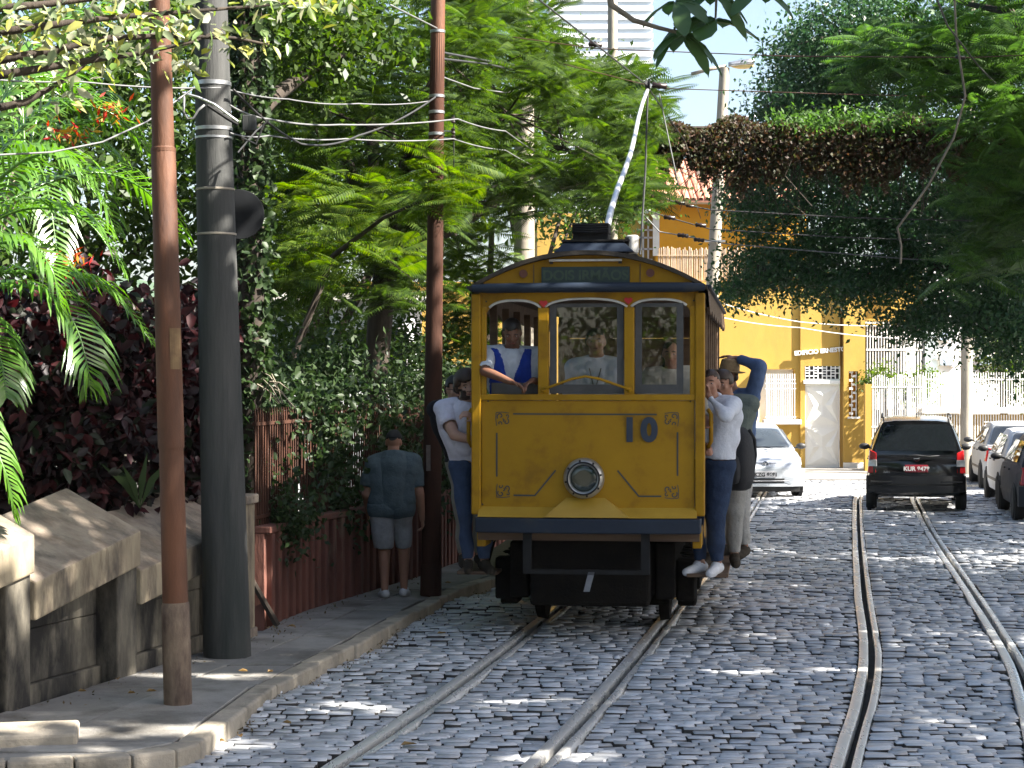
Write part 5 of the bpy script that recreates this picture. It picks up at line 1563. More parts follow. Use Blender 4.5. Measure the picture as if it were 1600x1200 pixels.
tree('feathery_tree', 'spreading tree with feathery fern-like green leaves over the pavement left of the tram', tb, [W(592, 760, 26), W(592, 700, 26), W(586, 600, 26), W(594, 500, 26), fork], [.2, .18, .15, .16, .13], cv, LF, limbs, twigs=tw)
# low bright sprays of the same kind nearer the camera
cen = region(26, (420, 640), (270, 420), (20.5, 22.5)); cen2 = region(10, (655, 720), (245, 330), (19.2, 20.5))
p0 = np.array((-2.7, 22.5, 0.1))
tree('feathery_sapling', 'young feathery tree with lit yellow-green fronds in front of the spreading tree', p0, [p0, p0 + (0, -.3, 1.5), W(520, 400, 21.5)], [.06, .05, .03], join([fronds(np.concatenate([cen, cen2]), 6, pitch=(-.3, .5))]), LFB,
     [([W(520, 400, 21.5), W(600, 340, 20.8), W(690, 300, 20.0)], [.03, .02, .01])])
# sunlit yellow-green foliage beside the tram
cen = region(70, (690, 790), (330, 640), (29, 32))
p0 = np.array((-.4, 30.5, 0))
tree('sunlit_tree', 'sunlit yellow-green feathery tree directly left of the tram window', p0, [p0, p0 + (0, 0, 2.0), p0 + (.1, 0, 4.4)], [.10, .08, .04], fronds(cen, 8), LFB, [([p0 + (0, 0, 2), W(740, 420, 30)], [.05, .02]), ([p0 + (0, 0, 2.6), W(710, 360, 30)], [.04, .02])])
# ---- ivy-covered trunk behind the concrete pole
ib = np.array(((388 - 800) * 18.0 / F, 18.0, .05))
top_ = W(392, -80, 18.0)
n_ = 5200
f_ = VR.uniform(0, 1, n_); a_ = VR.uniform(0, 2*math.pi, n_); r_ = .11 + np.abs(VR.normal(0, .045, n_))
ip = ib + (top_ - ib) * f_[:, None] + np.stack([np.cos(a_)*r_, np.sin(a_)*r_, VR.normal(0, .05, n_)], -1)
V1 = leaves6(ip, .075, up=.2, aspect=.75)
cen = region(70, (330, 560), (-60, 180), (17.5, 21))
it = tree('ivy_tree', 'tall trunk wrapped in dark ivy right behind the concrete pole', ib, [ib, ib + (top_ - ib)*.5, top_], [.16, .13, .10], None, None,
     [([W(392, 190, 18), W(430, 150, 18.6), W(480, 115, 19.4), W(540, 60, 20.4)], [.09, .075, .05, .03]), ([W(470, 120, 19.2), W(520, 90, 20), W(600, 80, 21)], [.05, .035, .015])])
np_obj('ivy_leaves', V1[0], V1[1], LI, it, off=ib)
P_, tw = clump_points([(W(400, 60, 19), (1.0, 1.2, .55)), (W(520, 50, 20), (.8, 1.0, .5)), (W(450, 130, 20), (.7, .8, .35))], 5200, sig=.15)
V2 = leaves(P_, .10, up=.8, aspect=.5)
np_obj('crown', V2[0], V2[1], LF, it, off=ib)
# ---- big small-leaved tree on the right
clr = [((1290, 120, 34), (85, 80)), ((1330, 60, 33), (130, 90)), ((1450, 90, 32), (130, 110)), ((1560, 60, 31), (120, 100)), ((1225, 165, 33), (42, 28)), ((1300, 190, 34), (120, 60)),
       ((1250, 330, 35), (110, 100)), ((1360, 330, 34), (120, 110)), ((1470, 330, 33), (130, 120)), ((1570, 350, 31), (120, 130)), ((1190, 420, 35), (60, 40)), ((1280, 430, 35), (90, 45)), ((1400, 430, 34), (60, 35)),
       ((1470, 470, 33), (60, 60)), ((1560, 490, 31), (80, 70)), ((1150, 455, 35), (26, 20)), ((1330, 455, 34), (40, 25)), ((1420, 500, 33), (30, 25)), ((1620, 520, 30), (70, 70)), ((1175, 300, 35.5), (40, 70))]
cl = [(W(*c), (r[0]*c[2]/F, 1.5, r[1]*c[2]/F)) for c, r in clr]
P_, tw = clump_points(cl, 105000, sub=32, sig=.21)
V3 = leaves(P_, .088, up=.3, aspect=.5, droop=.5)
rb = np.array((8.4, 32.0, zg(32)))
fk = W(1590, 430, 32)
limbs = [([fk, W(1500, 425, 32.5), W(1440, 408, 33), W(1405, 395, 33.5)], [.15, .11, .08, .05]), ([W(1440, 408, 33), W(1400, 360, 33.5), W(1320, 320, 34), W(1240, 310, 35)], [.07, .055, .04, .02])]
for (px, py, d_) in ((1550, 250, 31), (1480, 200, 32), (1380, 150, 33), (1280, 150, 34), (1560, 90, 31), (1450, 70, 32)):
    e = W(px, py, d_); limbs.append(([fk, (fk + e)/2 + (0, 0, .4), e], [.12, .07, .02]))
tws = []
for l_ in tw:
    for q in l_[::6]:
        tws.append((l_.mean(0), q))
tree('broadleaf_tree', 'large dark green tree with small leaves spreading over the parked cars at the right', rb, [rb, rb + (.0, 0, 1.6), rb + (-.2, 0, 3.0), fk], [.30, .26, .22, .18], V3, LR, limbs, twigs=tws)
# ---- olive feathery tree in the top right corner, nearer
cen = np.concatenate([region(80, (1430, 1660), (-80, 200), (22, 26)), region(50, (1500, 1680), (180, 420), (22, 25)), region(25, (1330, 1480), (50, 120), (24, 26))])
rb2 = np.array((6.9, 23.0, 0))
tree('feathery_tree', 'olive green feathery tree filling the top right corner', rb2, [rb2, rb2 + (0, 0, 3), W(1640, 60, 23)], [.2, .16, .10], fronds(cen, 9), LRB,
     [([W(1640, 200, 23), W(1560, 120, 23.6), W(1450, 110, 24.5)], [.08, .05, .02]), ([W(1640, 120, 23), W(1580, 20, 24), W(1480, 0, 25)], [.08, .05, .02])])
# ---- curtain of brown creeper hanging on a cable across the street
d_ = 29.0
vc = thing('creeper_curtain', 'thick band of brown and green creeper hanging on a cable across the street', 'creeper', W(1300, 290, d_))
vo = np.array(vc.location)
n_ = 46000
px = VR.uniform(960, 1640, n_)
topy = 190 + 8*np.sin(px*.021) + 6*np.sin(px*.07) - 14*np.exp(-((px-1090)/40)**2)*-1 + 20*np.clip((1040-px)/80, 0, 1)
boty = 276 + 16*np.sin(px*.033+1) + 12*np.sin(px*.11) + 9*np.sin(px*.31) - 60*np.clip((1060-px)/100, 0, 1)
py = topy + (boty - topy) * VR.beta(1.0, 1.15, n_)
dd = d_ + VR.normal(0, .16, n_)
P_ = np.stack([(px-800)*dd/F, dd, H + (592-py)*dd/F], -1)
V4 = leaves(P_, .06, up=.2, aspect=.65, droop=.8)
np_obj('creeper_leaves', V4[0], V4[1], LV, vc, off=vo)
mb = MB()
for k in range(260):
    x = VR.uniform(970, 1630); y0 = VR.uniform(190, 250); l = VR.uniform(20, 110)
    a = W(x, y0, d_ + VR.normal(0, .12)); mb.tube([a - vo, a + np.array((VR.normal(0, .15), 0, -l*.5*d_/F)) - vo, a + np.array((VR.normal(0, .25), 0, -l*d_/F)) - vo], .006, 3)
st = mb.build('hanging_stems', M['bark'], vc); st['kind'] = 'stuff'
MB().tube([W(x, 205 + 5*math.sin(x*.01), d_) - vo for x in np.linspace(940, 1660, 14)], .03, 6).build('support_cable', M['bark'], vc)
gp = np.stack([VR.uniform(1200, 1640, 5000), VR.normal(195, 12, 5000)], -1)
P_ = np.stack([(gp[:, 0]-800)*d_/F, d_ + VR.normal(0, .3, 5000), H + (592-gp[:, 1])*d_/F], -1)
V4 = leaves(P_, .08, up=.5)
np_obj('green_top_leaves', V4[0], V4[1], LRB, vc, off=vo)

# ---- palm on the left
pb_ = np.array((-4.1, 14.6, .1))
palm = thing('palm_tree', 'palm with long arching glossy fronds at the left edge behind the wall', 'palm', pb_)
MB().tube([(0, 0, 0), (.05, 0, 1.2), (.0, 0, 2.4), W(-70, 360, 14.6) - pb_], [.14, .12, .10, .09], 10).build('trunk', M['barklight'], palm, smooth=True)
def palm_frond(ctrl, ll, width=.028, n=34, parent=palm, mat=LP, droop=.75, off=pb_, side=None):
    """ctrl: control points of the midrib; leaflets stand off both sides and droop"""
    ctrl = [np.asarray(c, float) for c in ctrl]
    pts = [np.array(v) for v in smooth3(ctrl, 10)]
    m = len(pts); V = []; Fq = []
    for i in range(n):
        f = (i + .6) / n
        idx = .12*m + f * .88*m
        i0 = int(min(m-2, idx)); fr = min(1, idx - i0)
        p_ = pts[i0]*(1-fr) + pts[min(m-1, i0+1)]*fr
        t = unit(pts[min(m-1, i0+1)] - pts[i0])
        sd = unit(np.cross(t, (0, 0, 1))); up = np.cross(sd, t)
        l = ll * (math.sin(math.pi*min(1, .18 + .80*f)) ** .6) * VR.uniform(.88, 1.08)
        for s in (-1, 1):
            d1 = unit(sd*s*.85 + t*.65 + up*.30 + VR.normal(size=3)*.06); d2 = unit(d1 + np.array((0, 0, -droop)) + t*.15)
            wv = unit(np.cross(d1, up)) * width * .5
            b0 = len(V)
            q1 = p_ + d1*l*.45; q2 = q1 + d2*l*.30; q3 = q2 + unit(d2 + np.array((0, 0, -droop*.7)))*l*.28
            V += [p_ - wv*.4, p_ + wv*.4, q1 + wv, q1 - wv, q2 + wv*.85, q2 - wv*.85, q3 + wv*.08, q3 - wv*.08]
            Fq += [(b0, b0+1, b0+2, b0+3), (b0+3, b0+2, b0+4, b0+5), (b0+5, b0+4, b0+6, b0+7)]
    b0 = len(V)
    for i, p_ in enumerate(pts):
        r = .016*(1 - i/m) + .003
        t = unit(pts[min(m-1, i+1)] - pts[max(0, i-1)]); sd = unit(np.cross(t, (0, 0, 1))); up = np.cross(sd, t)
        V += [p_ + sd*r, p_ + up*r, p_ - sd*r, p_ - up*r]
    for i in range(m-1):
        for k in range(4):
            Fq.append((b0+4*i+k, b0+4*i+(k+1) % 4, b0+4*i+4+(k+1) % 4, b0+4*i+4+k))
    return np_obj('frond', np.array(V), np.array(Fq), mat, parent, off=off)
def smooth3(P, n):
    out = []
    for i in range(len(P) - 1):
        p0 = P[max(0, i-1)]; p1 = P[i]; p2 = P[i+1]; p3 = P[min(len(P)-1, i+2)]
        for k in range(n):
            t = k / n
            out.append(.5*((2*p1) + (p2-p0)*t + (2*p0-5*p1+4*p2-p3)*t*t + (-p0+3*p1-3*p2+p3)*t**3))
    out.append(P[-1]); return out
pf = [([(-70, 470, 14.4), (0, 448, 14.2), (70, 455, 14.0), (115, 505, 13.9), (135, 565, 13.8), (140, 605, 13.8)], .42),
      ([(-70, 430, 14.6), (20, 425, 14.7), (110, 430, 14.8), (180, 465, 14.8), (240, 540, 14.8)], .40),
      ([(-70, 400, 14.6), (0, 340, 14.6), (70, 325, 14.6), (140, 350, 14.6), (190, 420, 14.6)], .45),
      ([(-70, 380, 14.6), (-20, 300, 14.4), (50, 245, 14.3), (110, 255, 14.2), (160, 320, 14.2)], .45),
      ([(-70, 370, 14.9), (0, 240, 15.2), (80, 170, 15.4), (170, 175, 15.6), (235, 240, 15.7)], .45),
      ([(-70, 370, 14.6), (-40, 250, 14.8), (0, 160, 15), (60, 120, 15.2), (130, 140, 15.4)], .45),
      ([(-70, 420, 14.2), (-20, 385, 14), (40, 380, 13.9), (80, 420, 13.8), (95, 480, 13.8)], .42),
      ([(-70, 470, 14.2), (-30, 500, 13.9), (0, 560, 13.7), (10, 620, 13.6)], .35),
      ([(-70, 380, 15), (40, 300, 15.6), (150, 270, 16), (230, 300, 16.3), (280, 370, 16.5)], .45),
      ([(-70, 360, 15), (-20, 200, 15.6), (60, 60, 16), (150, 20, 16.3), (240, 60, 16.4)], .45),
      ([(-70, 480, 13.6), (-40, 600, 13.2), (-10, 690, 13.0), (15, 760, 12.95), (22, 810, 12.95)], .22)]
for c_, ll in pf:
    palm_frond([W(*q) for q in c_], ll)
# second palm farther back gives the fronds seen between the poles and behind
p2_ = np.array((-4.9, 18.5, .1))
palm2 = thing('palm_tree', 'second palm with bright fronds behind the first, left of the rusty pole', 'palm', p2_)
MB().tube([(0, 0, 0), (.05, 0, 1.6), (.1, 0, 3.2), W(40, 260, 18.5) - p2_], [.14, .12, .10, .09], 10).build('trunk', M['barklight'], palm2, smooth=True)
for (ex, ey, dz) in ((-60, 330, 18), (0, 380, 17.6), (90, 400, 17.8), (180, 360, 18.2), (215, 300, 18.6), (190, 190, 19), (120, 120, 19.4), (20, 90, 19), (-50, 160, 18.4), (250, 250, 19.5)):
    a = np.array((40, 260)); e = np.array((ex, ey)); m1 = a + (e - a)*.35 + (0, -60); m2 = a + (e - a)*.72 + (0, -55)
    palm_frond([W(a[0], a[1], 18.5), W(m1[0], m1[1], 18.5*.6 + dz*.4), W(m2[0], m2[1], 18.5*.25 + dz*.75), W(e[0], e[1], dz)], .45, n=30, parent=palm2, off=p2_)
# ---- burgundy hedge behind the wall
hb = np.array((-3.3, 16.0, .1))
hd = thing('burgundy_shrub', 'dense shrub with dark burgundy leaves behind the stone wall', 'shrub', hb)
cl = [(W(40, 560, 16), (.75, .7, .65)), (W(150, 560, 16.5), (.8, .7, .5)), (W(260, 570, 17), (.7, .6, .6)), (W(60, 700, 15.6), (.7, .6, .6)), (W(190, 690, 16), (.7, .6, .6)), (W(300, 700, 16.8), (.5, .5, .6)), (W(310, 520, 17.5), (.5, .5, .4)), (W(-40, 640, 15.6), (.6, .6, .9)), (W(110, 470, 17), (.5, .5, .2))]
P_, tw = clump_points(cl, 17000, sig=.16)
P_ = P_[(P_[:, 2] > .15) & (P_[:, 0] < np.interp(P_[:, 1], [p_[0] for p_ in WP], [p_[1] for p_ in WP]) - .35)]
V5 = leaves6(P_, .11, up=.4, aspect=.55)
np_obj('foliage', V5[0], V5[1], LRED, hd, off=hb)
for k in range(9):
    a = np.array((-4.4 + .3*k, 15.2 + .28*k, .1)); b_ = cl[k][0]
    MB().tube([a - hb, (a + b_)/2 - hb + VR.normal(size=3)*.1, b_ - hb], [.03, .02, .01], 5).build('stem', M['bark'], hd)
# broad green blades low in the bed
for (px, py, d_) in ((218, 735, 15.4),):
    bp0 = W(px, py + 60, d_)
    bt = thing('broad_leaf_plant', 'low plant with upright green blade leaves beside the rusty pole' if px > 200 else 'low green blade plant half hidden under the burgundy shrub', 'plant', bp0)
    for k in range(7):
        a = VR.uniform(-1.2, 1.2); l = VR.uniform(.30, .5)
        e = np.array((math.sin(a)*l*.6, VR.uniform(-.2, .1), l)); sdv = unit(np.cross(e, (0, 1, 0)))*.028
        V = [(0, 0, 0), e*.45 + sdv, e*1.0 + (math.sin(a)*.1, 0, -.05), e*.45 - sdv]
        MB().add(V, [(0, 1, 2, 3)]).build('leaf', LI, bt, flip=False)
# red and yellow bracts among the palms
for i, (px, py, d_, lab_) in enumerate(((170, 172, 15.5, 'red and yellow flower spray among the palm fronds, upper left'), (105, 205, 15.8, 'small red flower spray left of the yellow one'), (110, 408, 15.6, 'orange-red flower cluster under the palm fronds'))):
    c_ = W(px, py, d_)
    V = leaves(c_ + VR.normal(size=(48, 3)) * np.array((.09, .08, .04)), .085, up=.1, aspect=.25)
    o = np_obj('flower_spray', V[0], V[1], FLO, off=c_); o.location = tuple(c_)
    tag(o, lab_, 'flower', kind='stuff')
# ---- creeper on the railing
ir = np.array((wx(21), 21.0, .9))
iv = thing('railing_creeper', 'dark green creeper smothering the iron railing above the red wall', 'creeper', ir)
n_ = 15000
dd = VR.uniform(17.9, 27.5, n_); den = VR.beta(1.3, 1.5, n_)
wxs = np.interp(dd, [p_[0] for p_ in WP], [p_[1] for p_ in WP])
z = .72 + 1.45*den + .22*np.sin(dd*2.1) + .15*np.sin(dd*5.3)
keep = (np.sin(dd*3.1 + z*2.6) + .8*np.sin(dd*7.7 - z*5) + VR.normal(0, .55, n_) > -.25) & ~((dd < 18.35) & (z > 1.05) & (VR.uniform(0, 1, n_) < .85))
P_ = np.stack([wxs - .12 + VR.normal(0, .12, n_) + .10*np.sin(dd*4), dd, z + np.array([zg(q) for q in dd])], -1)[keep]
V6 = leaves6(P_, .07, up=.4, aspect=.65)
np_obj('creeper_leaves', V6[0], V6[1], LI, iv, off=ir)
# tuft hanging over the wall by the post
P_ = W(452, 815, 18.0) + VR.normal(size=(900, 3)) * np.array((.13, .16, .15))
P2_ = W(735, 760, 24.0) + VR.normal(size=(900, 3)) * np.array((.25, .4, .22))
for i, (pp, lb) in enumerate(((P_, 'small leafy tuft spilling over the red wall next to the stone post'), (P2_, 'leafy tuft spilling over the wall between brown pole and tram'))):
    V = leaves(pp, .06, up=.4, aspect=.6); c_ = pp.mean(0)
    o = np_obj('wall_tuft', V[0], V[1], LI, off=c_); o.location = tuple(c_); tag(o, lb, 'plant')
for (px, py, d_, lb) in ((562, 915, 20.3, 'tiny weed at the foot of the red wall beside the walking man'), (437, 1093, 14.3, 'small grass tuft in the gutter against the kerb')):
    c_ = W(px, py, d_); V = leaves(c_ + VR.normal(size=(60, 3))*np.array((.04, .04, .05)), .05, up=.2, aspect=.35)
    o = np_obj('weed', V[0], V[1], LF, off=c_); o.location = tuple(c_); tag(o, lb, 'weed')
# vine stems around the railing post, dry pale twigs
dt = MB(); c0 = W(420, 600, 17.8)
for k in range(9):
    a = c0 + VR.normal(size=3)*.06; b_ = c0 + np.array((VR.uniform(-.1, .25), VR.uniform(-.1, .1), VR.uniform(-.25, .12)))
    dt.tube([a - c0, (a+b_)/2 - c0 + (0, 0, .03), b_ - c0], .006, 4)
o = dt.build('dry_twigs', M['barklight']); o.location = tuple(c0); tag(o, 'bunch of pale dry twigs on top of the railing corner', 'twigs')
# ---- shrubs and trees filling the garden behind
def bushy(name, label, cl, n, size, mat, base, trunk=True, sig=.25, cat='tree', aspect=.5):
    base = np.asarray(base, float)
    P_, tw = clump_points(cl, n, sig=sig)
    V = leaves(P_, size, up=.5, aspect=aspect)
    c0 = cl[0][0]
    tree(name, label, base, [base, (base + c0)/2 + (.1, 0, 0), c0], [.14, .11, .06], V, mat, [([(base + c0)/2, c[0]], [.06, .02]) for c in cl[1:]], cat=cat)
bushy('garden_tree', 'leafy green tree behind the palms at the top left', [(W(60, 60, 24), (2.2, 1.5, 1.6)), (W(250, 120, 25), (1.6, 1.5, 1.5)), (W(330, 280, 24), (1.0, 1.2, 1.5)), (W(140, 300, 24), (1.6, 1.4, 1.5)), (W(0, 250, 23), (1.2, 1.2, 1.6))], 17000, .13, LBG, (-4.5, 24, 0))
bushy('garden_tree', 'dense dark tree filling the gap between the concrete and the brown pole', [(W(480, 380, 31), (1.6, 1.5, 1.6)), (W(620, 330, 33), (1.8, 1.5, 1.8)), (W(450, 200, 32), (1.8, 1.5, 1.8)), (W(580, 120, 34), (2.0, 1.5, 1.7)), (W(700, 200, 34), (1.5, 1.5, 1.8))], 20000, .13, LBG, (-3.0, 32, 0))
bushy('garden_tree', 'tall tree behind the tram roof in front of the yellow houses', [(W(780, 230, 38), (1.4, 1.4, 1.6)), (W(900, 250, 40), (1.6, 1.4, 1.4)), (W(840, 140, 39), (1.5, 1.4, 1.2)), (W(970, 280, 41), (.9, 1.2, 1.1)), (W(900, 330, 40), (1.2, 1.2, .7))], 14000, .12, LBG, (.9, 39.5, -.16))
bushy('garden_shrub', 'shrub behind the railing left of the walking man', [(W(500, 620, 20.3), (.45, .35, .55)), (W(450, 600, 19.8), (.3, .3, .35))], 3600, .08, LI, (-2.2, 20.6, .1), cat='shrub', sig=.15)
bushy('garden_shrub', 'shrub behind the railing right of the walking man', [(W(700, 640, 25.4), (.55, .45, .7)), (W(650, 600, 24.6), (.5, .4, .6))], 3600, .08, LI, (-1.1, 25.4, .1), cat='shrub', sig=.15)
bushy('garden_shrub', 'dark shrub deep in the garden under the feathery tree', [(W(520, 560, 29), (1.2, .8, .5)), (W(640, 540, 29.5), (.8, .8, .8)), (W(440, 540, 27), (.8, .7, .9))], 6500, .10, LBG, (-2.6, 28.6, .0), cat='shrub', sig=.22)
bushy('planting', 'pale green shrub behind the white fence', [(W(1375, 590, 52.0), (.5, .3, .35)), (W(1425, 610, 52.0), (.4, .3, .35)), (W(1445, 590, 52.2), (.3, .3, .3))], 1600, .10, LFB, (9.4, 52.0, -.1), cat='shrub', sig=.14)
bushy('street_shrub', 'green shrub behind the fence at the far right', [(W(1560, 560, 58), (.8, .6, .9)), (W(1590, 590, 58), (.6, .6, .8))], 2600, .13, LF, (13.9, 58, -.1), cat='shrub')
# white house glimpsed through the garden
wh = thing('garden_house', 'white house glimpsed through the leaves behind the railing', 'house', W(520, 592, 37))
o_ = np.array(wh.location)
a = W(400, 640, 37); b_ = W(640, 470, 37)
MB().bx(a[0], b_[0], 37, 42, 0 - .3, b_[2]).build('wall', M['whitewall'], wh, off=o_)
MB().bx(a[0] - .3, b_[0] + .3, 36.7, 42.3, b_[2] + .002, b_[2] + .15).build('roof_slab', M['stonecap'], wh, off=o_)
for px in (450, 540, 600):
    f = MB().bx(W(px, 0, 37)[0], W(px + 40, 0, 37)[0], 36.93, 36.998, W(0, 590, 37)[2], W(0, 510, 37)[2]).build('window_frame', M['white'], wh, off=o_)
    MB().bx(W(px + 4, 0, 37)[0], W(px + 36, 0, 37)[0], 36.9, 36.928, W(0, 585, 37)[2], W(0, 515, 37)[2]).build('window_pane', M['tint'], f, off=o_)
# ---- cecropia branch, top centre
cb_ = W(1065, 50, 15)
ce = thing('cecropia_branch', 'bare branch with big lobed leaves hanging in at the top centre', 'branch', W(940, -60, 15))
co_ = np.array(ce.location)
MB().tube([W(*q) - co_ for q in ((940, -60, 15), (955, 8, 15), (990, 32, 15), (1030, 44, 15), (1068, 53, 15))], [.03, .024, .02, .016, .012], 7).build('stem', M['barklight'], ce, smooth=True)
MB().tube([W(*q) - co_ for q in ((1120, -70, 15), (1119, 0, 15), (1118, 28, 15))], [.014, .01, .008], 6).build('stem', M['barklight'], ce, smooth=True)
def lobed(c, nl, rad, axis, spin, tilt):
    """palmate leaf of nl drooping lobes"""
    for k in range(1):
        V = []; Fq = []
        ax = unit(axis); e1 = unit(np.cross(ax, (0.2, .9, .1))); e2 = np.cross(ax, e1)
        for i in range(nl):
            a = spin + (i - (nl-1)/2) * (4.6 / nl)
            d1 = e1*math.cos(a) + e2*math.sin(a); sd = np.cross(ax, d1)
            l = rad * VR.uniform(.8, 1.1)
            prev = None; b0 = len(V)
            for f, w_ in ((.05, .03), (.30, .15), (.55, .25), (.80, .22), (.95, .10), (1.0, .01)):
                p_ = c + d1*l*f + np.array((0, 0, -tilt*l*f*f)); ww = sd*w_*rad
                V += [p_ + ww, p_ + np.array((0, 0, -.02)), p_ - ww]
            for j in range(5):
                for q in (0, 1):
                    Fq.append((b0+3*j+q, b0+3*j+q+1, b0+3*j+3+q+1, b0+3*j+3+q))
        np_obj('leaf', np.array(V), np.array(Fq), LC, ce, off=co_)
lobed(W(1068, 55, 15), 7, .27, (.1, -.6, 1), 4.6, .9)
lobed(W(1060, 48, 15.1), 5, .18, (-.2, -.8, .6), 5.0, 1.0)
lobed(W(1118, 30, 15), 8, .36, (.15, -.45, 1), 5.6, .35)
lobed(W(1055, 2, 15), 6, .28, (-.3, -.5, 1), 3.8, .6)
lobed(W(1116, -8, 15), 6, .26, (.1, -.8, 1), 4.7, .8)
lobed(W(1190, -14, 15), 6, .28, (.2, -.6, 1), 5.2, .6)
# ---- almond-like branches across the top left, near the camera
ab = np.array((-3.9, 10.6, .1))
lines = [((-80, 62), (60, 42), (180, 27), (300, 18), (470, 4)), ((-80, 108), (80, 80), (170, 60), (260, 56), (370, 60), (420, 70)), ((-80, 130), (60, 108), (130, 96), (215, 84), (300, 66), (350, 44)), ((-80, 20), (60, 8), (180, -6), (320, -20)), ((-60, 180), (40, 160), (110, 120), (170, 70))]
limbs = []; tips = []
for ln in lines:
    pts = [W(x, y, 11.2 + .0015*x) for x, y in ln]
    limbs.append((pts, list(np.linspace(.028, .006, len(pts)))))
    sp = smooth3(pts, 8)
    for p_ in sp[4:]:
        for k in range(3):
            tips.append(p_ + VR.normal(size=3)*np.array((.13, .2, .07)))
tips = np.array(tips)
tips = np.concatenate([tips, W(285, 88, 11.6) + VR.normal(size=(26, 3))*.05, region(260, (-40, 240), (-30, 110), (10.8, 12.6)), region(80, (380, 560), (-10, 12), (11, 12.4))])
V7 = leaves6(tips, .085, up=.8, aspect=.42, droop=.0)
tree('overhanging_tree', 'bare-branched tree with pale glossy leaves reaching in at the top left', ab, [ab, ab + (.05, .1, 2.0), W(-110, 90, 11.1)], [.16, .13, .08], V7, LA, limbs, bark=M['bark'])
# ---- tall street trees on the right, just outside the picture, that shade the street
for i, (bx0, by0, cl) in enumerate((
        (8.6, 10.0, [((6.0, 9.0, 10.0), (3.4, 3.4, 1.6)), ((9.0, 7.5, 10.6), (3.0, 3.2, 1.6)), ((8.0, 12.0, 10.4), (3.0, 2.6, 1.5)), ((5.2, 13.0, 8.6), (2.0, 2.2, .9)), ((11.5, 10.5, 10.6), (2.8, 3.0, 1.5)), ((2.3, 12.2, 8.8), (1.9, 2.0, .6))]),
        (10.4, 18.5, [((8.6, 17.0, 10.6), (3.2, 3.2, 1.7)), ((11.5, 15.0, 10.8), (3.0, 3.0, 1.6)), ((10.5, 20.5, 10.6), (3.0, 2.8, 1.6)), ((6.6, 15.0, 9.6), (2.3, 2.4, 1.1)), ((14.0, 17.5, 10.8), (2.8, 3.0, 1.5))]),
        (13.0, 28.0, [((11.0, 26.0, 10.8), (3.2, 3.2, 1.6)), ((13.2, 30.0, 10.8), (3.0, 3.0, 1.6)), ((14.0, 24.0, 11.0), (3.0, 3.0, 1.6)), ((12.0, 35.0, 10.8), (3.2, 3.0, 1.5)), ((17.0, 27.0, 11.0), (2.8, 3.4, 1.5)), ((18.0, 33.0, 11.0), (2.8, 3.2, 1.5))]))):
    cl = [(np.array(c) + (2.6, 1.2, 0), r) for c, r in cl]
    P_, tw = clump_points(cl, 23000, sub=30, sig=.55, shell=.2)
    # leaves removed along sun rays, gaps shaped to put sun patches below
    sx_ = P_[:, 0] - SUN_TO.x * P_[:, 2] / SUN_TO.z; sy_ = P_[:, 1] - SUN_TO.y * P_[:, 2] / SUN_TO.z
    gap = np.zeros(len(P_), bool)
    for (x0, x1, y0, y1, sk) in ((-3.7, -1.3, 11.9, 12.35, .10), (-1.5, .3, 13.25, 13.75, .25), (1.5, 2.8, 15.1, 15.5, .2), (-5.1, -3.9, 12.4, 13.5, 0), (-2.6, -1.7, 14.3, 14.6, .1), (-1.0, .2, 23.2, 24.2, .3), (-.2, .8, 11.8, 12.1, .1), (-2.9, -2.2, 17.5, 18.3, 0), (2.4, 5.6, 40.0, 45.0, .1), (5.4, 8.4, 36.5, 41.0, .1)):
        yy_ = sy_ - sk * (sx_ - x0)
        gap |= (sx_ > x0 - .1) & (sx_ < x1 + .1) & (yy_ > y0 - .14) & (yy_ < y1 + .14)
    P_ = P_[~(gap & (VR.uniform(0, 1, len(P_)) < .9))]
    V8 = leaves(P_, .31, up=1.0, aspect=.55)
    b0 = np.array((bx0, by0, 0))
    tree('street_tree', ('tall shade tree beside the camera on the right', 'tall shade tree right of the tram', 'tall shade tree behind the parked cars on the right')[i], b0, [b0, b0 + (0, 0, 3), b0 + (.1, 0, 6), cl[0][0]], [.28, .24, .2, .1], V8, LR, [([b0 + (.1, 0, 5.5), c[0]], [.12, .04]) for c in cl[1:]])
# ---- litter in the gutter
lp = []
for q in VR.uniform(12.6, 24, 420):
    lp.append((kx(q) + abs(VR.normal(0, .09)) + .01, q, zg(q) + .012))
for q in VR.uniform(11.8, 22, 260):
    lp.append((wx(q) + abs(VR.normal(0, .16)) + .02, q, zg(q) + .105))
V = leaves(np.array(lp), .03, up=3.0, aspect=.5, droop=0)
tag(np_obj('leaf_litter', V[0], V[1], leafm('litter', [C(.20,.14,.06), C(.10,.07,.04), C(.05,.06,.02)], .2, .8)), 'scraps of dry leaf litter along the kerb and wall', 'litter', kind='stuff')
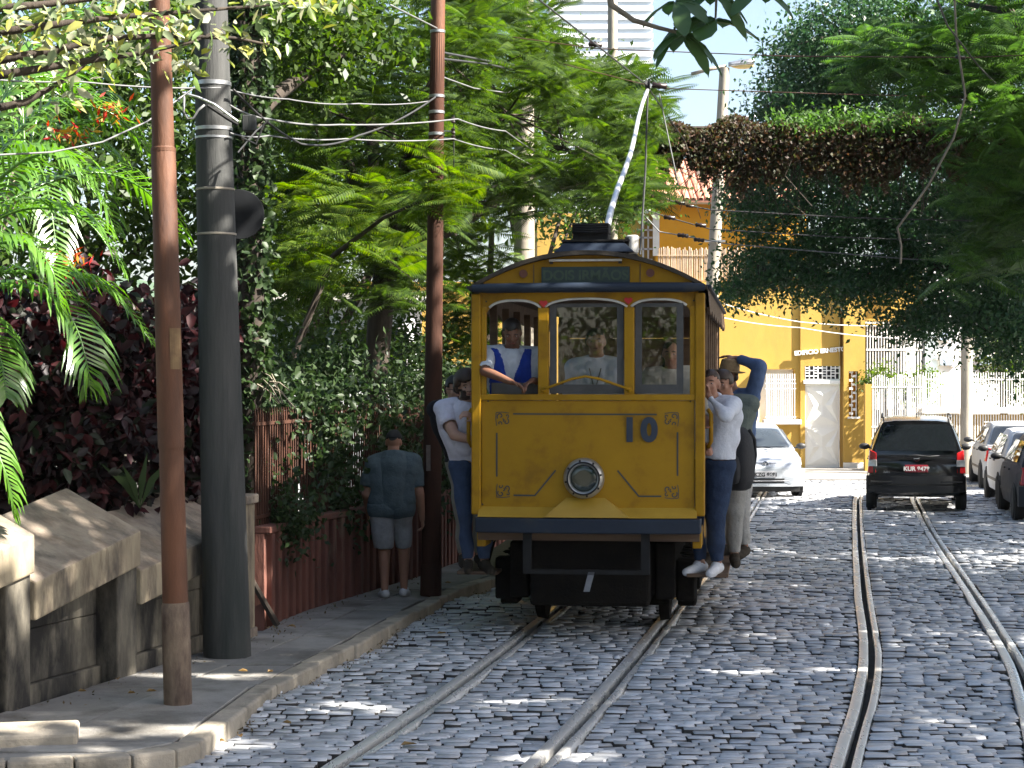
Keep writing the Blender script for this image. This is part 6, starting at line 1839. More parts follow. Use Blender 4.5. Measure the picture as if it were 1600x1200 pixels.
# ---- fallen leaves
LY = leafm('leaf_dry', [C(.35,.26,.07), C(.25,.16,.06), C(.18,.10,.05)], .2, .7)
def fallen(px, py, up, sz, label, grp=None, rot=0.):
    c_ = G(px, py, up)
    V = [(-sz*.5, 0, .004), (-sz*.15, sz*.28, .02), (sz*.25, sz*.22, .012), (sz*.55, 0, .004), (sz*.2, -sz*.24, .02), (-sz*.2, -sz*.25, .014), (0, 0, .002)]
    me = bpy.data.meshes.new('fallen_leaf'); me.from_pydata(V, [], [(i, (i+1) % 6, 6) for i in range(6)]); me.materials.append(LY)
    o = link(bpy.data.objects.new('fallen_leaf', me)); o.location = (c_[0], c_[1], c_[2] + .025); o.rotation_euler = (0, 0, rot)
    tag(o, label, 'leaf', grp)
fallen(638, 1171, .0, .10, 'large yellow fallen leaf on the cobbles between the left rails', None, .4)
for i, (px, py, up) in enumerate(((128, 1087, .1), (205, 1090, .1), (236, 1087, .1), (183, 1068, .1), (380, 1055, .1), (422, 1056, .1), (456, 984, .1), (418, 987, .1), (700, 915, .1), (360, 1140, .0), (345, 1165, .0), (375, 1158, .0), (790, 940, .0), (690, 995, .0), (245, 1178, .0), (300, 1180, .0), (620, 990, .0), (448, 1137, .0))):
    fallen(px, py, up, VR.uniform(.04, .09), 'small dry fallen leaf lying on the pavement slabs' if up else 'small dry fallen leaf lying on the cobbles by the kerb', 'fallen leaves on the pavement' if up else 'fallen leaves on the cobbles', VR.uniform(0, 3))

# ---- trees and palm behind the camera: they shade the street and show in the tram's window glass
bushy('garden_tree', 'broad green tree on the left behind the camera', [(np.array((-3.0, -7, 3.4)), (2.4, 1.6, 2.0)), (np.array((.5, -9, 4.5)), (2.4, 1.6, 2.4)), (np.array((3.0, -8, 3.6)), (1.8, 1.6, 2.0)), (np.array((-.5, -8, 2.0)), (2.0, 1.0, 1.2))], 9000, .22, LF, (-2.5, -8, 0), sig=.4)
p3_ = np.array((.2, -5.2, 0.0))
palm3 = thing('palm_tree', 'palm standing behind the camera', 'palm', p3_)
MB().tube([(0, 0, 0), (.05, 0, 1.6), (.0, 0, 3.4)], [.14, .12, .09], 10).build('trunk', M['barklight'], palm3, smooth=True)
for k in range(12):
    a = 2*math.pi*k/12 + .2; l = VR.uniform(1.5, 2.0)
    e = lambda f, z: p3_ + np.array((math.cos(a)*l*f, math.sin(a)*l*f, 3.4 + z))
    palm_frond([e(0, 0), e(.35, .45), e(.75, .3), e(1.0, -.5)], .45, n=26, parent=palm3, off=p3_)
# unseen trees added above and behind the camera to block sky light
for i, (b0, cl, lb) in enumerate((
        ((-6.2, 5.5, 0), [((-5.4, 6.5, 7.8), (2.2, 2.6, 1.0)), ((-6.8, 11.5, 8.2), (2.4, 2.8, 1.1)), ((-5.0, 1.5, 7.6), (2.6, 2.8, 1.1)), ((-8.2, 7.0, 7.4), (2.2, 3.0, 1.6))], 'unseen tall tree added on the left to block sky light, crown above the picture'),
        ((5.6, -4.0, 0), [((2.6, -2.0, 9.0), (3.2, 3.0, 1.2)), ((-1.2, -3.5, 8.6), (2.8, 3.0, 1.2)), ((6.0, -7.0, 7.0), (3.0, 2.6, 2.6))], 'unseen tall tree added behind the camera to block sky light, crown above the street'))):
    cl = [(np.array(c), r) for c, r in cl]
    P_, tw = clump_points(cl, 13000, sub=24, sig=.5, shell=.2)
    V8 = leaves(P_, .32, up=1.0, aspect=.55)
    b0 = np.array(b0, float)
    tree('street_tree', lb, b0, [b0, b0 + (0, 0, 2.6), b0 + (.1, 0, 5), cl[0][0]], [.28, .24, .2, .1], V8, LR, [([b0 + (.1, 0, 4.8), c[0]], [.12, .04]) for c in cl[1:]])

# ================================================================ people
def unit(v):
    v = np.asarray(v, float); return v / (np.linalg.norm(v) + 1e-9)

def cap_mesh(V, Fs, a, b, ra, rb, n=12):
    a = np.asarray(a, float); b = np.asarray(b, float)
    ax = unit(b - a)
    e1 = unit(np.cross(ax, (0.3, 0.9, 0.2) if abs(ax[2]) > .7 else (0, 0, 1))); e2 = np.cross(ax, e1)
    prof = []
    for k in range(5):
        t = math.pi / 2 * k / 4
        prof.append((a - ax * ra * math.cos(t), ra * math.sin(t) + 1e-4))
    for k in range(5):
        t = math.pi / 2 * k / 4
        prof.append((b + ax * rb * math.sin(t), rb * math.cos(t) + 1e-4))
    base = len(V)
    for c, r in prof:
        for i in range(n):
            t = 2 * math.pi * i / n
            V.append(c + (e1 * math.cos(t) + e2 * math.sin(t)) * r)
    m = len(prof)
    for j in range(m - 1):
        for i in range(n):
            i2 = (i + 1) % n
            Fs.append((base+j*n+i, base+j*n+i2, base+(j+1)*n+i2, base+(j+1)*n+i))
    Fs.append(tuple(base + i for i in range(n-1, -1, -1)))
    Fs.append(tuple(base + (m-1)*n + i for i in range(n)))

def ell_mesh(V, Fs, c, r, Mx, nu=18, nv=12):
    base = len(V)
    for j in range(nv + 1):
        th = math.pi * j / nv
        for i in range(nu):
            a = 2 * math.pi * i / nu
            v = np.array((r[0]*math.sin(th)*math.cos(a), r[1]*math.sin(th)*math.sin(a), r[2]*math.cos(th)))
            V.append(np.asarray(c) + Mx @ v)
    for j in range(nv):
        for i in range(nu):
            i2 = (i + 1) % nu
            Fs.append((base+j*nu+i, base+(j+1)*nu+i, base+(j+1)*nu+i2, base+j*nu+i2))

def ik(a, b, l1, l2, hint):
    a = np.asarray(a, float); b = np.asarray(b, float)
    d = np.linalg.norm(b - a); dirn = unit(b - a)
    if d > (l1 + l2) * .995:
        b = a + dirn * (l1 + l2) * .995; d = (l1 + l2) * .995
    x = (l1*l1 - l2*l2 + d*d) / (2*d)
    h = math.sqrt(max(0, l1*l1 - x*x))
    hv = np.asarray(hint, float); hv = unit(hv - dirn * np.dot(hv, dirn))
    return a + dirn * x + hv * h, b

SKIN = {}
def skin(name, c):
    if name not in SKIN:
        m = pm('skin_' + name, C(*c), C(*[v * .85 for v in c]), 12, .5, spec=.35)
        for nd in m.node_tree.nodes:
            if nd.type == 'BSDF_PRINCIPLED':
                nd.inputs['Subsurface Weight'].default_value = .12
                nd.inputs['Subsurface Radius'].default_value = (.02, .008, .004)
        SKIN[name] = m
    return SKIN[name]

def cloth(name, c, c2=None, **k):
    return pm('cloth_' + name, C(*c), C(*(c2 or [v * .82 for v in c])), k.pop('scale', 14), .9, spec=.12, bump=.7, bscale=k.pop('bscale', 11), bdist=.03, **k)

WD = np.random.default_rng(5)
WK = [(unit(WD.normal(size=3) * np.array((1, 1, 1.4))) * f_, WD.uniform(0, 6.3), 1.0 / f_) for f_ in (9, 12, 15, 19, 24, 30, 37, 46) for _ in range(2)]
def wobble(p_):
    q = np.zeros(len(p_))
    wq = p_ + .05 * np.sin(p_[:, [1, 2, 0]] * 11 + 1.3)
    for kv, ph, am in WK: q += np.sin(wq @ kv + ph) * am
    return q * 11.0

def person(label, loc, yaw, h, pose, skin_m, garments, hair=None, group=None, build=1.0, voxel=.0105, beard=None, cap=None, glasses=False, eyes=True, name='person', smile=True, hands=True):
    """pose: joints in the person's own frame (x to their right, y forward, z up), metres"""
    root = thing(name, label, 'person', loc, yaw, group)
    k = h
    b = build
    J = {}
    J['hipR'] = np.array((.052*k, 0, .52*k)); J['hipL'] = np.array((-.052*k, 0, .52*k))
    J['pel'] = np.array((0, 0, .545*k)); J['chest'] = np.array((0, .0, .72*k)); J['neck'] = np.array((0, -.005*k, .825*k))
    J['head'] = np.array((0, .014*k, .915*k))
    J['shR'] = np.array((.106*k*b**.5, -.004*k, .788*k)); J['shL'] = np.array((-.106*k*b**.5, -.004*k, .788*k))
    J['wrR'] = np.array((.155*k, .03*k, .47*k)); J['wrL'] = np.array((-.155*k, .03*k, .47*k))
    J['ankR'] = np.array((.06*k, -.01*k, .045*k)); J['ankL'] = np.array((-.06*k, -.01*k, .045*k))
    ehR = pose.get('ehR', (.4, -1, -.2)); ehL = pose.get('ehL', (-.4, -1, -.2))
    khR = pose.get('khR', (.1, 1, 0)); khL = pose.get('khL', (-.1, 1, 0))
    for q in pose:
        if q in J: J[q] = np.asarray(pose[q], float)
    J['elR'], J['wrR'] = ik(J['shR'], J['wrR'], .175*k, .150*k, ehR)
    J['elL'], J['wrL'] = ik(J['shL'], J['wrL'], .175*k, .150*k, ehL)
    J['knR'], J['ankR'] = ik(J['hipR'], J['ankR'], .245*k, .235*k, khR)
    J['knL'], J['ankL'] = ik(J['hipL'], J['ankL'], .245*k, .235*k, khL)
    hf = unit(pose.get('hfwd', (0, 1, 0))); hu = unit(pose.get('hup', (0, 0, 1)))
    hr = unit(np.cross(hf, hu)); hu = np.cross(hr, hf)
    HM = np.column_stack((hr, hf, hu))
    bones = []     # label, a, b, ra, rb
    B = lambda n_, a_, b_, r1, r2: bones.append((n_, np.asarray(a_, float), np.asarray(b_, float), r1*k, r2*k))
    pel, che, nec = J['pel'], J['chest'], J['neck']
    for s in 'RL':
        sg = 1 if s == 'R' else -1
        sh = J['sh'+s]; hp = J['hip'+s]
        inn = sh * .70 + (nec*.5+che*.5) * .30
        B('torso', inn - (0, 0, .03*k), hp + (0, 0, .06*k), .056*b, .060*b)
        B('torso', nec + (0, 0, .002*k), sh, .034, .038)
        B('uarm'+s, sh, J['el'+s], .033*b**.5, .026*b**.5)
        B('farm'+s, J['el'+s], J['wr'+s], .0265*b**.5, .0165)
        B('pelv', pel - (sg*-.03*k, 0, .01*k), hp, .058*b, .056*b)
        B('thigh'+s, hp, J['kn'+s], .053*b, .034*b**.5)
        B('shin'+s, J['kn'+s], J['ank'+s], .034*b**.5, .021)
        ft = unit(pose.get('toe'+s, (sg*.18, 1, -.12)))
        an = J['ank'+s]
        heel = an + np.array((0, 0, -.022*k)) - ft * .018*k
        ball = an + np.array((0, 0, -.028*k)) + ft * .075*k
        B('foot'+s, heel, ball, .021, .020)
        B('foot'+s, ball, ball + ft*.03*k, .020, .015)
        B('foot'+s, an, ball - ft*.03*k, .021, .019)
        # hand: palm and five fingers
        if hands:
            d_ = unit(pose.get('hdir'+s, J['wr'+s] - J['el'+s]))
            pn = np.asarray(pose.get('palm'+s, (-sg, .2, 0)), float)      # palm normal
            pn = unit(pn - d_ * np.dot(pn, d_)); sd = np.cross(d_, pn) * sg      # towards the thumb side
            wr = J['wr'+s]
            if np.dot(sd, np.asarray(pose.get('thumb'+s, (0, 1, .3)), float)) < 0: sd = -sd
            hl = .105*k/.19 * .19
            u_ = .0058*k
            pc = wr + d_ * .030*k
            B('hand'+s, wr, wr + d_*.012*k, .0165, .016)
            for fi, (o_, ln_) in enumerate(((.0165, .94), (.0055, 1.0), (-.0055, .95), (-.0155, .76))):
                kn_ = wr + d_ * .052*k + sd * o_*k
                B('hand'+s, wr + d_*.010*k + sd*o_*.6*k, kn_, .0085, .0078)
                cu = pose.get('curl'+s, .5)
                d1 = unit(d_ * math.cos(cu*.8) + pn * math.sin(cu*.8)); d2 = unit(d_ * math.cos(cu*1.9) + pn * math.sin(cu*1.9))
                m1 = kn_ + d1 * .026*k * ln_
                B('hand'+s, kn_, m1, .0068, .0062)
                B('hand'+s, m1, m1 + d2*.024*k*ln_, .0060, .0050)
            tb_ = wr + d_*.018*k + sd*.016*k
            t1 = tb_ + unit(d_*.8 + sd*.75 + pn*.35) * .028*k
            B('hand'+s, tb_, t1, .0085, .0068)
            B('hand'+s, t1, t1 + unit(d_ + sd*.2 + pn*.5)*.020*k, .0066, .0054)
    belly = pose.get('belly', .0)
    B('torso', che + (0, -.012*k, .03*k), pel + (0, -.004*k, .03*k), .070*b, .070*b)
    B('torso', nec + (0, .0, -.03*k), che, .058*b, .066*b)
    B('torso', che + (0, .02*k, -.10*k), pel + (0, .03*k*belly + .008*k, .06*k), .05*b, (.058 + .03*belly)*b)
    for sg in (-1, 1): B('pelv', pel + (sg*.030*k, -.014*k, .0), pel + (sg*.034*k, -.016*k, -.03*k), .047*b, .047*b)
    B('neck', nec - (0, 0, .02*k), J['head'] - hu*.035*k - hf*.008*k, .037, .034)
    V = []; Fs = []
    for (n_, a_, b_, r1, r2) in bones:
        cap_mesh(V, Fs, a_, b_, r1, r2, 8 if n_.startswith('hand') else 14)
    hc = J['head']; hs = .0715 * 1.72 / 1.72
    q = lambda x, y, z: hc + HM @ (np.array((x, y, z)) * k / 1.72)
    sc = k / 1.72
    ell_mesh(V, Fs, q(0, -.012, .022), np.array((.074, .093, .088)) * sc, HM)
    ell_mesh(V, Fs, q(0, .018, -.030), np.array((.060, .072, .078)) * sc, HM)
    ell_mesh(V, Fs, q(0, .045, -.078), np.array((.034, .036, .030)) * sc, HM)      # chin
    ell_mesh(V, Fs, q(0, .070, .020), np.array((.050, .018, .012)) * sc, HM, 14, 8)     # brow
    for sg in (-1, 1):
        ell_mesh(V, Fs, q(sg*.040, .060, -.028), np.array((.022, .022, .022)) * sc, HM, 12, 8)   # cheek
        ell_mesh(V, Fs, q(sg*.076, -.010, -.012), np.array((.011, .022, .033)) * sc, HM, 10, 8)  # ear
    cap_mesh(V, Fs, q(0, .083, .008), q(0, .100, -.030), .010*sc, .0165*sc, 8)           # nose
    ell_mesh(V, Fs, q(0, .082, -.060), np.array((.026, .012, .012)) * sc, HM, 12, 8)      # lips
    me = bpy.data.meshes.new('tmp'); me.from_pydata([tuple(v) for v in V], [], Fs)
    tmp = bpy.data.objects.new('tmp', me); col.objects.link(tmp)
    m1 = tmp.modifiers.new('r', 'REMESH'); m1.mode = 'VOXEL'; m1.voxel_size = voxel; m1.use_smooth_shade = True
    m2 = tmp.modifiers.new('s', 'SMOOTH'); m2.factor = .5; m2.iterations = 4
    dg = bpy.context.evaluated_depsgraph_get()
    bme = bpy.data.meshes.new_from_object(tmp.evaluated_get(dg))
    bpy.data.objects.remove(tmp); bpy.data.meshes.remove(me)
    bme.name = 'body'
    bme.materials.clear(); bme.materials.append(skin_m)
    bme.polygons.foreach_set('use_smooth', np.ones(len(bme.polygons), dtype=bool))
    link(bpy.data.objects.new('body', bme), root)
    nv = len(bme.vertices)
    P = np.empty(nv*3); bme.vertices.foreach_get('co', P); P = P.reshape(-1, 3)
    N = np.empty(nv*3); bme.vertices.foreach_get('normal', N); N = N.reshape(-1, 3)
    # label every vertex by its nearest bone
    bones.append(('head', hc - hu*.03*k, hc + hu*.015*k, .052*k, .052*k))
    best = np.full(nv, 1e9); lab = np.zeros(nv, dtype=int); tt = np.zeros(nv)
    names = []
    for i, (n_, a_, b_, r1, r2) in enumerate(bones):
        names.append(n_)
        ab = b_ - a_; L2_ = np.dot(ab, ab) + 1e-9
        t = np.clip((P - a_) @ ab / L2_, 0, 1)
        dist = np.linalg.norm(P - (a_ + t[:, None] * ab), axis=1) - (r1 + (r2 - r1) * t)
        mk = dist < best
        best[mk] = dist[mk]; lab[mk] = i; tt[mk] = t[mk]
    names = np.array(names)
    vl = names[lab]
    nf = len(bme.polygons)
    # faces of a remesh are quads
    fv = [tuple(p_.vertices) for p_ in bme.polygons]
    headP = (P - hc) @ HM / sc     # head frame
    def extract(nm, mat, vmask, off, fold=.004, parent=root, thick=True):
        fs = [f for f in fv if all(vmask[i] for i in f)]
        if not fs: return None
        used = sorted(set(i for f in fs for i in f)); ix = {v: j for j, v in enumerate(used)}
        U = np.array(used)
        p_ = P[U]; n_ = N[U]
        o_ = off[U] if hasattr(off, '__len__') else np.full(len(U), off)
        fo = fold * wobble(p_)
        Q = p_ + n_ * (o_ + fo)[:, None]
        F2 = [tuple(ix[i] for i in f) for f in fs]
        # turn the hems inwards so the cloth has thickness
        if thick:
            cnt = {}
            for f in F2:
                for a_, b_ in zip(f, f[1:] + f[:1]):
                    e = (min(a_, b_), max(a_, b_)); cnt.setdefault(e, []).append((a_, b_))
            inner = p_ + n_ * (-.004)
            Ql = list(Q); m_ = {}
            for e, l_ in cnt.items():
                if len(l_) == 1:
                    a_, b_ = l_[0]
                    for v_ in (a_, b_):
                        if v_ not in m_: m_[v_] = len(Ql); Ql.append(inner[v_])
                    F2.append((b_, a_, m_[a_], m_[b_]))
            Q = Ql
        me_ = bpy.data.meshes.new(nm); me_.from_pydata([tuple(v) for v in Q], [], F2)
        me_.polygons.foreach_set('use_smooth', [True]*len(F2)); me_.materials.append(mat)
        o2 = link(bpy.data.objects.new(nm, me_), parent)
        if nm not in ('hair', 'beard', 'shoe', 'cap'):
            ms = o2.modifiers.new('s', 'SMOOTH'); ms.factor = .5; ms.iterations = 10 if nm in ('shorts', 't_shirt') else 4
        return o2
    def sel(entries):
        mk = np.zeros(nv, bool)
        for e in entries:
            n_, t0, t1 = e[:3]
            m_ = np.char.startswith(vl, n_) & (tt >= t0) & (tt <= t1)
            if len(e) > 3: m_ &= (P[:, 2] >= e[3]*k) & (P[:, 2] <= e[4]*k)
            mk |= m_
        return mk
    covered = np.zeros(nv, bool)
    for g_ in garments:
        gn, gm, ent, off, fold = g_[:5]
        mk_ = sel(ent)
        if len(g_) > 5: mk_ &= g_[5](P[:, 0], P[:, 1], P[:, 2])
        extract(gn, gm, mk_, off, fold)
        covered |= mk_
    P2 = P.copy(); P2[covered] -= N[covered] * .012
    bme.vertices.foreach_set('co', P2.astype(np.float32).ravel()); bme.update()
    hx, hy, hz = headP[:, 0], headP[:, 1], headP[:, 2]
    inhead = (vl == 'head') | (vl == 'neck')
    if hair:
        hm, style = hair
        nz = .010*np.sin(hx*60)*np.sin(hy*55+hz*30)
        if style == 'short': mk = inhead & ((hz > .045 + nz) | ((hy < -.005 + nz) & (hz > -.045)) | ((hy < .03) & (hz > .02 + nz))); of = .011; fo = .004
        elif style == 'curly': mk = inhead & ((hz > .038 + nz) | ((hy < .01 + nz) & (hz > -.05)) | ((hy < .04) & (hz > .01 + nz))); of = .024; fo = .011
        elif style == 'bald': mk = inhead & (hy < .01 + nz) & (hz > -.04) & (hz < .055); of = .006; fo = .002
        elif style == 'long': mk = (inhead & ((hz > .045 + nz) | (hy < .012 + nz))) | ((vl == 'torso') & (hy < -.0) & (hz > -.24) & (np.abs(hx) < .10)); of = .020; fo = .006
        elif style == 'fringe': mk = inhead & ((hz > .03 + nz) | ((hy < .02 + nz) & (hz > -.09))); of = .020; fo = .006
        extract('hair', hm, mk, of, fo)
    if beard: extract('beard', beard, inhead & (hy > .0) & (hz < -.038 + .02*np.abs(hx)/.05) & (hz > -.115) & ~((np.abs(hx) < .026) & (hz > -.072) & (hz < -.048)), .004, .002)
    if cap is not None:
        extract('cap', cap, inhead & (hz > .02 - .10*(hy+.02)*.3), .018, .002)
        pk = MB(); rr = []
        for t in np.linspace(-1.1, 1.1, 11):
            rr.append([tuple(q(.085*math.sin(t), .075*math.cos(t), .045)), tuple(q(.095*math.sin(t), .075*math.cos(t)+.065*math.cos(t), .030)), tuple(q(.095*math.sin(t), .075*math.cos(t)+.065*math.cos(t), .024)), tuple(q(.085*math.sin(t), .075*math.cos(t), .038))])
        pk.loft(rr).build('cap_peak', cap, root, smooth=True)
    if eyes:
        for sg in (-1, 1):
            e = MB().ell(q(sg*.031, .0725, -.003), (.0115*sc, .0075*sc, .0050*sc), 12, 8, Matrix(HM.tolist())).build('eye', EYE, root, smooth=True)
            MB().ell(q(sg*.031, .0785, -.0032), (.0052*sc, .003*sc, .0050*sc), 10, 6, Matrix(HM.tolist())).build('iris', M['black'], e, smooth=True)
            MB().tube([q(sg*.014, .090, .017), q(sg*.032, .087, .022), q(sg*.050, .076, .016)], [.003*sc, .0045*sc, .003*sc], 6).build('eyebrow', hair[0] if hair else M['black'], root)
        MB().tube([q(-.024, .080, -.058), q(-.010, .091, -.0625), q(.010, .091, -.0625), q(.024, .080, -.058)], [.002*sc, .0045*sc, .0045*sc, .002*sc], 6).build('mouth', pm('lips', C(.22,.06,.05), C(.18,.05,.04), 9, .5), root, smooth=True)
    if glasses:
        g = MB()
        for sg in (-1, 1):
            g.tube([q(sg*.033 + .022*math.cos(t), .092 - .008*abs(math.cos(t)), -.004 + .017*math.sin(t)) for t in np.linspace(0, 2*math.pi, 15)], .0028*sc, 5)
            g.tube([q(sg*.055, .086, 0), q(sg*.082, .0, .0)], .0025*sc, 5)
        g.tube([q(-.012, .094, .0), q(.012, .094, .0)], .0028*sc, 5)
        g.build('glasses', M['black'], root)
    root['_r'] = 1
    del root['_r']
    return root, J, q

EYE = pm('eye_shaded', C(.34,.30,.28), C(.30,.27,.25), 9, .4)  # eye white greyed to carry the shade of the sockets
def toloc(p, loc, yaw):
    d_ = np.asarray(p, float) - np.asarray(loc, float)
    c, s_ = math.cos(-yaw), math.sin(-yaw)
    return np.array((d_[0]*c - d_[1]*s_, d_[0]*s_ + d_[1]*c, d_[2]))

SK_DARK = skin('brown', (.16, .075, .045)); SK_MID = skin('tan', (.34, .17, .11)); SK_LIGHT = skin('light', (.42, .24, .17))
HAIR_BLACK = pm('hair_black', C(.012,.010,.009), C(.02,.016,.013), 60, .5)
HAIR_BROWN = pm('hair_brown', C(.045,.024,.013), C(.03,.017,.010), 60, .5)
HAIR_GREY = pm('hair_grey', C(.05,.048,.045), C(.03,.03,.03), 60, .55)
WHITE_T = cloth('white', (.60, .60, .64)); SHOE_W = cloth('shoe_white', (.62, .62, .64)); JEANS = cloth('jeans', (.022, .034, .065), (.03, .046, .085))
SHOE_D = cloth('shoe_dark', (.05, .04, .03))
FULL = [('torso', 0, 1), ('uarm', 0, 1), ('farm', 0, .93)]
TROU = [('pelv', 0, 1), ('thigh', 0, 1), ('shin', 0, .95)]
def shoes(m): return [('shoe', m, [('footR', 0, 1)], .010, .001), ('shoe', m, [('footL', 0, 1)], .010, .001)]

# 1. the man walking away on the pavement
p = G(615, 933, .1)
sweat = cloth('grey_tee', (.085, .115, .13), (.065, .09, .105))
shorts = cloth('cargo_grey', (.33, .33, .34), (.26, .26, .27))
person('man in a grey T-shirt, black cap and pale shorts walking away along the pavement', (p[0], p[1], p[2]), R(3), 1.66,
       dict(wrR=(.275, .03, .76), wrL=(-.25, .14, .82), ankR=(.10, .07, .075), ankL=(-.085, -.06, .075), ehR=(.25, -1, 0), ehL=(-.3, -1, 0), belly=.8, neck=(0, -.01, 1.355), head=(0, .02, 1.495), shR=(.185, 0, 1.275), shL=(-.185, 0, 1.275), palmR=(-1, .2, 0), palmL=(1, .2, 0), curlR=.7, hfwd=(.05, 1, -.12), toeR=(.2, 1, -.1), toeL=(-.2, 1, -.1)),
       SK_MID, [('shorts', shorts, [('pelv', 0, 1, 0, .50), ('thigh', 0, .98)], .024, .005),
                ('t_shirt', sweat, [('torso', 0, 1), ('neck', 0, .15), ('pelv', 0, 1, .465, 1), ('thigh', 0, .4, .465, 1), ('uarm', 0, .80)], .034, .006)] + shoes(SHOE_W),
       (HAIR_GREY, 'short'), build=1.22, cap=pm('cap_black', C(.012,.012,.014), C(.02,.02,.02), 9, .9), eyes=True, voxel=.009)

# ---- people on the tram: all share its heading
def on_tram(px, py_foot, ty, z):
    """tram-local spot -> world"""
    return TW(px, ty, z)

yaw_t = -TA + math.pi         # facing the camera
# 2. the driver at the open left window, right arm out of the side and resting on the sill
loc = TW(-.63, .42, 1.03)
L_ = lambda x, y, z: toloc(TW(x, y, z), loc, yaw_t)
vest = cloth('blue_vest', (.02, .05, .30), (.016, .04, .24)); lshirt = cloth('pale_shirt', (.50, .54, .60))
person('tram driver in a royal blue vest leaning out of the open left front window', loc, yaw_t, 1.70,
       dict(wrR=L_(-.63, -.07, tz(596)), wrL=L_(-.45, .06, tz(594)), ehR=(1.0, .5, -.1), ehL=(-.5, -.6, -.4), chest=(.02, .06, 1.22), neck=(.03, .09, 1.40), shR=(.235, .13, 1.375), shL=(-.18, .08, 1.375),
            head=(.02, .17, 1.56), hfwd=(-.12, 1, -.50), palmR=(0, .3, -1), palmL=(0, .3, -1), curlR=.5, curlL=.6, thumbR=(-.3, 1, 0), thumbL=(1, 0, 0), hdirR=(-.9, .1, -.35), hdirL=(.5, .6, -.3)),
       SK_DARK, [('trousers', JEANS, TROU, .016, .003), ('shirt', lshirt, [('torso', 0, 1), ('neck', 0, .25), ('uarm', 0, .95)], .014, .003),
                 ('vest', vest, [('torso', 0, 1), ('pelv', 0, 1, .53, 1)], .026, .003, lambda x, y, z: (np.abs(x - .03) < .175) & ~((y > .04) & (np.abs(x - .03) < .012 + (z - 1.16) * .36)) & (z < 1.42))] + shoes(SHOE_D), (HAIR_BLACK, 'short'), build=1.12, group='people riding on the tram')
# 3. person behind the middle pane
loc = TW(.02, .72, .93)
cshirt = cloth('pale_blue_shirt', (.58, .64, .74), (.50, .56, .66))
L_ = lambda x, y, z: toloc(TW(x, y, z), loc, yaw_t)
pr, J_, q_ = person('person in a pale blue shirt standing behind the middle front window', loc, yaw_t, 1.74,
       dict(wrR=L_(-.16, .45, 1.90), wrL=L_(.22, .45, 1.90)), SK_MID, [('trousers', JEANS, TROU, .016, .005), ('shirt', cshirt, FULL + [('neck', 0, .2), ('pelv', 0, 1, .54, 1)], .016, .005)] + shoes(SHOE_D),
       (HAIR_BLACK, 'short'), group='people riding on the tram')
MB().tube([(-.05, .13, 1.36), (-.015, .165, 1.22), (.0, .165, 1.20), (.015, .165, 1.22), (.05, .13, 1.36)], .005, 5).build('lanyard', M['black'], pr)
# 4. woman behind the right pane
loc = TW(.66, .66, .93)
L_ = lambda x, y, z: toloc(TW(x, y, z), loc, yaw_t)
cream = cloth('cream_sweater', (.50, .47, .40), (.42, .39, .33))
person('woman with long dark hair and cream top inside the right front window', loc, yaw_t, 1.62,
       dict(wrR=L_(.52, .28, 1.98), wrL=L_(.98, .25, 1.82), ehL=(-1, .0, -.1), ehR=(.5, -.6, -.6), shL=(-.19, 0, 1.30), palmL=(0, 1, 0)), SK_MID,
       [('trousers', JEANS, TROU, .014, .004), ('sweater', cream, FULL + [('pelv', 0, 1, .53, 1)], .018, .006)] + shoes(SHOE_D), (HAIR_BLACK, 'long'), group='people riding on the tram')
# 5. bearded man hanging on the left side
yl = -TA + math.pi + R(18)
loc = TW(-1.01, .58, .565)
L_ = lambda x, y, z: toloc(TW(x, y, z), loc, yl)
sh_w = cloth('white_tee', (.60, .58, .66), (.52, .50, .58))
person('bearded young man in white T-shirt and jeans hanging on the left of the tram', loc, yl, 1.74,
       dict(wrR=L_(-.90, .30, 1.66), wrL=L_(-.96, .22, 1.86), ehR=(1, .5, -.9), ehL=(.2, 1, -.6), pel=(.05, 0, .95), hipR=(.13, 0, .90), hipL=(-.05, 0, .90), chest=(.10, .03, 1.24), neck=(.10, .04, 1.42), head=(.085, .08, 1.575), shR=(.285, .0, 1.38), shL=(-.09, .05, 1.38),
            hfwd=(-.06, 1, -.08), hup=(.12, 0, 1), palmR=(0, 0, -1), palmL=(1, 0, 0), curlR=.9, curlL=.9, ankR=(.06, .0, .08), ankL=(-.07, .05, .08)),
       SK_LIGHT, [('jeans', cloth('jeans_mid', (.05, .075, .14), (.04, .06, .11)), TROU, .016, .005), ('t_shirt', sh_w, [('torso', 0, 1), ('neck', 0, .1), ('pelv', 0, 1, .535, 1), ('uarm', 0, .62)], .020, .006)] + shoes(SHOE_D),
       (HAIR_BROWN, 'curly'), beard=HAIR_BROWN, group='people riding on the tram', build=1.05)
# 6. man with glasses behind him
loc = TW(-1.16, 1.10, .565)
L_ = lambda x, y, z: toloc(TW(x, y, z), loc, yl)
blk = cloth('black_jacket', (.018, .018, .022))
person('man with glasses and black jacket, partly hidden behind the bearded man on the left', loc, yl, 1.72,
       dict(wrL=L_(-.90, 1.2, 2.0), wrR=L_(-.95, 1.0, 1.5), ehR=(.3, -1, -.5), neck=(.10, 0, 1.40), head=(.11, .04, 1.545), chest=(.08,0,1.22), shR=(.28,0,1.36), shL=(-.10,0,1.36), hfwd=(-.25, 1, -.05), ankR=(.03, 0, .08), ankL=(-.12, 0, .08)),
       SK_LIGHT, [('trousers', cloth('khaki', (.22, .20, .17)), TROU, .018, .005), ('jacket', blk, FULL + [('neck', 0, .2), ('pelv', 0, 1, .52, 1)], .022, .006)] + shoes(SHOE_D),
       (HAIR_BLACK, 'short'), glasses=True, group='people riding on the tram')
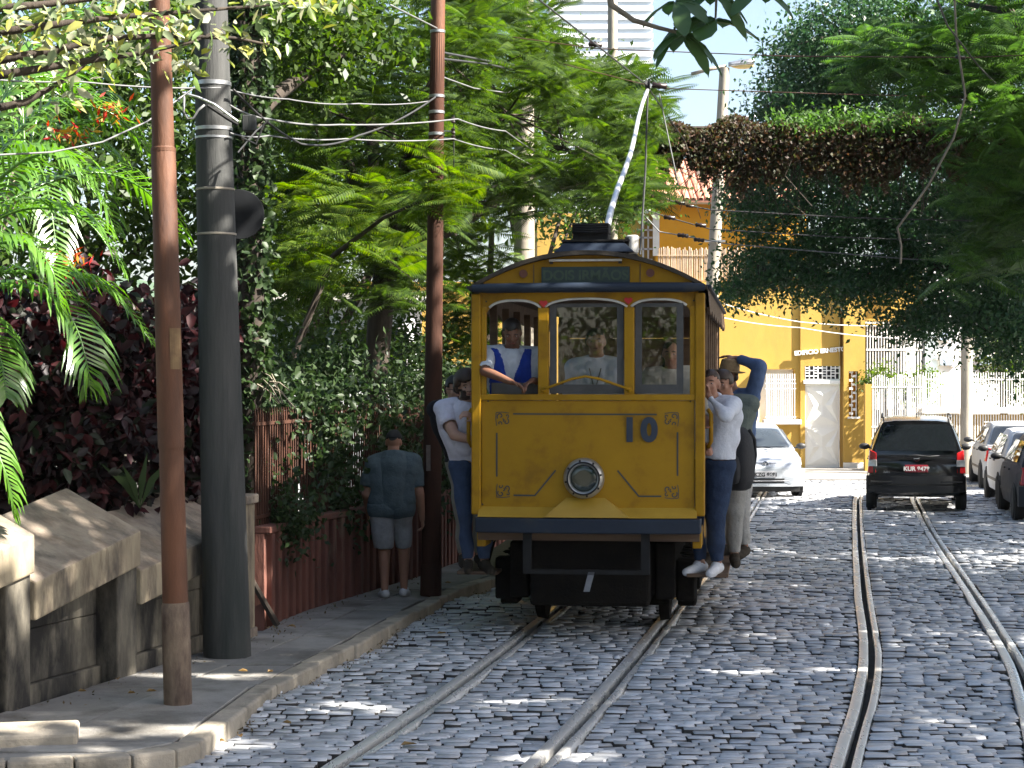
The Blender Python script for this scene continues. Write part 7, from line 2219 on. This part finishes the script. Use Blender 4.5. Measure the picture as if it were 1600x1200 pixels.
# 7. man in the white hooded sweatshirt on the right
yr = -TA + math.pi - R(30)
loc = TW(.98, .62, .565)
L_ = lambda x, y, z: toloc(TW(x, y, z), loc, yr)
hood = cloth('white_hoodie', (.58, .60, .66), (.50, .52, .58))
pr, J_, q_ = person('man in white hooded sweatshirt and dark jeans clinging to the right corner', loc, yr, 1.76,
       dict(wrR=L_(.95, .45, 1.62), wrL=L_(.995, .36, 2.05), ehR=(.2, .1, -1), ehL=(-1.0, .35, -.75), chest=(-.03, .0, 1.26), neck=(-.05, .02, 1.45), head=(-.06, .07, 1.605), hfwd=(-.30, 1, .0), hup=(-.12, 0, 1),
            shR=(.15, .04, 1.40), shL=(-.23, .02, 1.41), palmR=(1, 0, 0), curlR=1.1, hdirL=(.5, .3, .6), ankR=(.06, .03, .08), ankL=(-.10, .02, .08), palmL=(0, 1, 0), curlL=.9),
       SK_MID, [('jeans', JEANS, TROU, .020, .006), ('hoodie', hood, FULL + [('neck', 0, .15), ('pelv', 0, 1, .55, 1)], .030, .008)] + shoes(SHOE_W),
       (HAIR_BROWN, 'short'), beard=HAIR_BROWN, group='people riding on the tram', build=1.12)
MB().tube([q_(-.085, -.03, -.12), q_(-.06, -.085, -.115), q_(0, -.11, -.11), q_(.06, -.085, -.115), q_(.085, -.03, -.12)], [.03, .04, .045, .04, .03], 10).build('hood', hood, pr, smooth=True)
sl = J_['shL']; el = J_['elL']
for kx_ in (-.018, 0, .018):
    dd = unit(el - sl)
    MB().tube([sl + dd*.0 + np.array((kx_*.6, .075 + kx_*.1, .03)), sl + dd*.05 + np.array((kx_, .083, .0)), sl + dd*.11 + np.array((kx_, .078, .0))], .0045, 5).build('sleeve_stripe', M['navyline'], pr)
# 8. person with brown hair and backpack, behind him
loc = TW(1.08, 1.45, .565)
L_ = lambda x, y, z: toloc(TW(x, y, z), loc, yr)
grn = cloth('grey_green', (.13, .15, .13), (.10, .12, .11))
yb = yr + R(25)
person('person with brown hair and grey-green top, face hidden behind the man in white', loc, yb, 1.76,
       dict(wrR=toloc(TW(.98, 1.2, 1.9), loc, yb), wrL=toloc(TW(1.0, 1.5, 1.5), loc, yb), ehL=(-1, 0, -.4), neck=(-.04, 0, 1.45), head=(-.02, .05, 1.60), shL=(-.24, 0, 1.41), hfwd=(.5, 1, -.2)),
       SK_MID, [('trousers', cloth('pale_khaki', (.30, .29, .27)), TROU, .020, .006), ('top', grn, FULL + [('pelv', 0, 1, .53, 1)], .024, .006)] + shoes(SHOE_D), (HAIR_BROWN, 'fringe'), group='people riding on the tram')
# 9. person at the rear with a raised hand on a straw hat
loc = TW(1.13, 2.35, .565)
L_ = lambda x, y, z: toloc(TW(x, y, z), loc, yr)
den = cloth('denim_shirt', (.10, .15, .27), (.08, .12, .22))
pr, J_, q_ = person('person in blue denim shirt at the back right holding a hat on', loc, yr, 1.82,
       dict(wrL=(-.10, .03, 1.82), ehL=(-1, .2, .2), wrR=L_(.98, 2.1, 1.9), neck=(-.03, 0, 1.50), head=(-.02, .05, 1.66), hdirL=(.9, .1, .25), palmL=(.2, 0, -1), curlL=.35, shL=(-.22, 0, 1.47), ankL=(-.14, -.03, .08), ankR=(.02, 0, .08)),
       SK_MID, [('trousers', cloth('khaki_pale', (.36, .35, .33)), TROU, .022, .006), ('shirt', den, FULL + [('pelv', 0, 1, .52, 1)], .024, .006)] + shoes(SHOE_D), (HAIR_BROWN, 'fringe'), group='people riding on the tram')
hat_m = pm('straw', C(.30,.20,.10), C(.22,.14,.07), 30, .8, bump=.4)
wloc = np.asarray(loc); c_, s_ = math.cos(yr), math.sin(yr)
hp = J_['head']; hw_ = wloc + np.array((hp[0]*c_ - hp[1]*s_, hp[0]*s_ + hp[1]*c_, hp[2]))
tag(MB().lathe([(.0, .165), (.05, .165), (.082, .15), (.092, .10), (.094, .055), (.115, .045), (.15, .052), (.152, .047), (.112, .036), (.085, .05)], 28, hw_ , (.1, -.05, 1), close=False).build('hat', hat_m, smooth='auto'),
    'brown straw hat held on the head of the person in denim', 'hat')
# backpack worn by the person behind
bpk = thing('backpack', 'large black backpack hanging from the shoulders behind the man in white', 'backpack', TW(1.19, 1.15, 1.25), yr)
bm_ = pm('backpack_black', C(.012,.012,.014), C(.02,.02,.022), 12, .75, bump=.3)
rg = []
for z, w_, d_ in ((-.02, .10, .06), (.0, .14, .10), (.1, .17, .13), (.3, .17, .13), (.44, .15, .11), (.52, .10, .07), (.54, .05, .03)):
    rg.append([(w_ * (abs(math.cos(t)) ** .6) * (1 if math.cos(t) > 0 else -1), d_ * (abs(math.sin(t)) ** .6) * (1 if math.sin(t) > 0 else -1), z) for t in np.linspace(0, 2*math.pi, 21)[:-1]])
MB().loft(rg).build('bag', bm_, bpk, smooth=True)
rg = [[(x*.75, y*.5 + .11, z*.5 + .05) for x, y, z in r_] for r_ in rg]
MB().loft(rg).build('front_pocket', bm_, bpk, smooth=True)
for sx in (-.09, .09):
    MB().tube([(sx, -.10, .50), (sx, -.19, .42), (sx, -.21, .28), (sx, -.14, .06)], .017, 6).build('strap', bm_, bpk, smooth=True)

# ================================================================ air
hz = MB().bx(-950, 950, -70, 1600, -6.0, 75).build('haze', M['white'])
hm = bpy.data.materials.new('haze_air'); hm.use_nodes = True
hn = hm.node_tree; hn.nodes.clear()
ho = hn.nodes.new('ShaderNodeOutputMaterial'); hv_ = hn.nodes.new('ShaderNodeVolumePrincipled')
hv_.inputs['Color'].default_value = (.92, .95, 1.0, 1); hv_.inputs['Density'].default_value = .00009; hv_.inputs['Anisotropy'].default_value = .2
hn.links.new(hv_.outputs[0], ho.inputs['Volume'])
hz.data.materials.clear(); hz.data.materials.append(hm)
tag(hz, kind='stuff')
